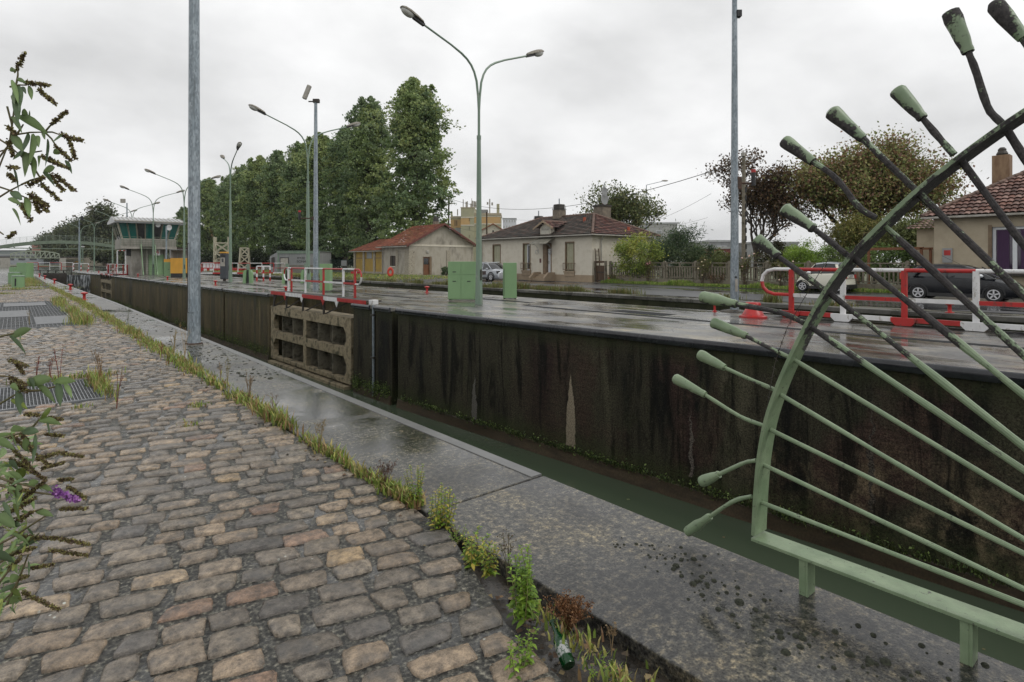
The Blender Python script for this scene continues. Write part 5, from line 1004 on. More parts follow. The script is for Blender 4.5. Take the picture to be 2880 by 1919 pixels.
for k in range(12):
    P2 = [onf(*p, XM) for p in outp[k]]; h0 = Vector(P2[-2]); h1 = Vector(P2[-1]); stem = [tuple(v) for v in P2[:-1]]
    stem.insert(0, tuple(Vector(stem[0])+(Vector(stem[0])-Vector(stem[1])).normalized()*.012)); hs = h0+(h1-h0)*.12; stem = smooth(stem, 1)+[tuple(hs)]
    r = .0105 if k < 5 else .0135; MB().tube([(0, y-OY, z) for y, z in stem], [r*(1+.07*rgf.randn()) for _ in stem], 9).build('spike', FANB, g, smooth=True)
    L_ = (h1-h0).length; rm = .030 if k < 5 else .033; R0 = [(0, .62*rm), (.06, .72*rm), (.12, .66*rm), (.3, .78*rm), (.55, .93*rm), (.8, 1.02*rm), (.93, 1.0*rm), (.98, .86*rm), (1.0, .55*rm)]
    pts = [(0, (h0+(h1-h0)*t).x-OY, (h0+(h1-h0)*t).y) for t, _ in R0]
    MB().tube(pts, [q*(1+.05*rgf.randn()) for _, q in R0], 11).build('club_end', FAN, g, smooth=True)
# one more club end whose spike enters from above the frame
P2 = [onf(*p, XM) for p in [(2990, 250), (2935, 190), (2880, 110), (2795, 10)]]
MB().tube([(0, y-OY, z) for y, z in P2[:3]], .0145, 9).build('spike', FANB, g, smooth=True); h0, h1 = Vector(P2[2]), Vector(P2[3])
MB().tube([(0, (h0+(h1-h0)*t).x-OY, (h0+(h1-h0)*t).y) for t in (0, .1, .3, .6, .9, 1)], [.020, .022, .025, .030, .031, .018], 11).build('club_end', FAN, g, smooth=True)
# barbed wire hung on the spikes
pw = [(2450, 640), (2400, 700), (2330, 730), (2300, 775), (2255, 850), (2215, 920), (2195, 975), (2180, 1020), (2170, 1070), (2160, 1130), (2157, 1200), (2140, 1205)]
m = MB(); W3 = [PX(p[0], p[1], 2.90+.02*math.sin(i*2)) for i, p in enumerate(pw)]; m.tube(W3, .0018, 4)
for i in range(len(W3)-1):
    for t in (.3, .8): q = W3[i].lerp(W3[i+1], t); v = Vector(rgf.randn(3)).normalized()*.014; m.tube([q-v, q+v], .0012, 4); v = Vector(rgf.randn(3)).normalized()*.012; m.tube([q-v, q+v], .0012, 4)
tag(m.build('barbed_wire', DRUST), 'strand of barbed wire hanging down the outside of the fan railing', 'barbed wire')
# green glass bottle in the gap
q = G(1600, 1870, -.03); bt = MB().lathe([(.001, 0), (.034, 0), (.037, .01), (.037, .12), (.032, .145), (.015, .18), (.0135, .235), (.016, .238), (.015, .25)], n=24)
gm, gt, gb = nodes("bottle_glass"); gb.inputs['Base Color'].default_value = (.004, .06, .014, 1); gb.inputs['Transmission Weight'].default_value = .35; gb.inputs['Roughness'].default_value = .06
g = empty('glass_bottle', (q.x, q.y, -.035), 'green glass bottle with worn white label lying in the weedy gap', 'bottle'); g.rotation_euler = (R(66), 0, R(158)); g.scale = (.78, .78, .78); bt.build('bottle_body', gm, g, smooth=True)
MB().lathe([(.0376, .045), (.0376, .115)], n=24).build('bottle_label', M("worn_label", (.40, .41, .40), (.03, .08, .04), 60, .6, .3, lo=.45, hi=.56, obj=True), g, smooth=True)
g = tag(MB().tube([G(1380, 1890, -.03), G(1440, 1856, -.02), G(1500, 1840, -.02)], .008, 6).build('pipe_offcut', DRUST, smooth=True), 'short dark metal pipe half buried beside the bottle', 'pipe')
# ------------------------------------------------------------------ vegetation
rv = np.random.RandomState(77)
def leaves(name, pts, size, pal, parent=None, w_=.55, droop=0., jit=.35, up=0., ptint=None, **k):
    """one pointed quad per point, random orientation; pal = list of colours"""
    pts = np.asarray(pts, float); n = len(pts); pal = np.array(pal); d = rv.normal(size=(n, 3)); d[:, 2] = d[:, 2]*(1-abs(up)*.5)+up*1.2-droop; d /= np.linalg.norm(d, axis=1)[:, None]
    r = rv.normal(size=(n, 3)); s = np.cross(d, r); s /= np.linalg.norm(s, axis=1)[:, None]+1e-9; L = (size*rv.uniform(.6, 1.35, n))[:, None]; nn = np.cross(d, s)
    a = pts; b = pts+d*L*.5+s*L*w_*.5+nn*L*.08; c = pts+d*L; e = pts+d*L*.5-s*L*w_*.5+nn*L*.08
    V = np.stack([a, b, c, e], 1).reshape(-1, 3); F = np.arange(4*n).reshape(n, 4)
    ci = rv.randint(len(pal), size=n) if ptint is None else ptint; col = pal[ci]*rv.uniform(1-jit, 1+jit, n)[:, None]; return mesh_np(name, V, F, LEAF, parent, col=np.repeat(col, 4, 0), **k)
def poplar_mesh(seed, h, r, nleaf):
    rs = np.random.RandomState(seed); cl = []; nl = 96
    for i in range(nl):          # ascending limbs, each a flame of foliage
        a = rs.uniform(0, 2*math.pi); z0 = rs.uniform(.05, .84)*h; rr = r*rs.uniform(.3, 1)*(1 if z0 < .5*h else max(.2, 1-(z0/h-.5)*1.8)); ln = h*rs.uniform(.10, .20)
        rb = rr*(min(1, .55+z0/h*1.5) if z0 < .3*h else 1); top = min(z0+ln, h*rs.uniform(.93, 1.0)); cl.append((rb*math.cos(a), rb*math.sin(a), z0, top, rs.uniform(.09, .16)*r))
    for i in range(4): cl.append((rs.normal(0, .12*r), rs.normal(0, .12*r), .1*h+i*.2*h, .42*h+i*.195*h, .4*r))
    cl.append((rs.normal(0, .1*r), rs.normal(0, .1*r), .7*h, h, .16*r)); cl += [(r*.75*math.cos(a)*q, r*.75*math.sin(a)*q, z*h, min(.99, z+.24)*h, .17*r) for a, q, z in zip(rs.uniform(0, 6.28, 16), rs.uniform(.2, .8, 16), rs.uniform(.55, .8, 16))]; wts = np.array([(c[3]-c[2])*c[4]**1.5+.01 for c in cl]); wts /= wts.sum(); P = []; T = []
    for c, w_ in zip(cl, wts):
        n = int(nleaf*w_)+60; ks = max(6, n//34); tk = rs.rand(ks); ak = rs.uniform(0, 6.28, ks); si = rs.randint(ks, size=n); t = np.clip(tk[si]+rs.normal(0, .035, n), 0, 1); ang = ak[si]+rs.normal(0, .35, n); sh = np.clip(t/.18, .35, 1)*np.clip((1-t)/.72, 0, 1)**.8; rad = c[4]*2.3*sh*np.sqrt(rs.rand(ks))[si]+rs.normal(0, .16, n)
        lean = 1-.30*t*(1 if c[2] > .3*h else .3); lump = .22*np.sin(t*23+c[0]*3)+.22*np.sin(ang*3+t*9)
        P.append(np.stack([c[0]*lean+(rad*(1+lump))*np.cos(ang), c[1]*lean+(rad*(1+lump))*np.sin(ang), c[2]+(c[3]-c[2])*t], 1)); base = rs.randint(0, 5); T.append(np.where(rs.rand(n) < .85, base, rs.randint(0, 5, n)))
    return np.concatenate(P), np.concatenate(T)
PPAL = [(.19, .27, .115), (.24, .32, .12), (.15, .22, .105), (.30, .36, .135), (.22, .29, .15)]
def trunk_mb(h, r, lean=0., bare=True):
    m = MB(); m.tube([(0, 0, -.2), (0, 0, h*.3), (lean*.5, 0, h*.6), (lean, 0, h*.9)], [r*1.25, r, r*.6, r*.15], 8); rs = np.random.RandomState(int(h*10))
    for i in range(14): a = rs.uniform(0, 6.28); z = h*rs.uniform(.08, .6); L_ = h*.2; m.tube([(0, 0, z), (1.0*math.cos(a), 1.0*math.sin(a), z+L_*.5), (1.6*math.cos(a), 1.6*math.sin(a), z+L_*1.3)], [r*.35, r*.22, r*.06], 5)
    return m
protos = []
for i, (sd_, h, r) in enumerate(((1, 27.5, 5.6), (2, 27, 5.2), (5, 26, 4.5))):
    g = empty('poplar_tree', (0, 0, 0), 'x', 'tree'); P, T = poplar_mesh(sd_, h, r, 64000); leaves('crown', P, .32, PPAL, g, .85, jit=.22, up=.2, ptint=T); trunk_mb(h, .38).build('trunk', BARK, g, smooth=True); protos.append(g)
PT = [(43.8, 73.0, 0, 1.01, 'tallest poplar at the right end of the row, behind the stone shed'), (43.3, 86.5, 1, 1.03, 'second poplar of the row, split from the tallest by a sky gap'), (44.3, 97.5, 2, .965, 'third poplar of the row behind the camera mast'), (44.3, 108, 0, .93, 'poplar right of the second street lamp pole'), (44, 119, 1, .95, 'poplar seen behind the second street lamp'),
      (44, 131, 2, .99, 'taller pointed poplar left of the second street lamp'), (44, 143.5, 0, .95, 'poplar above the smaller trestle tower'), (44, 156, 1, .95, 'poplar right of the end on street lamp'), (44, 171, 2, .95, 'poplar behind the end on street lamp'), (42.5, 186, 0, .93, 'second last poplar at the left end of the row'), (40.0, 203, 1, .68, 'short last poplar beside the apartment block')]
used = set()
for x, y, k, s, lab in PT:
    o = protos[k] if k not in used else copy_tree(protos[k]); used.add(k); o.location = (x, y, 0); o.rotation_euler = (0, 0, rv.uniform(0, 6)); o.scale = (s*rv.uniform(.95, 1.1), s*rv.uniform(.95, 1.1), s); o['label'] = lab; o['group'] = 'row of poplars behind the locks'
def branchy(name, label, loc, h, spread, tip_n, leaf, pal, leaf_size, levels=5, trunk_r=.16, first=.28, seed=1, group=None, dens=1., up=.35, w_=.7, leafsd=.35, lowcut=0., droop=.2):
    rs = np.random.RandomState(seed); g = empty(name, loc, label, 'tree', group); m = MB(); tips = []
    def grow(p, d, L_, r, lv):
        n = 3; pts = [p]; q = p
        for i in range(n): d = (d+Vector(rs.normal(0, .13, 3))+Vector((0, 0, .04))).normalized(); q = q+d*L_/n; pts.append(q)
        m.tube(pts, [r, r*.88, r*.76, r*.64], 6 if lv < 2 else 4, cap=False)
        if lv >= 2: tips.extend((pts[2], pts[3]))
        if lv >= levels: tips.append(q); return
        nb = 3 if lv < 3 else (3 if rs.rand() < .5 else 2)
        if lv == 0: nb = 5
        for k in range(nb):
            a = rs.uniform(0, 6.28); ax = Vector((math.cos(a), math.sin(a), 0)); s = spread*rs.uniform(.5, 1.15); nd_ = (d*(1-s*.35)+ax*s+Vector((0, 0, up*rs.uniform(0, 1)))).normalized(); grow(pts[-1] if rs.rand() < .7 else pts[2], nd_, L_*rs.uniform(.68, .9), r*.62, lv+1)
    grow(Vector((0, 0, 0)), Vector((.02, 0, 1)), h*first, trunk_r, 0); m.build('trunk', BARK, g, smooth=True)
    T = np.array([tuple(t) for t in tips if t.z > lowcut]); idx = rs.randint(len(T), size=int(tip_n*dens)); P = T[idx]+rs.normal(0, leafsd, (len(idx), 3)); leaves('crown', P, leaf_size, pal, g, w_, droop=droop, jit=.35, ptint=(idx*7919+rs.randint(0, 2, len(idx))) % len(pal)); return g
RUS = [(.27, .25, .10), (.28, .18, .09), (.23, .26, .09), (.25, .14, .09), (.21, .26, .09), (.32, .30, .12)]
branchy('maple_tree', 'sparse dark brown leaved tree behind the grey mast and picket fence', PD(2125, 745, 47).to_tuple()[:2]+(0,), 11.2, .60, 11000, 0, [(.10, .06, .04), (.13, .08, .045), (.16, .10, .05), (.11, .085, .04), (.08, .055, .04)], .20, 6, .19, .22, seed=4, leafsd=.26, up=.5)
branchy('maple_tree', 'large russet and green tree behind the cream two seat car', PD(2415, 740, 46).to_tuple()[:2]+(0,), 13.8, .76, 70000, 0, RUS, .21, 6, .26, .20, seed=12, leafsd=.6, up=.38)
branchy('deciduous_tree', 'round thin leaved green tree behind the keeper house chimney', PD(1745, 740, 62).to_tuple()[:2]+(0,), 10.6, .68, 9500, 0, [(.13, .17, .065), (.17, .20, .08), (.11, .14, .055), (.2, .2, .08)], .24, 6, .16, .23, seed=9, leafsd=.33, up=.42)
branchy('willow_leaved_tree', 'yellow green drooping tree in front of the russet tree', PD(2460, 745, 42).to_tuple()[:2]+(0,), 6.8, .85, 15000, 0, [(.21, .22, .06), (.27, .25, .08), (.17, .2, .06), (.24, .2, .07)], .27, 5, .12, .22, seed=31, leafsd=.42, w_=.3, droop=.9)
branchy('willow_leaved_tree', 'green drooping tree beside the roughcast house corner', PD(2570, 745, 37.5).to_tuple()[:2]+(0,), 5.2, .7, 7000, 0, [(.16, .19, .06), (.2, .22, .08), (.12, .15, .06)], .22, 5, .10, .24, seed=33, leafsd=.3, w_=.35, droop=.9)
def bush(name, label, c, rad, n, size, pal, seed, cat='bush', group=None, w_=.5, up=.0, droop=0., clumps=26, stems=True, inner=.45, sh=.55):
    rs = np.random.RandomState(seed); g = empty(name, (c[0], c[1], 0), label, cat, group); P = []; T = []; cz = c[2]
    for i in range(clumps):
        d = rs.normal(size=3); d /= np.linalg.norm(d); d *= rs.uniform(inner, 1.); q = d*np.array(rad); s = np.array(rad)*rs.uniform(.2, .36); k = int(n/clumps); p = q+rs.normal(0, 1, (k, 3))*s*sh; P.append(p); b = rs.randint(len(pal)); T.append(np.where(rs.rand(k) < .65, b, rs.randint(len(pal), size=k)))
    P = np.concatenate(P)+np.array([0, 0, cz]); T = np.concatenate(T); ok = P[:, 2] > .06; leaves('foliage', P[ok], size, pal, g, w_, jit=.3, up=up, droop=droop, ptint=T[ok])
    if stems:
        m = MB()
        for i in range(9): a = rs.uniform(0, 6.28); m.tube([(0, 0, 0), (rad[0]*.25*math.cos(a), rad[1]*.25*math.sin(a), cz*.6), (rad[0]*.6*math.cos(a), rad[1]*.6*math.sin(a), cz+rad[2]*.4)], [.035, .025, .008], 5)
        m.build('stem', BARK, g)
    return g
OLE = [(.08, .125, .06), (.12, .165, .075), (.055, .09, .05), (.15, .185, .09)]; YG = [(.32, .37, .08), (.23, .30, .07), (.42, .42, .10), (.17, .24, .06)]
bush('oleander_bush', 'big dark green oleander bush rising behind the picket fence', PD(1905, 745, 45)[:2]+(1.9,), (2.3, 2.6, 2.15), 13000, .26, OLE, 3, w_=.22, up=.35, clumps=40)
bush('oleander_bush', 'lower dark oleander bush left of the grey mast', PD(1985, 745, 43)[:2]+(1.3,), (1.3, 1.5, 1.2), 5000, .24, OLE, 4, w_=.22, up=.35)
bush('rose_bush', 'tall yellow green shrub spilling over the fence by the cream house', PD(1795, 745, 43)[:2]+(2.0,), (1.7, 1.8, 1.65), 8500, .15, YG, 5, clumps=44, up=.1, sh=.5)
bush('conifer_hedge', 'bright green feathery conifer bush behind the cream car', PD(2265, 745, 40)[:2]+(1.75,), (1.35, 1.6, 1.15), 14000, .14, [(.25, .38, .06), (.31, .44, .08), (.19, .30, .05)], 6, w_=.3, up=.55, clumps=50, inner=.3)
bush('garden_shrub', 'mixed green shrub right of the bright conifer', PD(2390, 745, 37)[:2]+(1.5,), (1.2, 1.8, 1.1), 6000, .16, [(.14, .20, .06), (.2, .26, .08), (.10, .15, .05)], 7)
bush('garden_shrub', 'pale rose shrub with light blooms behind the fence left of the mast', PD(2035, 745, 41)[:2]+(1.5,), (.9, 1.2, 1.15), 4200, .13, [(.13, .16, .05), (.18, .2, .07), (.10, .12, .04)], 8)
bush('garden_shrub', 'leafy green shrub under the pergola end', PD(2530, 745, 34)[:2]+(1.5,), (1.0, 1.6, 1.1), 5200, .16, [(.13, .21, .06), (.19, .27, .08), (.10, .15, .05)], 10)
bush('garden_shrub', 'dark shrub between the sparse brown tree and the conifer', PD(2185, 745, 44)[:2]+(1.6,), (1.4, 1.2, 1.4), 4200, .17, [(.05, .05, .025), (.08, .06, .03), (.06, .07, .03)], 13)
bush('garden_shrub', 'small bush at the foot of the stone shed wall', G(1255, 776)[:2]+(.5,), (.7, .5, .5), 1800, .14, OLE, 14)
# rose plants in front of and through the fence
for i, (px, h, lab) in enumerate(((1820, 2.0, 'pinkish rose plant in front of the fence near the gate'), (1972, 2.0, 'leggy yellowing rose plant on the fence left of the mast'), (2092, 2.2, 'leggy rose plant on the fence just right of the mast'), (2195, 1.9, 'thin rose plant on the fence right of the mast'), (1722, .75, 'small rose plant with one red bloom by the low wall'), (2012, .9, 'low dry brown plant against the low wall'))):
    rs = np.random.RandomState(50+i); q = PX(px, 800, 34.1); g = empty('rose_plant', (34.15, q.y, 0), lab, 'plant', 'rose plants along the fence'); m = MB(); tips = []
    for k in range(9):
        a = Vector((rs.normal(0, .05), rs.normal(0, .06), 0)); b = a+Vector((rs.normal(0, .10), rs.normal(0, .2), h*rs.uniform(.4, .6))); c = b+Vector((rs.normal(0, .14), rs.normal(0, .26), h*rs.uniform(.25, .45))); m.tube([a, b, c], [.014, .011, .006], 4); tips += [b.lerp(c, t) for t in rs.rand(9)]+[a.lerp(b, rs.uniform(.4, 1))]
    m.build('stem', RUST, g); T = np.array([tuple(t) for t in tips]); n = int(720*h/2); P = T[rs.randint(len(T), size=n)]+rs.normal(0, .11, (n, 3)); leaves('foliage', P, .085, [(.14, .16, .045), (.10, .12, .04), (.18, .17, .06), (.12, .085, .04)] if i != 5 else [(.16, .10, .05), (.12, .07, .04)], g, .6)
    m = MB(); colr = ((.75, .35, .38), (.8, .68, .45), (.8, .55, .45), (.8, .6, .5), (.65, .03, .06), (.3, .2, .1))[i]
    for k in range(5 if i != 4 else 1): q = tips[rs.randint(len(tips))]; m.ell((q.x-.1, q.y, q.z+.04), (.055, .055, .045), 8, 5)
    if i != 5: m.build('bloom', M('petal', colr, tuple(c*.85 for c in colr), 30, .6, 0), g, smooth=True)
# blades of grass: strips as one countless mass each
def flat_leaves(name, P, size, pal, curl=.4):
    n = len(P); a = rv.uniform(0, 6.28, n); L_ = size*rv.uniform(.5, 1.4, n); V = []; 
    for i in range(n):
        c, s = math.cos(a[i]), math.sin(a[i]); l = L_[i]; w_ = l*rv.uniform(.25, .6); x, y, z = P[i]; h = rv.uniform(0, curl+1e-6)*l
        V += [(x, y, z), (x+c*l*.5-s*w_, y+s*l*.5+c*w_, z+h), (x+c*l, y+s*l, z+h*.3), (x+c*l*.5+s*w_, y+s*l*.5-c*w_, z+h*.8)]
    pal = np.array(pal); col = pal[rv.randint(len(pal), size=n)]*rv.uniform(.6, 1.3, n)[:, None]; return mesh_np(name, V, np.arange(4*n).reshape(n, 4), TINT, col=np.repeat(col, 4, 0))
def blades(name, label, X, Y, Z, H, pal, width=.006, lean=.45, seed=1, segs=2):
    rs = np.random.RandomState(seed); n = len(X); pal = np.array(pal); a = rs.uniform(0, 2*np.pi, n); L_ = rs.uniform(.1, lean, n)*H; wd = width*rs.uniform(.6, 1.4, n); sx, sy = -np.sin(a), np.cos(a); cx, cy = np.cos(a), np.sin(a)
    V = np.zeros((n, 5, 3)); V[:, 0] = np.stack([X+sx*wd, Y+sy*wd, Z], 1); V[:, 1] = np.stack([X-sx*wd, Y-sy*wd, Z], 1); V[:, 2] = np.stack([X-sx*wd*.8+cx*L_*.35, Y-sy*wd*.8+cy*L_*.35, Z+H*.6], 1); V[:, 3] = np.stack([X+sx*wd*.8+cx*L_*.35, Y+sy*wd*.8+cy*L_*.35, Z+H*.6], 1); V[:, 4] = np.stack([X+cx*L_, Y+cy*L_, Z+H*.95], 1)
    me = bpy.data.meshes.new(name); me.from_pydata(V.reshape(-1, 3).tolist(), [], [f for i in range(n) for f in ((5*i, 5*i+1, 5*i+2, 5*i+3), (5*i+3, 5*i+2, 5*i+4))]); col = pal[rs.randint(len(pal), size=n)]*rs.uniform(.7, 1.3, n)[:, None]
    at = me.color_attributes.new('tint', 'FLOAT_COLOR', 'POINT'); c = np.ones((n*5, 4), dtype=np.float32); c[:, :3] = np.repeat(col, 5, 0); at.data.foreach_set('color', c.ravel()); me.materials.append(LEAF); o = bpy.data.objects.new(name, me); link(o); return tag(o, label, 'grass', kind='stuff')
GR = [(.20, .28, .06), (.27, .35, .08), (.34, .34, .09), (.15, .21, .05), (.38, .32, .13)]; GRY = GR+GR[:4]+[(.38, .30, .13), (.33, .22, .11), (.26, .15, .08)]
n = 21000; Y = 3.3+np.abs(rv.rand(n))**1.2*42; cl = .5+.5*np.sin(Y*2.1)+.6*np.sin(Y*5.3+1); dens = np.clip(.25+cl*.5+(Y > 12)*.3, .05, 1); k = rv.rand(n) < dens; Y = Y[k]; X = 2.0-np.maximum(0, Y-28)*.0149+rv.normal(0, 1, len(Y))*(.028+.055*np.clip((Y-4)/7, 0, 1)); H = rv.uniform(.03, .11, len(Y))*(1+.6*np.clip(np.sin(Y*1.3), 0, 1)-.15*(Y > 14))
blades('joint_grass', 'line of green and yellowing weeds in the joint along the cobbles', X, Y, np.full(len(Y), -.012), H, GRY, .0075, .9, 1)
X = []; Y = []; H = []
for cx, cy, sx, sy, n, h in ((.84, 9.2, .05, .4, 420, .17), (.55, 9.95, .3, .07, 260, .12), (1.35, 19.0, .14, .5, 420, .3), (1.45, 20.6, .10, .4, 300, .25), (1.4, 23.0, .10, .7, 360, .3), (1.3, 27.5, .10, 1.0, 500, .3), (1.35, 29.6, .12, .5, 300, .3), (1.3, 6.4, .05, .06, 60, .05), (1.55, 7.2, .06, .05, 80, .06), (.3, 43.6, 1.2, .25, 900, .2), (.6, 48.5, .8, .3, 700, .3), (1.0, 56, .3, 3, 900, .3), (.9, 66, .3, 5, 1100, .4), (1.74, 1.35, .05, .10, 120, .08), (1.70, 1.1, .05, .10, 110, .07), (1.80, 1.75, .04, .12, 120, .07), (.55, 7.9, .05, .05, 50, .07), (-.4, 38, .3, .2, 250, .15)):
    X += list(rv.normal(cx, sx, n)); Y += list(rv.normal(cy, sy, n)); H += list(rv.uniform(.3, 1, n)*h)
blades('patch_grass', 'ragged yellow green weeds around the gratings on the cobbles', np.array(X), np.array(Y), np.zeros(len(X)), np.array(H), GRY, .006, .7, 2)
X = []; Y = []; H = []
for i in range(70):
    cy = rv.uniform(6, 75) if i < 46 else rv.uniform(22, 34); n = int(rv.uniform(60, 300)); X += list(rv.normal(SX+rv.uniform(.55, 1.3), .12, n)); Y += list(rv.normal(cy, rv.uniform(.15, .6), n)); H += list(rv.uniform(.3, 1, n)*rv.uniform(.12, .5))
blades('lockside_grass', 'tufts of grass along the far kerb of the small lock', np.array(X), np.array(Y), np.zeros(len(X)), np.array(H), [(.14, .17, .045), (.20, .21, .07), (.10, .12, .035), (.22, .17, .08)], .011, .6, 3)
n = 15000; Y = rv.uniform(8, 29, n); X = 33.75+rv.uniform(-.55, .6, n); H = rv.uniform(.08, .34, n)*(.6+.5*np.clip(np.sin(Y*2.3)+np.sin(Y*.9), 0, 1.4)); blades('verge_grass', 'bright green weeds at the foot of the picket fence', X, Y, np.full(n, .03), H, [(.19, .30, .05), (.26, .37, .07), (.15, .23, .05), (.3, .3, .10)], .018, .7, 4)
n = 9000; Y = rv.uniform(45, 110, n); X = 33.5+rv.uniform(-9, 2, n); H = rv.uniform(.05, .2, n); blades('far_grass', 'rough grass in front of the stone shed and grey hut', X, Y, np.zeros(n), H, GR, .03, .7, 5)
# weeds rooted at the water line of the far wall
P = []; pal = [(.07, .11, .03), (.11, .16, .04), (.20, .27, .08), (.045, .07, .022)]
for i in range(400):
    y = rv.uniform(.5, 17.8) if i < 280 else rv.uniform(30.5, 85); k = int(rv.uniform(0, 5)**2) if i < 280 else 48; s = .05 if i < 280 else .16; q = np.array([WX(y)-.09, y, -3.02+(.12 if i >= 280 else 0)]); P.append(q+rv.normal(0, 1, (k, 3))*np.array([.5*s, 1.6*s, s]))
for i in range(40): y = rv.uniform(18.4, 21.2); P.append(np.array([WX(y)-.06, y, -3.0])+rv.normal(0, 1, (40, 3))*np.array([.06, .1, .14]))
o = leaves('wall_weeds', np.concatenate(P), .055, pal, None, .6, jit=.4); tag(o, 'small green weeds growing in a line just above the lock water', 'weeds', kind='stuff')
n = 3600; Y = np.concatenate([17.3*rv.beta(.8, 1.2, n//2)+.5, rv.uniform(30.5, 80, n//2)]); X = np.array([WX(y)-.10 for y in Y])-rv.rand(n)*.05; blades('wall_grass', 'fringe of moss and grass along the foot of the far lock wall', X, Y, np.full(n, -3.08), rv.uniform(.03, .14, n), [(.05, .07, .02), (.08, .10, .03), (.035, .045, .018)], .008, .9, 6)
n = 130; P = np.stack([rv.uniform(3.2, 10.4, n), rv.uniform(-2, 30, n), np.full(n, -3.394)], 1); P = np.array([p for p in P if p[0] < WX(p[1])-.2]); tag(flat_leaves('floating_leaves', P, .07, [(.14, .10, .05), (.20, .17, .08), (.10, .12, .05)], 0), 'scattered fallen leaves floating on the green lock water', 'leaves', kind='stuff')
# individual plants in the joint near the camera
def nettle(px, py, h, nst, pal, label, seed, size=.042, z=-.02, spread=.05, name='weed_plant', leafstep=.016):
    rs = np.random.RandomState(seed); q = G(px, py); g = empty(name, (q.x, q.y, z), label, 'plant'); m = MB(); V = []; F = []; C = []; n0 = 0; pal = np.array(pal)
    for s in range(nst):
        a = rs.uniform(0, 6.28); r_ = spread*rs.rand(); b = Vector((r_*math.cos(a), r_*math.sin(a), 0)); t = b+Vector((rs.normal(0, .03), rs.normal(0, .03), h*rs.uniform(.6, 1))); m.tube([b, b.lerp(t, .5)+Vector((rs.normal(0, .006), rs.normal(0, .006), 0)), t], [.0028, .0022, .0012], 5); k = int((t-b).length/leafstep)
        for i in range(k):
            f = (i+1)/k; p = b.lerp(t, f); L_ = size*(1.15-.65*f)*rs.uniform(.8, 1.2)
            for e in range(3 if f > .8 else 2):
                an = i*1.57+e*math.pi*(1 if f <= .8 else .66)+rs.normal(0, .3); d = Vector((math.cos(an), math.sin(an), rs.uniform(-.35, .45)+(.5 if f > .85 else 0))).normalized(); sd = Vector((-math.sin(an), math.cos(an), 0)); up_ = d.cross(sd)*-1; w_ = L_*.24; c = pal[rs.randint(len(pal))]*rs.uniform(.75, 1.25); c = c*(1 if rs.rand() > .12 else 1.4)
                P = [p, p+d*L_*.35+sd*w_, p+d*L_*.7+sd*w_*.75-Vector((0, 0, L_*.08)), p+d*L_-Vector((0, 0, L_*.25)), p+d*L_*.7-sd*w_*.75-Vector((0, 0, L_*.08)), p+d*L_*.35-sd*w_, p+d*L_*.4-Vector((0, 0, L_*.04))]
                V += [tuple(v) for v in P]; F += [(n0, n0+1, n0+6, n0+5), (n0+1, n0+2, n0+4, n0+6), (n0+6, n0+4, n0+5, n0+5), (n0+2, n0+3, n0+3, n0+4)]; C += [c]*7; n0 += 7
    m.build('stem', M('weed_stem', (.16, .19, .06), (.2, .17, .07)) if not bpy.data.materials.get('weed_stem') else bpy.data.materials['weed_stem'], g)
    me = bpy.data.meshes.new('foliage'); me.from_pydata(V, [], [tuple(dict.fromkeys(f)) for f in F]); at = me.color_attributes.new('tint', 'FLOAT_COLOR', 'POINT'); c = np.ones((len(V), 4), dtype=np.float32); c[:, :3] = np.array(C); at.data.foreach_set('color', c.ravel()); me.materials.append(LEAF); link(bpy.data.objects.new('foliage', me), g); return g
FG = [(.16, .27, .03), (.22, .34, .045), (.12, .21, .03)]; FY = [(.34, .33, .05), (.42, .34, .07), (.22, .27, .045)]
nettle(1480, 1716, .29, 17, FG, 'tall fresh green leafy weed standing in the joint, nearest large one', 1, .042, spread=.075)
nettle(1172, 1420, .29, 10, FG+FY, 'slender leafy weed turning yellow at its base beside the slab joint', 2, .031, spread=.035); nettle(1235, 1478, .26, 15, FY+FG[:1], 'bushy yellowing weed right beside the cobble corner', 3, .036, spread=.07)
nettle(1280, 1522, .12, 6, FG, 'little green weed sprig below the yellowing weed', 4, .02, spread=.03); nettle(1328, 1578, .18, 12, FG+FY, 'rounded green weed leaning over the joint', 5, .038, spread=.06); nettle(1375, 1610, .22, 7, FG+FY, 'narrow green weed between the rounded weed and the tall fresh one', 6, .034, spread=.03)
nettle(1465, 1890, .15, 8, FG, 'short green weed beside the glass bottle at the lower edge', 7, .034, spread=.05); nettle(1690, 1885, .06, 9, FG, 'low green sprig right of the glass bottle', 8, .018, spread=.06); nettle(1075, 1350, .05, 4, FG+FY, 'leafy rosette at the foot of the dry brown weed', 9, .04, spread=.03)
nettle(1735, 1900, .07, 3, FY, 'small yellow green seedling at the lower edge of the trench', 12, .018, spread=.03)
P = np.stack([rv.uniform(1.5, 1.97, 420), rv.uniform(.4, 2.3, 420), rv.uniform(-.10, -.055, 420)], 1)
P2 = np.stack([2-np.abs(rv.normal(0, .12, 260)), rv.uniform(2.3, 14, 260), np.full(260, .012)], 1)
tag(flat_leaves('leaf_litter', np.concatenate([P, P2]), .03, [(.10, .06, .035), (.16, .10, .05), (.06, .045, .03), (.22, .17, .09), (.045, .04, .03)]), 'dead brown leaves and scraps littering the weedy gap beside the slab', 'litter', kind='stuff')
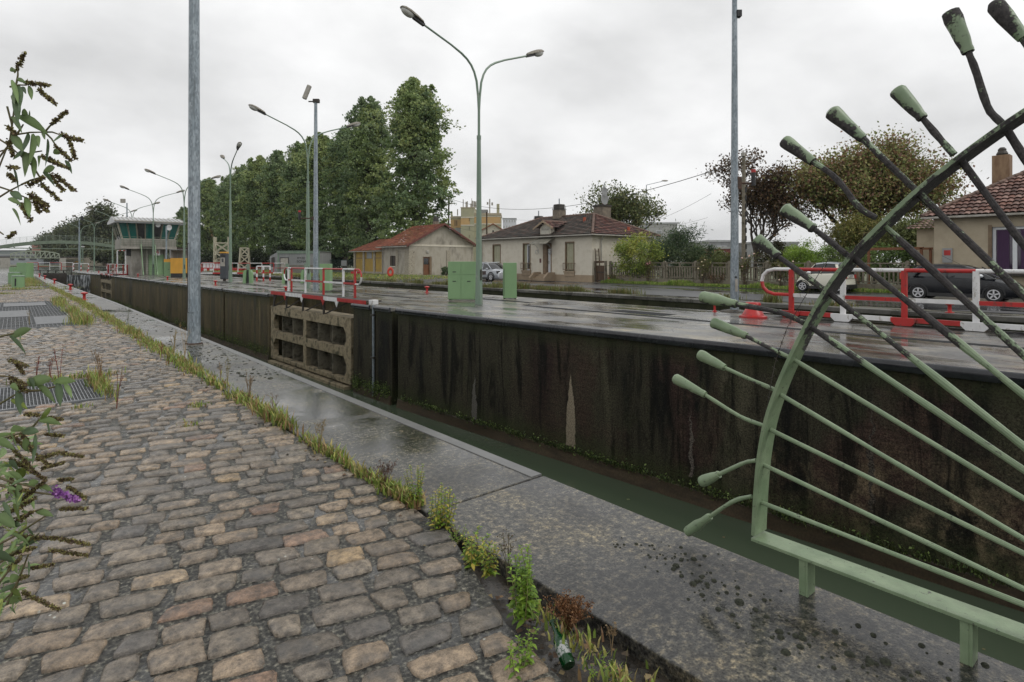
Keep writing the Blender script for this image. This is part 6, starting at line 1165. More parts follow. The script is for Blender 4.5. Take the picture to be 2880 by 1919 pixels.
def dry(px, py, h, n, label, seed, c=(.075, .035, .025), c2=(.13, .07, .045), spread=.5, heads=True, z=-.01, thick=.0013, cat='plant'):
    rs = np.random.RandomState(seed); q = G(px, py); g = empty('dry_weed', (q.x, q.y, z), label, cat, None); m = MB(); hd = []
    for i in range(n):
        a = rs.uniform(0, 6.28); s = spread*rs.uniform(.15, 1)*h; p = [Vector((0, 0, 0)), Vector((.35*s*math.cos(a), .35*s*math.sin(a), h*.45)), Vector((s*math.cos(a), s*math.sin(a), h*rs.uniform(.7, 1)))]; m.tube(p, [thick*1.5, thick*1.1, thick*.6], 4); hd.append(p[2])
        for k in range(4): f = rs.uniform(.2, .9); b = p[1].lerp(p[2], f); t = b+Vector((rs.normal(0, .05*h), rs.normal(0, .05*h), h*rs.uniform(.03, .14))); m.tube([b, t], [thick*.7, thick*.4], 3); hd.append(t)
    m.build('stem', M('dry_stem%d' % seed, c, c2, 30, .8, 0) if False else bpy.data.materials.get('dry_stem_%s' % (c,)) or M('dry_stem_%s' % (c,), c, c2, 30, .8, 0), g)
    if heads:
        P = np.repeat(np.array([tuple(v) for v in hd]), 5, 0); P += rs.normal(0, .004, P.shape); leaves('seed_head', P, .009, [c, c2], g, .7)
    return g
dry(1085, 1372, .20, 16, 'dry dark brown branching weed above the cobble edge', 1); dry(1600, 1775, .15, 70, 'dense rusty brown dried tuft beside the concrete edge', 2, (.12, .05, .02), (.24, .13, .06), .75)
dry(1428, 1640, .29, 5, 'tall thin weed stalks with dark seed heads in front of the slab', 3, (.10, .11, .05), (.12, .08, .05), .3, thick=.0016); dry(1720, 1830, .12, 4, 'single thin branching stalk against the concrete side', 4, (.2, .14, .08), (.25, .18, .1), .3); dry(900, 1262, .26, 9, 'group of thin seeding grass stalks by the puddled concrete', 5, (.20, .15, .08), (.26, .2, .1), .35)
for i, (px, py, h, c, lab) in enumerate(((168, 1085, .50, (.14, .03, .02), 'tall twin red dock stalks behind the small grating'), (102, 1080, .38, (.13, .03, .02), 'thin red stalk at the far left behind the small grating'), (140, 1072, .33, (.13, .035, .025), 'short red stalk left of the twin stalks'), (285, 1085, .50, (.15, .09, .035), 'dense brown seeding plant at the small grating corner'), (328, 1150, .46, (.12, .04, .025), 'single leaning reddish stalk right of the small grating'), (452, 1015, .36, (.14, .05, .03), 'reddish stalk left of the grey mast base'), (395, 985, .40, (.22, .17, .07), 'pale seeding stalk in the weed line'), (520, 1005, .62, (.25, .17, .08), 'tallest tan seeding stalk beside the grey mast'), (490, 1000, .45, (.22, .17, .08), 'pale stalks just left of the tallest tan stalk'), (640, 1090, .40, (.2, .17, .08), 'thin pale stalk near the moss patches'), (620, 1075, .30, (.17, .12, .06), 'short tan stalk in front of the puddle'), (700, 1130, .34, (.16, .11, .06), 'brown tipped stalks past the mast'), (245, 920, .35, (.15, .06, .03), 'red brown weed at the end of the big grating'), (83, 915, .45, (.17, .13, .05), 'yellowish stalk growing through the big grating'), (360, 905, .6, (.07, .08, .04), 'dark green stalk leaning over the concrete edge'), (770, 1185, .30, (.16, .12, .07), 'wiry seeding stalks in the middle of the weed line'))):
    dry(px, py, h, 3 if i not in (3, 8, 11) else 7, lab, 20+i, c, tuple(v*1.5 for v in c), .16 if i != 3 else .22, thick=.0028)
# ------------------------------------------------------------------ butterfly bush hanging in from the left
g = empty('butterfly_bush', (-.35, 1.35, 0), 'butterfly bush with brown seed spikes and one purple flower spike at the left edge', 'bush'); GO = Vector((-.35, 1.35, 0)); stem = MB(); LV = []; LF = []; LC = []; rs = np.random.RandomState(5)
def bleaf(p, d, L_, wf=.3, c=None, roll=0.):
    d = Vector(d).normalized(); s = d.cross(Vector((FW[0], FW[1], 0))).normalized(); s = (s*math.cos(roll)+d.cross(s)*math.sin(roll)); nn = s.cross(d); n0 = len(LV); c = np.array(c or (.10, .15, .05))*rs.uniform(.75, 1.3); K = 6
    for i in range(K+1):
        t = i/K; w_ = L_*wf*.5*math.sin(math.pi*min(1, t*.93+.07))**.8*(1-.35*t); q = p+d*L_*t-Vector((0, 0, L_*.22*t*t)); LV.extend([tuple(q+s*w_+nn*w_*.35-GO), tuple(q-GO), tuple(q-s*w_+nn*w_*.35-GO)]); LC.extend([c, c*1.25, c])
    for i in range(K): a = n0+3*i; LF.extend([(a, a+1, a+4, a+3), (a+1, a+2, a+5, a+4)])
SP = []; SC = []; FP = []
def spike(p0, p1, r=.012, purple=False, sag=.0, c=((.07, .045, .025), (.12, .09, .035), (.045, .03, .025))):
    p0 = Vector(p0); p1 = Vector(p1); L_ = (p1-p0).length; r *= .85; n = int(L_*4200); r *= .85
    stem.tube([p0-GO, (p0+p1)/2-GO+Vector((0, 0, sag)), p1-GO], [.0018, .0014, .0007], 4)
    for i in range(n):
        t = rs.rand(); q = p0.lerp(p1, t)+Vector((0, 0, 4*sag*t*(1-t))); rr = r*(1-.55*t)*(.75+.25*math.sin(t*L_*520)); v = Vector(rs.normal(size=3)).normalized(); (FP if purple else SP).append(tuple(q+v*rr*rs.uniform(.35, 1)-GO))
    SC.append(n)
def at(px, py, D): return PD(px, py, D)
# upper branch (photo pixels at about 1.5 m)
up_st = [((-40, 560), (28, 395)), ((28, 395), (46, 235)), ((46, 235), (50, 195)), ((28, 245), (75, 240)), ((-30, 480), (50, 375)), ((50, 375), (66, 350)), ((40, 380), (126, 372)), ((126, 372), (150, 345)), ((126, 372), (165, 378)), ((126, 372), (160, 415)), ((-20, 380), (60, 440)), ((60, 440), (118, 425)), ((60, 440), (100, 480)), ((-30, 440), (20, 420)), ((-10, 560), (60, 520)), ((60, 520), (110, 500)), ((-20, 520), (80, 560)), ((20, 300), (40, 400)), ((-30, 640), (10, 660)), ((100, 480), (118, 520))]
for a, b in up_st: stem.tube([at(*a, 1.5)-GO, at((a[0]+b[0])/2+2, (a[1]+b[1])/2-3, 1.5)-GO, at(*b, 1.5)-GO], [.0026, .0022, .0017], 5)
for a, b, r in (((46, 196), (69, 150), .010), ((70, 233), (139, 240), .010), ((108, 252), (155, 292), .009), ((148, 348), (186, 314), .009), ((172, 380), (234, 397), .011), ((190, 385), (213, 448), .010), ((155, 410), (198, 452), .009), ((118, 440), (188, 472), .011), ((80, 522), (125, 498), .010), ((155, 492), (210, 537), .009), ((140, 490), (178, 538), .010), ((115, 518), (168, 565), .010), ((82, 545), (135, 580), .014), ((90, 550), (112, 598), .012), ((100, 560), (135, 597), .010), ((55, 570), (88, 622), .012), ((28, 470), (50, 472), .008), ((26, 490), (42, 510), .009), ((22, 668), (42, 655), .005), ((20, 355), (44, 375), .008), ((24, 395), (36, 440), .008)): spike(at(*a, 1.5), at(*b, 1.48), r)
LG = (.19, .27, .11); DG = (.10, .15, .075)
def lf(a, b, D=1.5, wf=.34, c=LG, roll=None): p = at(*a, D); q = at(*b, D-.02); bleaf(p, q-p+Vector((0, 0, (q-p).length*.18)), (q-p).length*1.04, wf, c, rs.uniform(-.5, .5) if roll is None else roll)
for a, b, wf, c in (((48, 242), (52, 302), .5, DG), ((52, 330), (128, 372), .34, LG), ((46, 225), (72, 232), .3, LG), ((80, 242), (88, 275), .3, LG), ((38, 255), (48, 332), .3, DG), ((30, 330), (58, 368), .35, LG), ((65, 335), (70, 300), .5, LG), ((78, 338), (84, 305), .3, DG), ((76, 375), (60, 425), .6, DG), ((88, 378), (82, 450), .6, LG), ((98, 385), (108, 410), .6, LG), ((60, 430), (68, 486), .75, LG), ((90, 440), (95, 492), .35, LG), ((62, 420), (40, 445), .7, DG), ((30, 380), (60, 420), .4, LG), ((132, 392), (128, 455), .34, DG), ((176, 374), (152, 396), .5, DG), ((150, 432), (168, 425), .5, LG), ((182, 452), (200, 484), .3, DG), ((122, 482), (155, 468), .45, LG), ((120, 486), (150, 520), .35, DG), ((105, 440), (108, 466), .5, LG), ((70, 555), (80, 602), .4, LG), ((28, 540), (60, 560), .4, DG), ((34, 588), (55, 628), .34, LG), ((36, 470), (50, 530), .2, DG), ((28, 200), (42, 195), .4, LG), ((30, 270), (40, 290), .4, LG), ((32, 225), (48, 280), .22, LG), ((116, 375), (126, 390), .5, LG), ((60, 245), (72, 262), .3, DG), ((22, 560), (58, 575), .3, LG)): lf(a, b, 1.5, wf, c)
# lower mass
lo_st = [((-60, 1160), (60, 1100)), ((60, 1100), (165, 1085)), ((-60, 1240), (70, 1215)), ((70, 1215), (110, 1180)), ((-60, 1320), (100, 1372)), ((-60, 1350), (170, 1395)), ((-60, 1480), (120, 1430)), ((-60, 1560), (130, 1450)), ((-60, 1620), (110, 1500)), ((-60, 1700), (60, 1560)), ((-60, 1750), (50, 1650)), ((20, 1700), (80, 1560)), ((-60, 950), (50, 935)), ((-60, 1040), (30, 1060))]
for a, b in lo_st: stem.tube([at(*a, 1.7)-GO, at((a[0]+b[0])/2, (a[1]+b[1])/2+6, 1.7)-GO, at(*b, 1.7)-GO], [.0042, .0034, .0022], 5)
for a, b, r in (((26, 1012), (75, 1030), .012), ((40, 1015), (66, 1050), .010), ((26, 1060), (75, 1085), .014), ((30, 1075), (78, 1102), .012), ((70, 1165), (110, 1168), .009), ((140, 1175), (175, 1180), .008), ((30, 1225), (140, 1310), .014), ((28, 1255), (100, 1330), .013), ((28, 1290), (130, 1350), .013), ((104, 1292), (170, 1272), .011), ((172, 1275), (234, 1284), .011), ((118, 1318), (180, 1302), .008), ((130, 1222), (178, 1226), .010), ((190, 1368), (242, 1402), .010), ((165, 1350), (206, 1348), .007), ((170, 1432), (244, 1430), .010), ((50, 1415), (130, 1350), .012), ((30, 1440), (100, 1400), .012), ((60, 1510), (170, 1515), .014), ((172, 1516), (250, 1532), .013), ((140, 1548), (248, 1562), .013), ((88, 1598), (150, 1588), .010), ((62, 1665), (168, 1716), .014), ((40, 1630), (80, 1620), .010), ((28, 1560), (100, 1540), .012), ((26, 1480), (90, 1440), .013), ((60, 1220), (88, 1262), .016), ((30, 1340), (60, 1430), .014), ((28, 1380), (80, 1380), .012), ((24, 1600), (60, 1570), .012)):
    spike(at(*a, 1.72), at(*b, 1.68), r*.78, False, .0, ((.09, .07, .03),))
spike(at(150, 1380, 1.7), at(218, 1408, 1.68), .022, True)
for a, b, wf, c in (((28, 950), (92, 918), .3, LG), ((26, 945), (68, 990), .22, DG), ((55, 940), (55, 962), .5, LG), ((72, 1082), (150, 1060), .36, LG), ((150, 1080), (215, 1068), .34, LG), ((105, 1085), (150, 1128), .34, LG), ((160, 1075), (168, 1132), .4, DG), ((180, 1078), (200, 1115), .3, LG), ((48, 1100), (56, 1155), .42, DG), ((30, 1125), (75, 1148), .3, (.2, .26, .05)), ((28, 1088), (52, 1095), .6, LG), ((80, 1065), (95, 1092), .5, DG), ((112, 1178), (148, 1140), .36, (.16, .22, .05)), ((108, 1184), (174, 1192), .3, LG), ((130, 1186), (138, 1218), .3, DG), ((30, 1212), (70, 1205), .4, LG), ((60, 1215), (110, 1212), .4, DG), ((98, 1222), (92, 1292), .3, DG), ((80, 1240), (78, 1275), .4, DG), ((46, 1350), (68, 1310), .5, (.17, .23, .05)), ((50, 1360), (50, 1420), .45, LG), ((80, 1366), (110, 1350), .4, LG), ((110, 1370), (150, 1382), .4, LG), ((35, 1420), (52, 1460), .5, (.15, .2, .05)), ((60, 1440), (95, 1455), .3, LG), ((100, 1440), (150, 1450), .3, LG), ((28, 1480), (60, 1475), .4, DG), ((78, 1580), (80, 1618), .4, DG), ((28, 1660), (60, 1690), .5, (.15, .2, .05)), ((30, 1640), (50, 1610), .5, LG), ((60, 1540), (90, 1500), .2, LG), ((30, 1500), (80, 1530), .2, LG), ((28, 1700), (60, 1672), .4, LG), ((24, 1300), (50, 1320), .5, DG), ((20, 1380), (44, 1400), .5, LG), ((-20, 1240), (40, 1262), .4, LG), ((-10, 1450), (40, 1480), .5, LG), ((-20, 1560), (40, 1580), .4, DG)): lf(a, b, 1.7, wf, c)
for i in range(330):                  # the body of the bush, mostly outside the frame
    yy = rs.uniform(1190, 1720); xx = -220+300*rs.rand()**.6*(1 if yy < 1600 else .9); p = at(xx, yy, rs.uniform(1.66, 2.0)); d = Vector(rs.normal(size=3)); bleaf(p, d, rs.uniform(.025, .065), .32, LG if rs.rand() < .6 else (.26, .30, .08) if rs.rand() < .4 else DG, rs.uniform(-1, 1))
stem.build('stem', M("bush_stem", (.10, .10, .04), (.15, .12, .06), 20, .7, 0), g)
me = bpy.data.meshes.new('foliage'); me.from_pydata(LV, [], LF); at_ = me.color_attributes.new('tint', 'FLOAT_COLOR', 'POINT'); c = np.ones((len(LV), 4), dtype=np.float32); c[:, :3] = np.array(LC); at_.data.foreach_set('color', c.ravel()); me.shade_smooth(); me.materials.append(LEAF); link(bpy.data.objects.new('foliage', me), g)
leaves('seed_spike', SP, .0062, [(.16, .11, .06), (.24, .22, .08), (.10, .07, .055), (.27, .25, .10)], g, .75, jit=.4); leaves('flower_spike', FP, .0085, [(.34, .13, .42), (.46, .22, .52), (.28, .10, .36)], g, .9, jit=.25)
# ------------------------------------------------------------------ background
# footbridge over the canal
YB = 170.; g = empty('footbridge', (9, YB, 0), 'green arched footbridge with mesh railing over the canal', 'footbridge'); zf = lambda x: 6.45-.0102*x*x; xs = [-23+46*i/40 for i in range(41)]
m = MB()
for a, b in zip(xs[:-1], xs[1:]): m.add([(a, -1.2, zf(a)), (b, -1.2, zf(b)), (b, -1.2, zf(b)-.75), (a, -1.2, zf(a)-.75), (a, 1.4, zf(a)), (b, 1.4, zf(b)), (b, 1.4, zf(b)-.75), (a, 1.4, zf(a)-.75)], [(0, 3, 2, 1), (0, 1, 5, 4), (3, 7, 6, 2), (4, 5, 6, 7)])
m.build('arch_girder', BGREEN, g); m = MB()
for i in range(41): x = xs[i]; m.bar((x, -1.2, zf(x)), (x, -1.2, zf(x)+1.15), .05)
for a, b in zip(xs[:-1], xs[1:]):
    for h in (.25, .5, .75, 1.0, 1.15): m.bar((a, -1.2, zf(a)+h), (b, -1.2, zf(b)+h), .028)
m.build('railing', M("pale_mesh", (.30, .36, .30)), g); m = MB()
for x in xs[4:37:4]: m.bar((x+.4, -1.1, 4.55), (x, -1.1, zf(x)-.7), .16)
m.bb(-23, 25, -1.15, -1.0, 4.45, 4.65); m.build('tie_beam', BGREEN, g); part('abutment', CONC, g, (-26, -20, -3, 3, -1, 2.2), (20, 26, -3, 3, -1, 2.2))
# truss bridge farther off
YT = 272.; g = empty('truss_bridge', (5.8, YT, 0), 'pale green riveted truss bridge far up the canal', 'bridge'); hw_ = 6.8; n = 10; th = lambda t: 5.4-.9*(2*t-1)**2*(1.2 if abs(2*t-1) > .8 else 1); m = MB()
for y in (-1.5, 1.5):
    for i in range(n): x0 = -hw_+2*hw_*i/n; x1 = -hw_+2*hw_*(i+1)/n; z0, z1 = th(i/n), th((i+1)/n); m.bar((x0, y, z0), (x1, y, z1), .28); m.bar((x0, y, 2.9), (x1, y, 2.9), .28); m.bar((x1, y, 2.9), (x1, y, z1), .2); m.bar((x0, y, z0) if i < n/2 else (x0, y, 2.9), (x1, y, 2.9) if i < n/2 else (x1, y, z1), .16)
m.bar((-hw_, -1.5, 2.9), (-hw_, -1.5, th(0)), .2); m.build('truss', M("pale_bridge_green", (.33, .37, .28)), g); part('deck', DRUST, g, (-hw_-6, hw_+8, -1.3, 1.3, 2.95, 3.4)); part('pier', CONC, g, (hw_, hw_+1.9, -2, 2, -1, 2.9), (-hw_-3, -hw_-.1, -2, 2, -1, 2.9))
g = empty('masonry_wall', (15, YT+2, 0), 'old rubble embankment wall with yellow graffiti right of the truss bridge', 'wall'); part('wall', STONE, g, (-1, 20, 0, 2, -1, 3.4)); part('graffiti', YEL, g, (1.5, 2.4, -.02, 0, .9, 1.2), (2.5, 3.6, -.02, 0, 1.3, 1.7), (3.8, 4.9, -.02, 0, 1.7, 2.2))
# far bank: parked river traffic, low wall
for i, (px, w_, h, c, lab) in enumerate(((36, 16, 5, (.35, .37, .40), 'long grey industrial hall under the footbridge'), (103, 2.4, 10.5, (.36, .17, .13), 'tall red brick tower building seen under the footbridge'), (16, 12, 7.5, (.25, .28, .28), 'glazed low building at the far left under the footbridge'))):
    q = PD(px, 736, 300+10*i); g = empty('building', (q.x, q.y, 0), lab, 'building', rz=VA); part('wall', M('far_wall_%d' % (i+1), c), g, (-w_, w_, 0, 10, 0, h)); part('roof', METROOF, g, (-w_-.3, w_+.3, -.3, 10.3, h, h+.4)); part('window', DGLASS, g, *[(-w_*.9+k*w_*.36, -w_*.9+k*w_*.36+w_*.22, -.05, .0, h*.45, h*.7) for k in range(5)])
FPAL = [(.075, .095, .045), (.10, .12, .055), (.06, .08, .045), (.12, .13, .06)]
for i, (px, D, h, r, lab) in enumerate(((130, 320, 16, 9, 'hazy round tree at the left under the footbridge arch'), (165, 310, 21, 10, 'rounded tree crown behind the middle of the footbridge'), (205, 290, 22, 9, 'broad green tree above the footbridge deck'), (233, 262, 24, 8, 'uneven green tree behind the thin bird post'), (262, 250, 21, 7, 'green tree just left of the farthest lamp arms'), (292, 225, 25, 6.5, 'tall upright tree left of the control tower'), (322, 235, 20, 7, 'green tree hidden partly by the tower roof'), (300, 205, 8, 6, 'low bushy tree by the canal bank left of the tower'), (250, 230, 8, 7, 'low bank side tree under the footbridge end'), (345, 230, 12, 7, 'tree behind the left corner of the control tower'), (503, 205, 9, 5, 'small leafy tree right of the control tower'), (395, 260, 12, 8, 'far tree seen between tower and lamp posts'), (85, 330, 8, 9, 'low hazy trees behind the truss bridge'), (180, 300, 8, 10, 'dark bushes above the embankment wall'))):
    q = PD(px, 736, D); rs = np.random.RandomState(100+i); g = empty('broadleaf_tree', (q.x, q.y, 0), lab, 'tree', 'trees along the far canal bank'); P = []; T = []
    for k in range(34): d = rs.normal(size=3); d /= np.linalg.norm(d); c = d*np.array([r, r, h*.40])*rs.uniform(.3, .9)+np.array([0, 0, h*.56]); nn_ = 260; P.append(c+rs.normal(0, 1, (nn_, 3))*np.array([r*.15, r*.15, h*.075])); b = rs.randint(4); T.append(np.where(rs.rand(nn_) < .6, b, rs.randint(4, size=nn_)))
    P = np.concatenate(P); T = np.concatenate(T); ok = P[:, 2] > .2; leaves('crown', P[ok], .75, FPAL, g, .8, jit=.3, ptint=T[ok]); MB().tube([(0, 0, 0), (0, 0, h*.6)], [.35, .15], 6).build('trunk', BARK, g)
# buildings right of the tower and behind the poplars
def block(px0, px1, ytop, D, dep, label, wallm, roofm, rows, colsn, winm, rz=VA, balc=False, name='apartment_building', ybase=736):
    a = PD(px0, ytop, D); b = PD(px1, ytop, D); w_ = (b-a).length; h = a.z; g = empty(name, (a.x, a.y, 0), label, 'building', rz=rz); part('wall', wallm, g, (0, w_, 0, dep, 0, h)); part('roof', roofm, g, (-.25, w_+.25, -.25, dep+.25, h, h+.5))
    for r in range(rows):
        for c in range(colsn):
            x0 = w_*(c+.25)/colsn; x1 = w_*(c+.72)/colsn; z0 = h*(r+.35)/rows; z1 = h*(r+.85)/rows; f = part('window', WPVC, g, (x0, x1, -.06, -.0, z0, z1)); part('pane', winm, f, (x0+.08, x1-.08, -.09, -.061, z0+.1, z1-.1))
            if balc and c % 2 == 0: part('balcony', BLK, g, (x0-.5, x1+.5, -1.1, -.07, z0-.25, z0+.75))
    return g
PINK = M("pink_render", (.42, .25, .19), (.47, .33, .27), .5, .8, 0); OFFW = M("off_white_render", (.50, .48, .42), (.44, .42, .37), .4, .8, 0); GREYR = M("grey_render", (.40, .40, .38), (.34, .34, .33), .4, .8, 0)
g = block(562, 604, 672, 190, 12, 'pink and brick apartment block with dark balconies beside the poplars', PINK, M("orange_roof", (.33, .12, .07)), 4, 4, CURT, balc=True); w_ = 4.8
MB().extr([(-.3, -.3, 9.45), (w_+1, -.3, 9.45), (w_-.4, 2, 12.6), (.3, 2, 12.6)], (0, 8, 0)).build('mansard', bpy.data.materials['orange_roof'], g)
block(488, 532, 664, 215, 14, 'long grey flat roofed apartment block right of the tower', GREYR, CORR, 3, 5, DGLASS); block(505, 532, 690, 180, 10, 'beige low block right of the control tower', OFFW, ROOFB, 2, 4, DGLASS); block(484, 512, 702, 160, 8, 'white house with brick base right of the control tower', OFFW, ROOFB, 2, 3, CURT)
# yellow and cream block of flats behind the shed, with masts
def flats():
    a = PD(1264, 620, 170); g = empty('apartment_building', (a.x, a.y, 0), 'tall cream and orange block of flats with rooftop antennas', 'building', rz=VA); S = 170/FPX; X = lambda px: (px-1264)*S; Z = lambda py: EYE+(736-py)*S
    CRT = M("cream_tower", (.42, .40, .26), (.36, .35, .25), .4, .8, .1); ORT = M("orange_band", (.56, .36, .16), (.5, .33, .16), .4, .8, .1)
    part('wall', CRT, g, (X(1297), X(1334), -1, 12, 0, Z(586)), (X(1323), X(1409), -.4, 12, 0, Z(601)), (X(1264), X(1297), 3, 12, 0, Z(606))); part('parapet', ROUGHC, g, (X(1296), X(1335), -1.1, 12.1, Z(586), Z(584)), (X(1322), X(1410), -.5, 12.1, Z(606), Z(600)), (X(1263), X(1297), 2.9, 12.1, Z(612), Z(608)))
    part('orange_band', ORT, g, (X(1297)-.02, X(1322), -1.05, -1.0, Z(633), Z(615)), (X(1326), X(1408), -.46, -.4, Z(629), Z(611)), (X(1264), X(1296), 2.94, 3.0, Z(640), Z(616)))
    part('cornice', PLAST, g, (X(1297), X(1335), -1.1, -1.05, Z(614), Z(611)), (X(1323), X(1410), -.5, -.46, Z(632), Z(629)), (X(1323), X(1410), -.5, -.46, Z(610), Z(608)), (X(1297), X(1335), -1.1, -1.06, Z(636), Z(633)))
    part('window_slot', BLK, g, *[(X(1320), X(1322), -1.12, -1.06, Z(y+1.2), Z(y)) for y in (615, 618, 621, 639, 642, 645, 662, 665, 668)]); part('window_slot', BLK, g, *[(X(x), X(x+2), 2.9, 2.95, Z(634), Z(618)) for x in (1276, 1281)])
    part('side_wing', CORR, g, (X(1280), X(1297), 1.5, 3.0, 0, Z(640))); part('chimney_stack', CRT, g, (X(1396), X(1404), 3, 4, Z(600), Z(571)), (X(1264), X(1268), 4, 5, Z(606), Z(592))); m = MB()
    for px, y0, y1, w_ in ((1302, 584, 560, .25), (1311, 584, 567, .5), (1314, 584, 565, .2), (1326, 584, 557, .15), (1328, 584, 564, .45), (1333, 584, 565, .4), (1337, 584, 566, .4), (1377, 600, 559, .35), (1371, 575, 568, .5), (1384, 577, 569, .5), (1286, 606, 588, .3), (1325, 584, 572, .6)): m.bar((X(px), 1, Z(y0)), (X(px), 1, Z(y1)), w_)
    m.build('antennas', ZINC, g); part('plant_room', CORR, g, (X(1353), X(1371), 2, 6, Z(600), Z(588)))
flats()
block(1414, 1452, 616, 360, 18, 'distant white tower block left of the house chimney', M("white_tower", (.62, .63, .66), (.56, .57, .6), .2), CORR, 8, 5, GREYR)
a = PD(1355, 650, 110); g = empty('house', (a.x, a.y, 0), 'cream gabled house with orange roof edge behind the keeper house', 'house', rz=VA); S = 110/FPX; X = lambda px: (px-1355)*S; Z = lambda py: EYE+(736-py)*S
part('wall', PLAST, g, (X(1355), X(1416), 0, 9, 0, Z(646))); MB().extr([(X(1355), 0, Z(646)), (X(1416), 0, Z(646)), (X(1387), 0, Z(631))], (0, 9, 0)).build('gable_wall', PLAST, g); MB().extr([(X(1353), -.3, Z(650)), (X(1387), -.3, Z(631)), (X(1387), -.3, Z(628.5)), (X(1353), -.3, Z(647))], (0, 9.5, 0)).extr([(X(1418), -.3, Z(650)), (X(1387), -.3, Z(631)), (X(1387), -.3, Z(628.5)), (X(1418), -.3, Z(647))], (0, 9.5, 0)).build('roof', bpy.data.materials['orange_roof'], g); part('window', BLK, g, (X(1385), X(1389), -.05, 0, Z(654), Z(648)))
# grey corrugated hut with graffiti, and the trestle towers
q = G(782, 770); q2 = G(901, 768); g = empty('sheet_metal_hut', (q.x, q.y, 0), 'grey sheet metal hut with green trim and scrawled graffiti', 'hut', rz=VA); w_ = 119/FPX*76; h = 2.95
m = MB(); m.bb(0, w_, 0, 5, 0, h); N_ = 24
for i in range(N_): x = w_*(i+.5)/N_; m.bb(x-.02, x+.02, -.025, -.003, .05, h-.3)
m.build('wall', CORR, g); part('trim', LGREEN, g, (-.1, w_+.1, -.12, -.026, h-.28, h), (-.06, .14, -.06, -.026, 0, h-.28), (w_-.12, w_+.05, -.06, -.026, 0, h-.28), (-.15, w_+.15, -.15, 5.1, h, h+.08)); part('door', ZINC, g, (.35, 1.35, -.05, -.026, 0, 2.05)); part('door_frame', BLK, g, (.28, .34, -.06, -.027, 0, 2.15), (1.36, 1.42, -.06, -.027, 0, 2.15), (.28, 1.42, -.06, -.027, 2.08, 2.15)); part('dado', M("stained_sheet", (.19, .18, .15)), g, (1.43, w_-.13, -.045, -.028, 0, 1.15))
MB().extr([(-1.75, 1.6, 0), (0, .0, 0), (0, .0, h-.05), (-1.75, 1.6, 2.3)], (0, 3, 0)).build('side_wall', CORR, g); MB().extr([(-1.35, 1.18, .9), (-.75, .63, .9), (-.75, .63, 2.2), (-1.35, 1.18, 2.1)], (0, -.05, 0)).build('side_door', DRUST, g)
text('graffiti', "KYZE R", .42, BLK, g, (3.25, -.05, 2.05), (R(90), 0, 0), .003); text('graffiti', "SON4", .46, BLK, g, (3.1, -.05, 1.6), (R(90), 0, 0), .003)
def trestle(px0, px1, yt, yb, D, label, topk=.75, ext=0.):
    S = D/FPX; a = PD((px0+px1)/2, 736, D); g = empty('trestle_tower', (a.x, a.y, -.2), label, 'trestle', 'cream trestle towers', rz=VA+.35); w_ = (px1-px0)*S*.72; h = (736-yt)*S+EYE; m = MB(); t = .16
    def c(s, u, z): k = 1-(1-topk)*z/h; return (s*w_/2*k, u*w_/2*k, z)
    for s in (-1, 1):
        for u in (-1, 1): m.bar(c(s, u, 0), c(s, u, h+ext), t*1.4)
    for z0, z1 in ((0, h*.33), (h*.33, h*.66), (h*.66, h)):
        for (s1, u1), (s2, u2) in (((-1, -1), (1, -1)), ((1, -1), (1, 1)), ((1, 1), (-1, 1)), ((-1, 1), (-1, -1))): m.bar(c(s1, u1, z0), c(s2, u2, z1), t); m.bar(c(s2, u2, z0), c(s1, u1, z1), t); m.bar(c(s1, u1, z1), c(s2, u2, z1), t)
    m.build('lattice', TRUSS, g); return g
trestle(599, 650, 681, 740, 120, 'larger cream lattice trestle with posts sticking up behind the kiosk', .97, 1.2); trestle(669, 707, 695, 757, 112, 'smaller cream lattice trestle tapering to the top', .72)
# red white work boat moored beyond the small lock gate
a = PD(560, 763, 100); g = empty('work_boat', (a.x, a.y, -.45), 'red work boat with white striped hull and row of windows', 'boat', rz=VA); part('hull', RED, g, (0, 7.2, 0, 2.2, -.2, .85)); part('stripe', WHITE, g, (.8, 1.3, -.02, 0, .2, .85), (1.8, 2.4, -.02, 0, .2, .85)); part('deckhouse', RED, g, (.3, 4.8, .3, 2, .85, .95), (.3, 4.8, .3, 2, 1.75, 1.9), (.32, 4.78, .5, 1.9, .95, 1.75)); part('window', WPVC, g, *[(.45+k*.55, .9+k*.55, .44, .5, 1.0, 1.7) for k in range(8)])
# green rail fence right of the hut
g = empty('metal_fence', (PD(905, 736, 82).x, PD(905, 736, 82).y, 0), 'dark green metal railing fence between the hut and ochre annex', 'fence', rz=VA); w_ = 100/FPX*82; m = MB(); 
for i in range(34): x = w_*i/33; m.bb(x-.02, x+.02, -.02, .02, 0, 1.9)
m.bb(0, w_, -.03, .03, .15, .2); m.bb(0, w_, -.03, .03, 1.75, 1.8); m.build('railing', M("dark_green_steel", (.02, .045, .035)), g); part('notice_board', CORR, g, (w_*.55, w_*.7, -.06, -.03, 1.0, 1.75)); part('gate_post', DRUST, g, (-.06, .06, -.06, .06, 0, 2.0), (w_-.06, w_+.06, -.06, .06, 0, 2.0))
# industrial buildings behind the gardens
block(1995, 2062, 681, 150, 20, 'grey slatted hall with dark red base behind the oleander', CORR, METROOF, 1, 1, CORR, name='industrial_hall'); g = block(1980, 2064, 700, 146, 2, 'dark red low wing in front of the slatted hall', M("dark_red_clad", (.22, .055, .05)), GREYR, 1, 1, M("d2", (.15, .04, .04)), name='industrial_hall'); block(2120, 2245, 686, 140, 20, 'pale grey corrugated hall behind the brown tree', METROOF, CORR, 1, 1, METROOF, name='industrial_hall'); block(1700, 1905, 630, 190, 20, 'long flat grey roofed building behind the keeper house', GREYR, METROOF, 1, 6, CORR, name='industrial_hall')
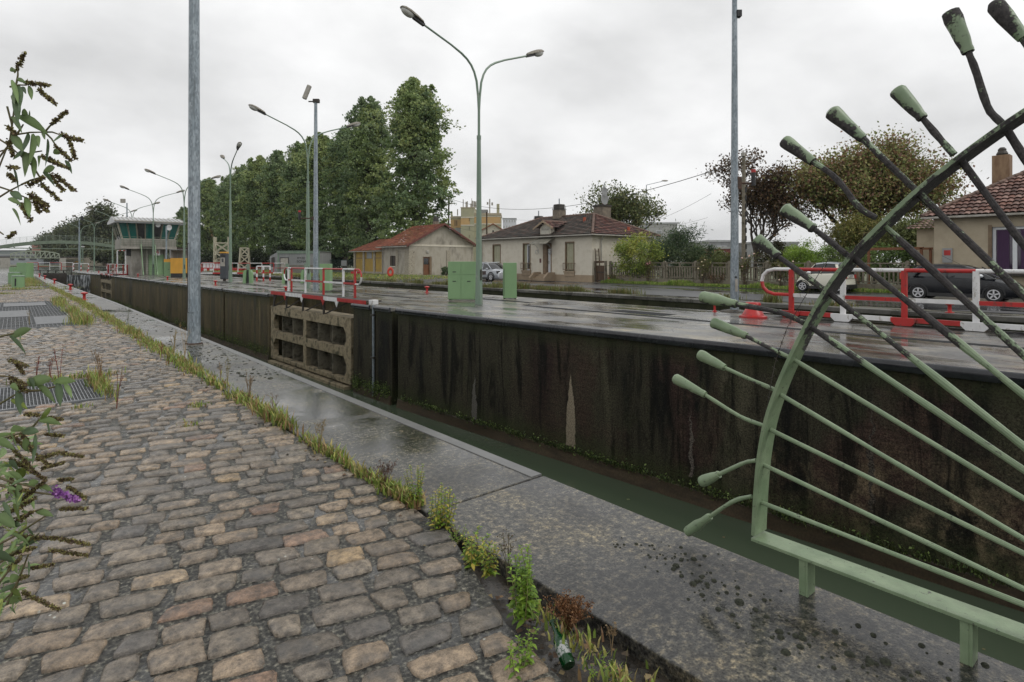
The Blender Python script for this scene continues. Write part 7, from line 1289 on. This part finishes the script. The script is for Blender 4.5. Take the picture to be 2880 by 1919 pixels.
# poles, wires, modern lamps
def pole(px, ytop, ybase, D, r, label, mat=WOOD, name='utility_pole'):
    a = PD(px, ytop, D); g = empty(name, (a.x, a.y, 0), label, 'pole'); MB().tube([(0, 0, 0), (0, 0, a.z)], [r, r*.7], 8).build('pole', mat, g); return g, a
g, pA = pole(1262, 556, 640, 88, .16, 'dark wooden utility pole rising behind the stone shed ridge'); part('bracket', ZINC, g, (-.1, .5, -.05, .05, pA.z-.2, pA.z-.1)); g, pB = pole(1369, 596, 660, 92, .15, 'brown wooden utility pole in front of the orange flats')
g, pC = pole(2092, 436, 790, 40, .17, 'old concrete ladder pole beside the sparse brown tree', FENC); part('recess', BLK, g, *[(-.05, .05, -.19, -.10, z, z+.35) for z in np.arange(.8, 6.5, .55)]); part('cap', ZINC, g, (-.18, .05, -.1, .1, pC.z-.1, pC.z+.15))
def wire(a, b, sag, label, r=.02):
    pts = [Vector(a).lerp(Vector(b), t)-Vector((0, 0, 4*sag*t*(1-t))) for t in np.linspace(0, 1, 22)]; tag(MB().tube(pts, r, 4).build('overhead_cable', BLK), label, 'cable')
wire(PD(1262, 558, 88), PD(2062, 462, 40.5), 2.35, 'thick overhead cable sagging across the sky above the keeper house', .028); wire(PD(1262, 632, 88), PD(1500, 655, 60), .6, 'thin cable running from the wooden pole over the shed', .015)
wire(PD(1500, 620, 60), PD(1369, 600, 92), .3, 'short thin cable to the brown wooden pole', .012); wire(PD(1990, 612, 60), PD(1815, 640, 70), .3, 'lower faint cable left of the brown tree', .012); wire(PD(2000, 545, 50), PD(1800, 635, 75), .3, 'thin slanting cable meeting the modern lamp post', .013)
def modern(px, ytop, D, s, L_, label, rise):
    a = PD(px, ytop, D); g = empty('street_lamp', (a.x, a.y, 0), label, 'street lamp', 'single arm grey street lamps', rz=VA); MB().tube([(0, 0, 0), (0, 0, a.z)], [.09, .05], 8).build('pole', GALV, g); MB().tube([(0, 0, a.z), (s*L_, 0, a.z+rise)], .035, 6).build('arm', GALV, g); MB().ell((s*(L_+.35), 0, a.z+rise+.08), (.45, .15, .11), 12, 6).build('lamp_head', ZINC, g, smooth=True)
modern(1818, 521, 78, 1, 2.1, 'single arm grey street lamp right of the house chimney', .5); modern(1228, 583, 92, 1, 1.9, 'single arm grey street lamp left of the wooden pole', .5)
# greenery along the street beyond the shed, below the poplars
for i, (px, D, h, r, lab) in enumerate(((930, 105, 5, 5, 'dark undergrowth behind the green fence'), (820, 115, 5, 6, 'undergrowth behind the grey hut'), (700, 125, 5, 6, 'undergrowth behind the smaller trestle'), (1020, 110, 6, 5, 'undergrowth behind the ochre annex'), (620, 150, 5, 7, 'undergrowth behind the larger trestle'))):
    q = PD(px, 736, D); bush('undergrowth_bush', lab, (q.x, q.y, h*.45), (r, r*.8, h*.5), 7000, .42, [(.03, .045, .02), (.05, .07, .028), (.025, .035, .018)], 200+i, stems=False)
# ------------------------------------------------------------------ light haze
def haze(d):
    m, t, b = nodes("haze_air"); t.nodes.remove(b); v = nd(t, 'VolumePrincipled'); v.inputs['Color'].default_value = (.86, .88, .92, 1); v.inputs['Density'].default_value = d; v.inputs['Anisotropy'].default_value = .2
    t.links.new(v.outputs[0], t.nodes['Material Output'].inputs['Volume']); o = MB().bb(-1600, 1600, -700, 1600, -7, 45).build('haze', m); return tag(o, 'light rain haze over the canal', 'haze', kind='stuff')
haze(.00013)
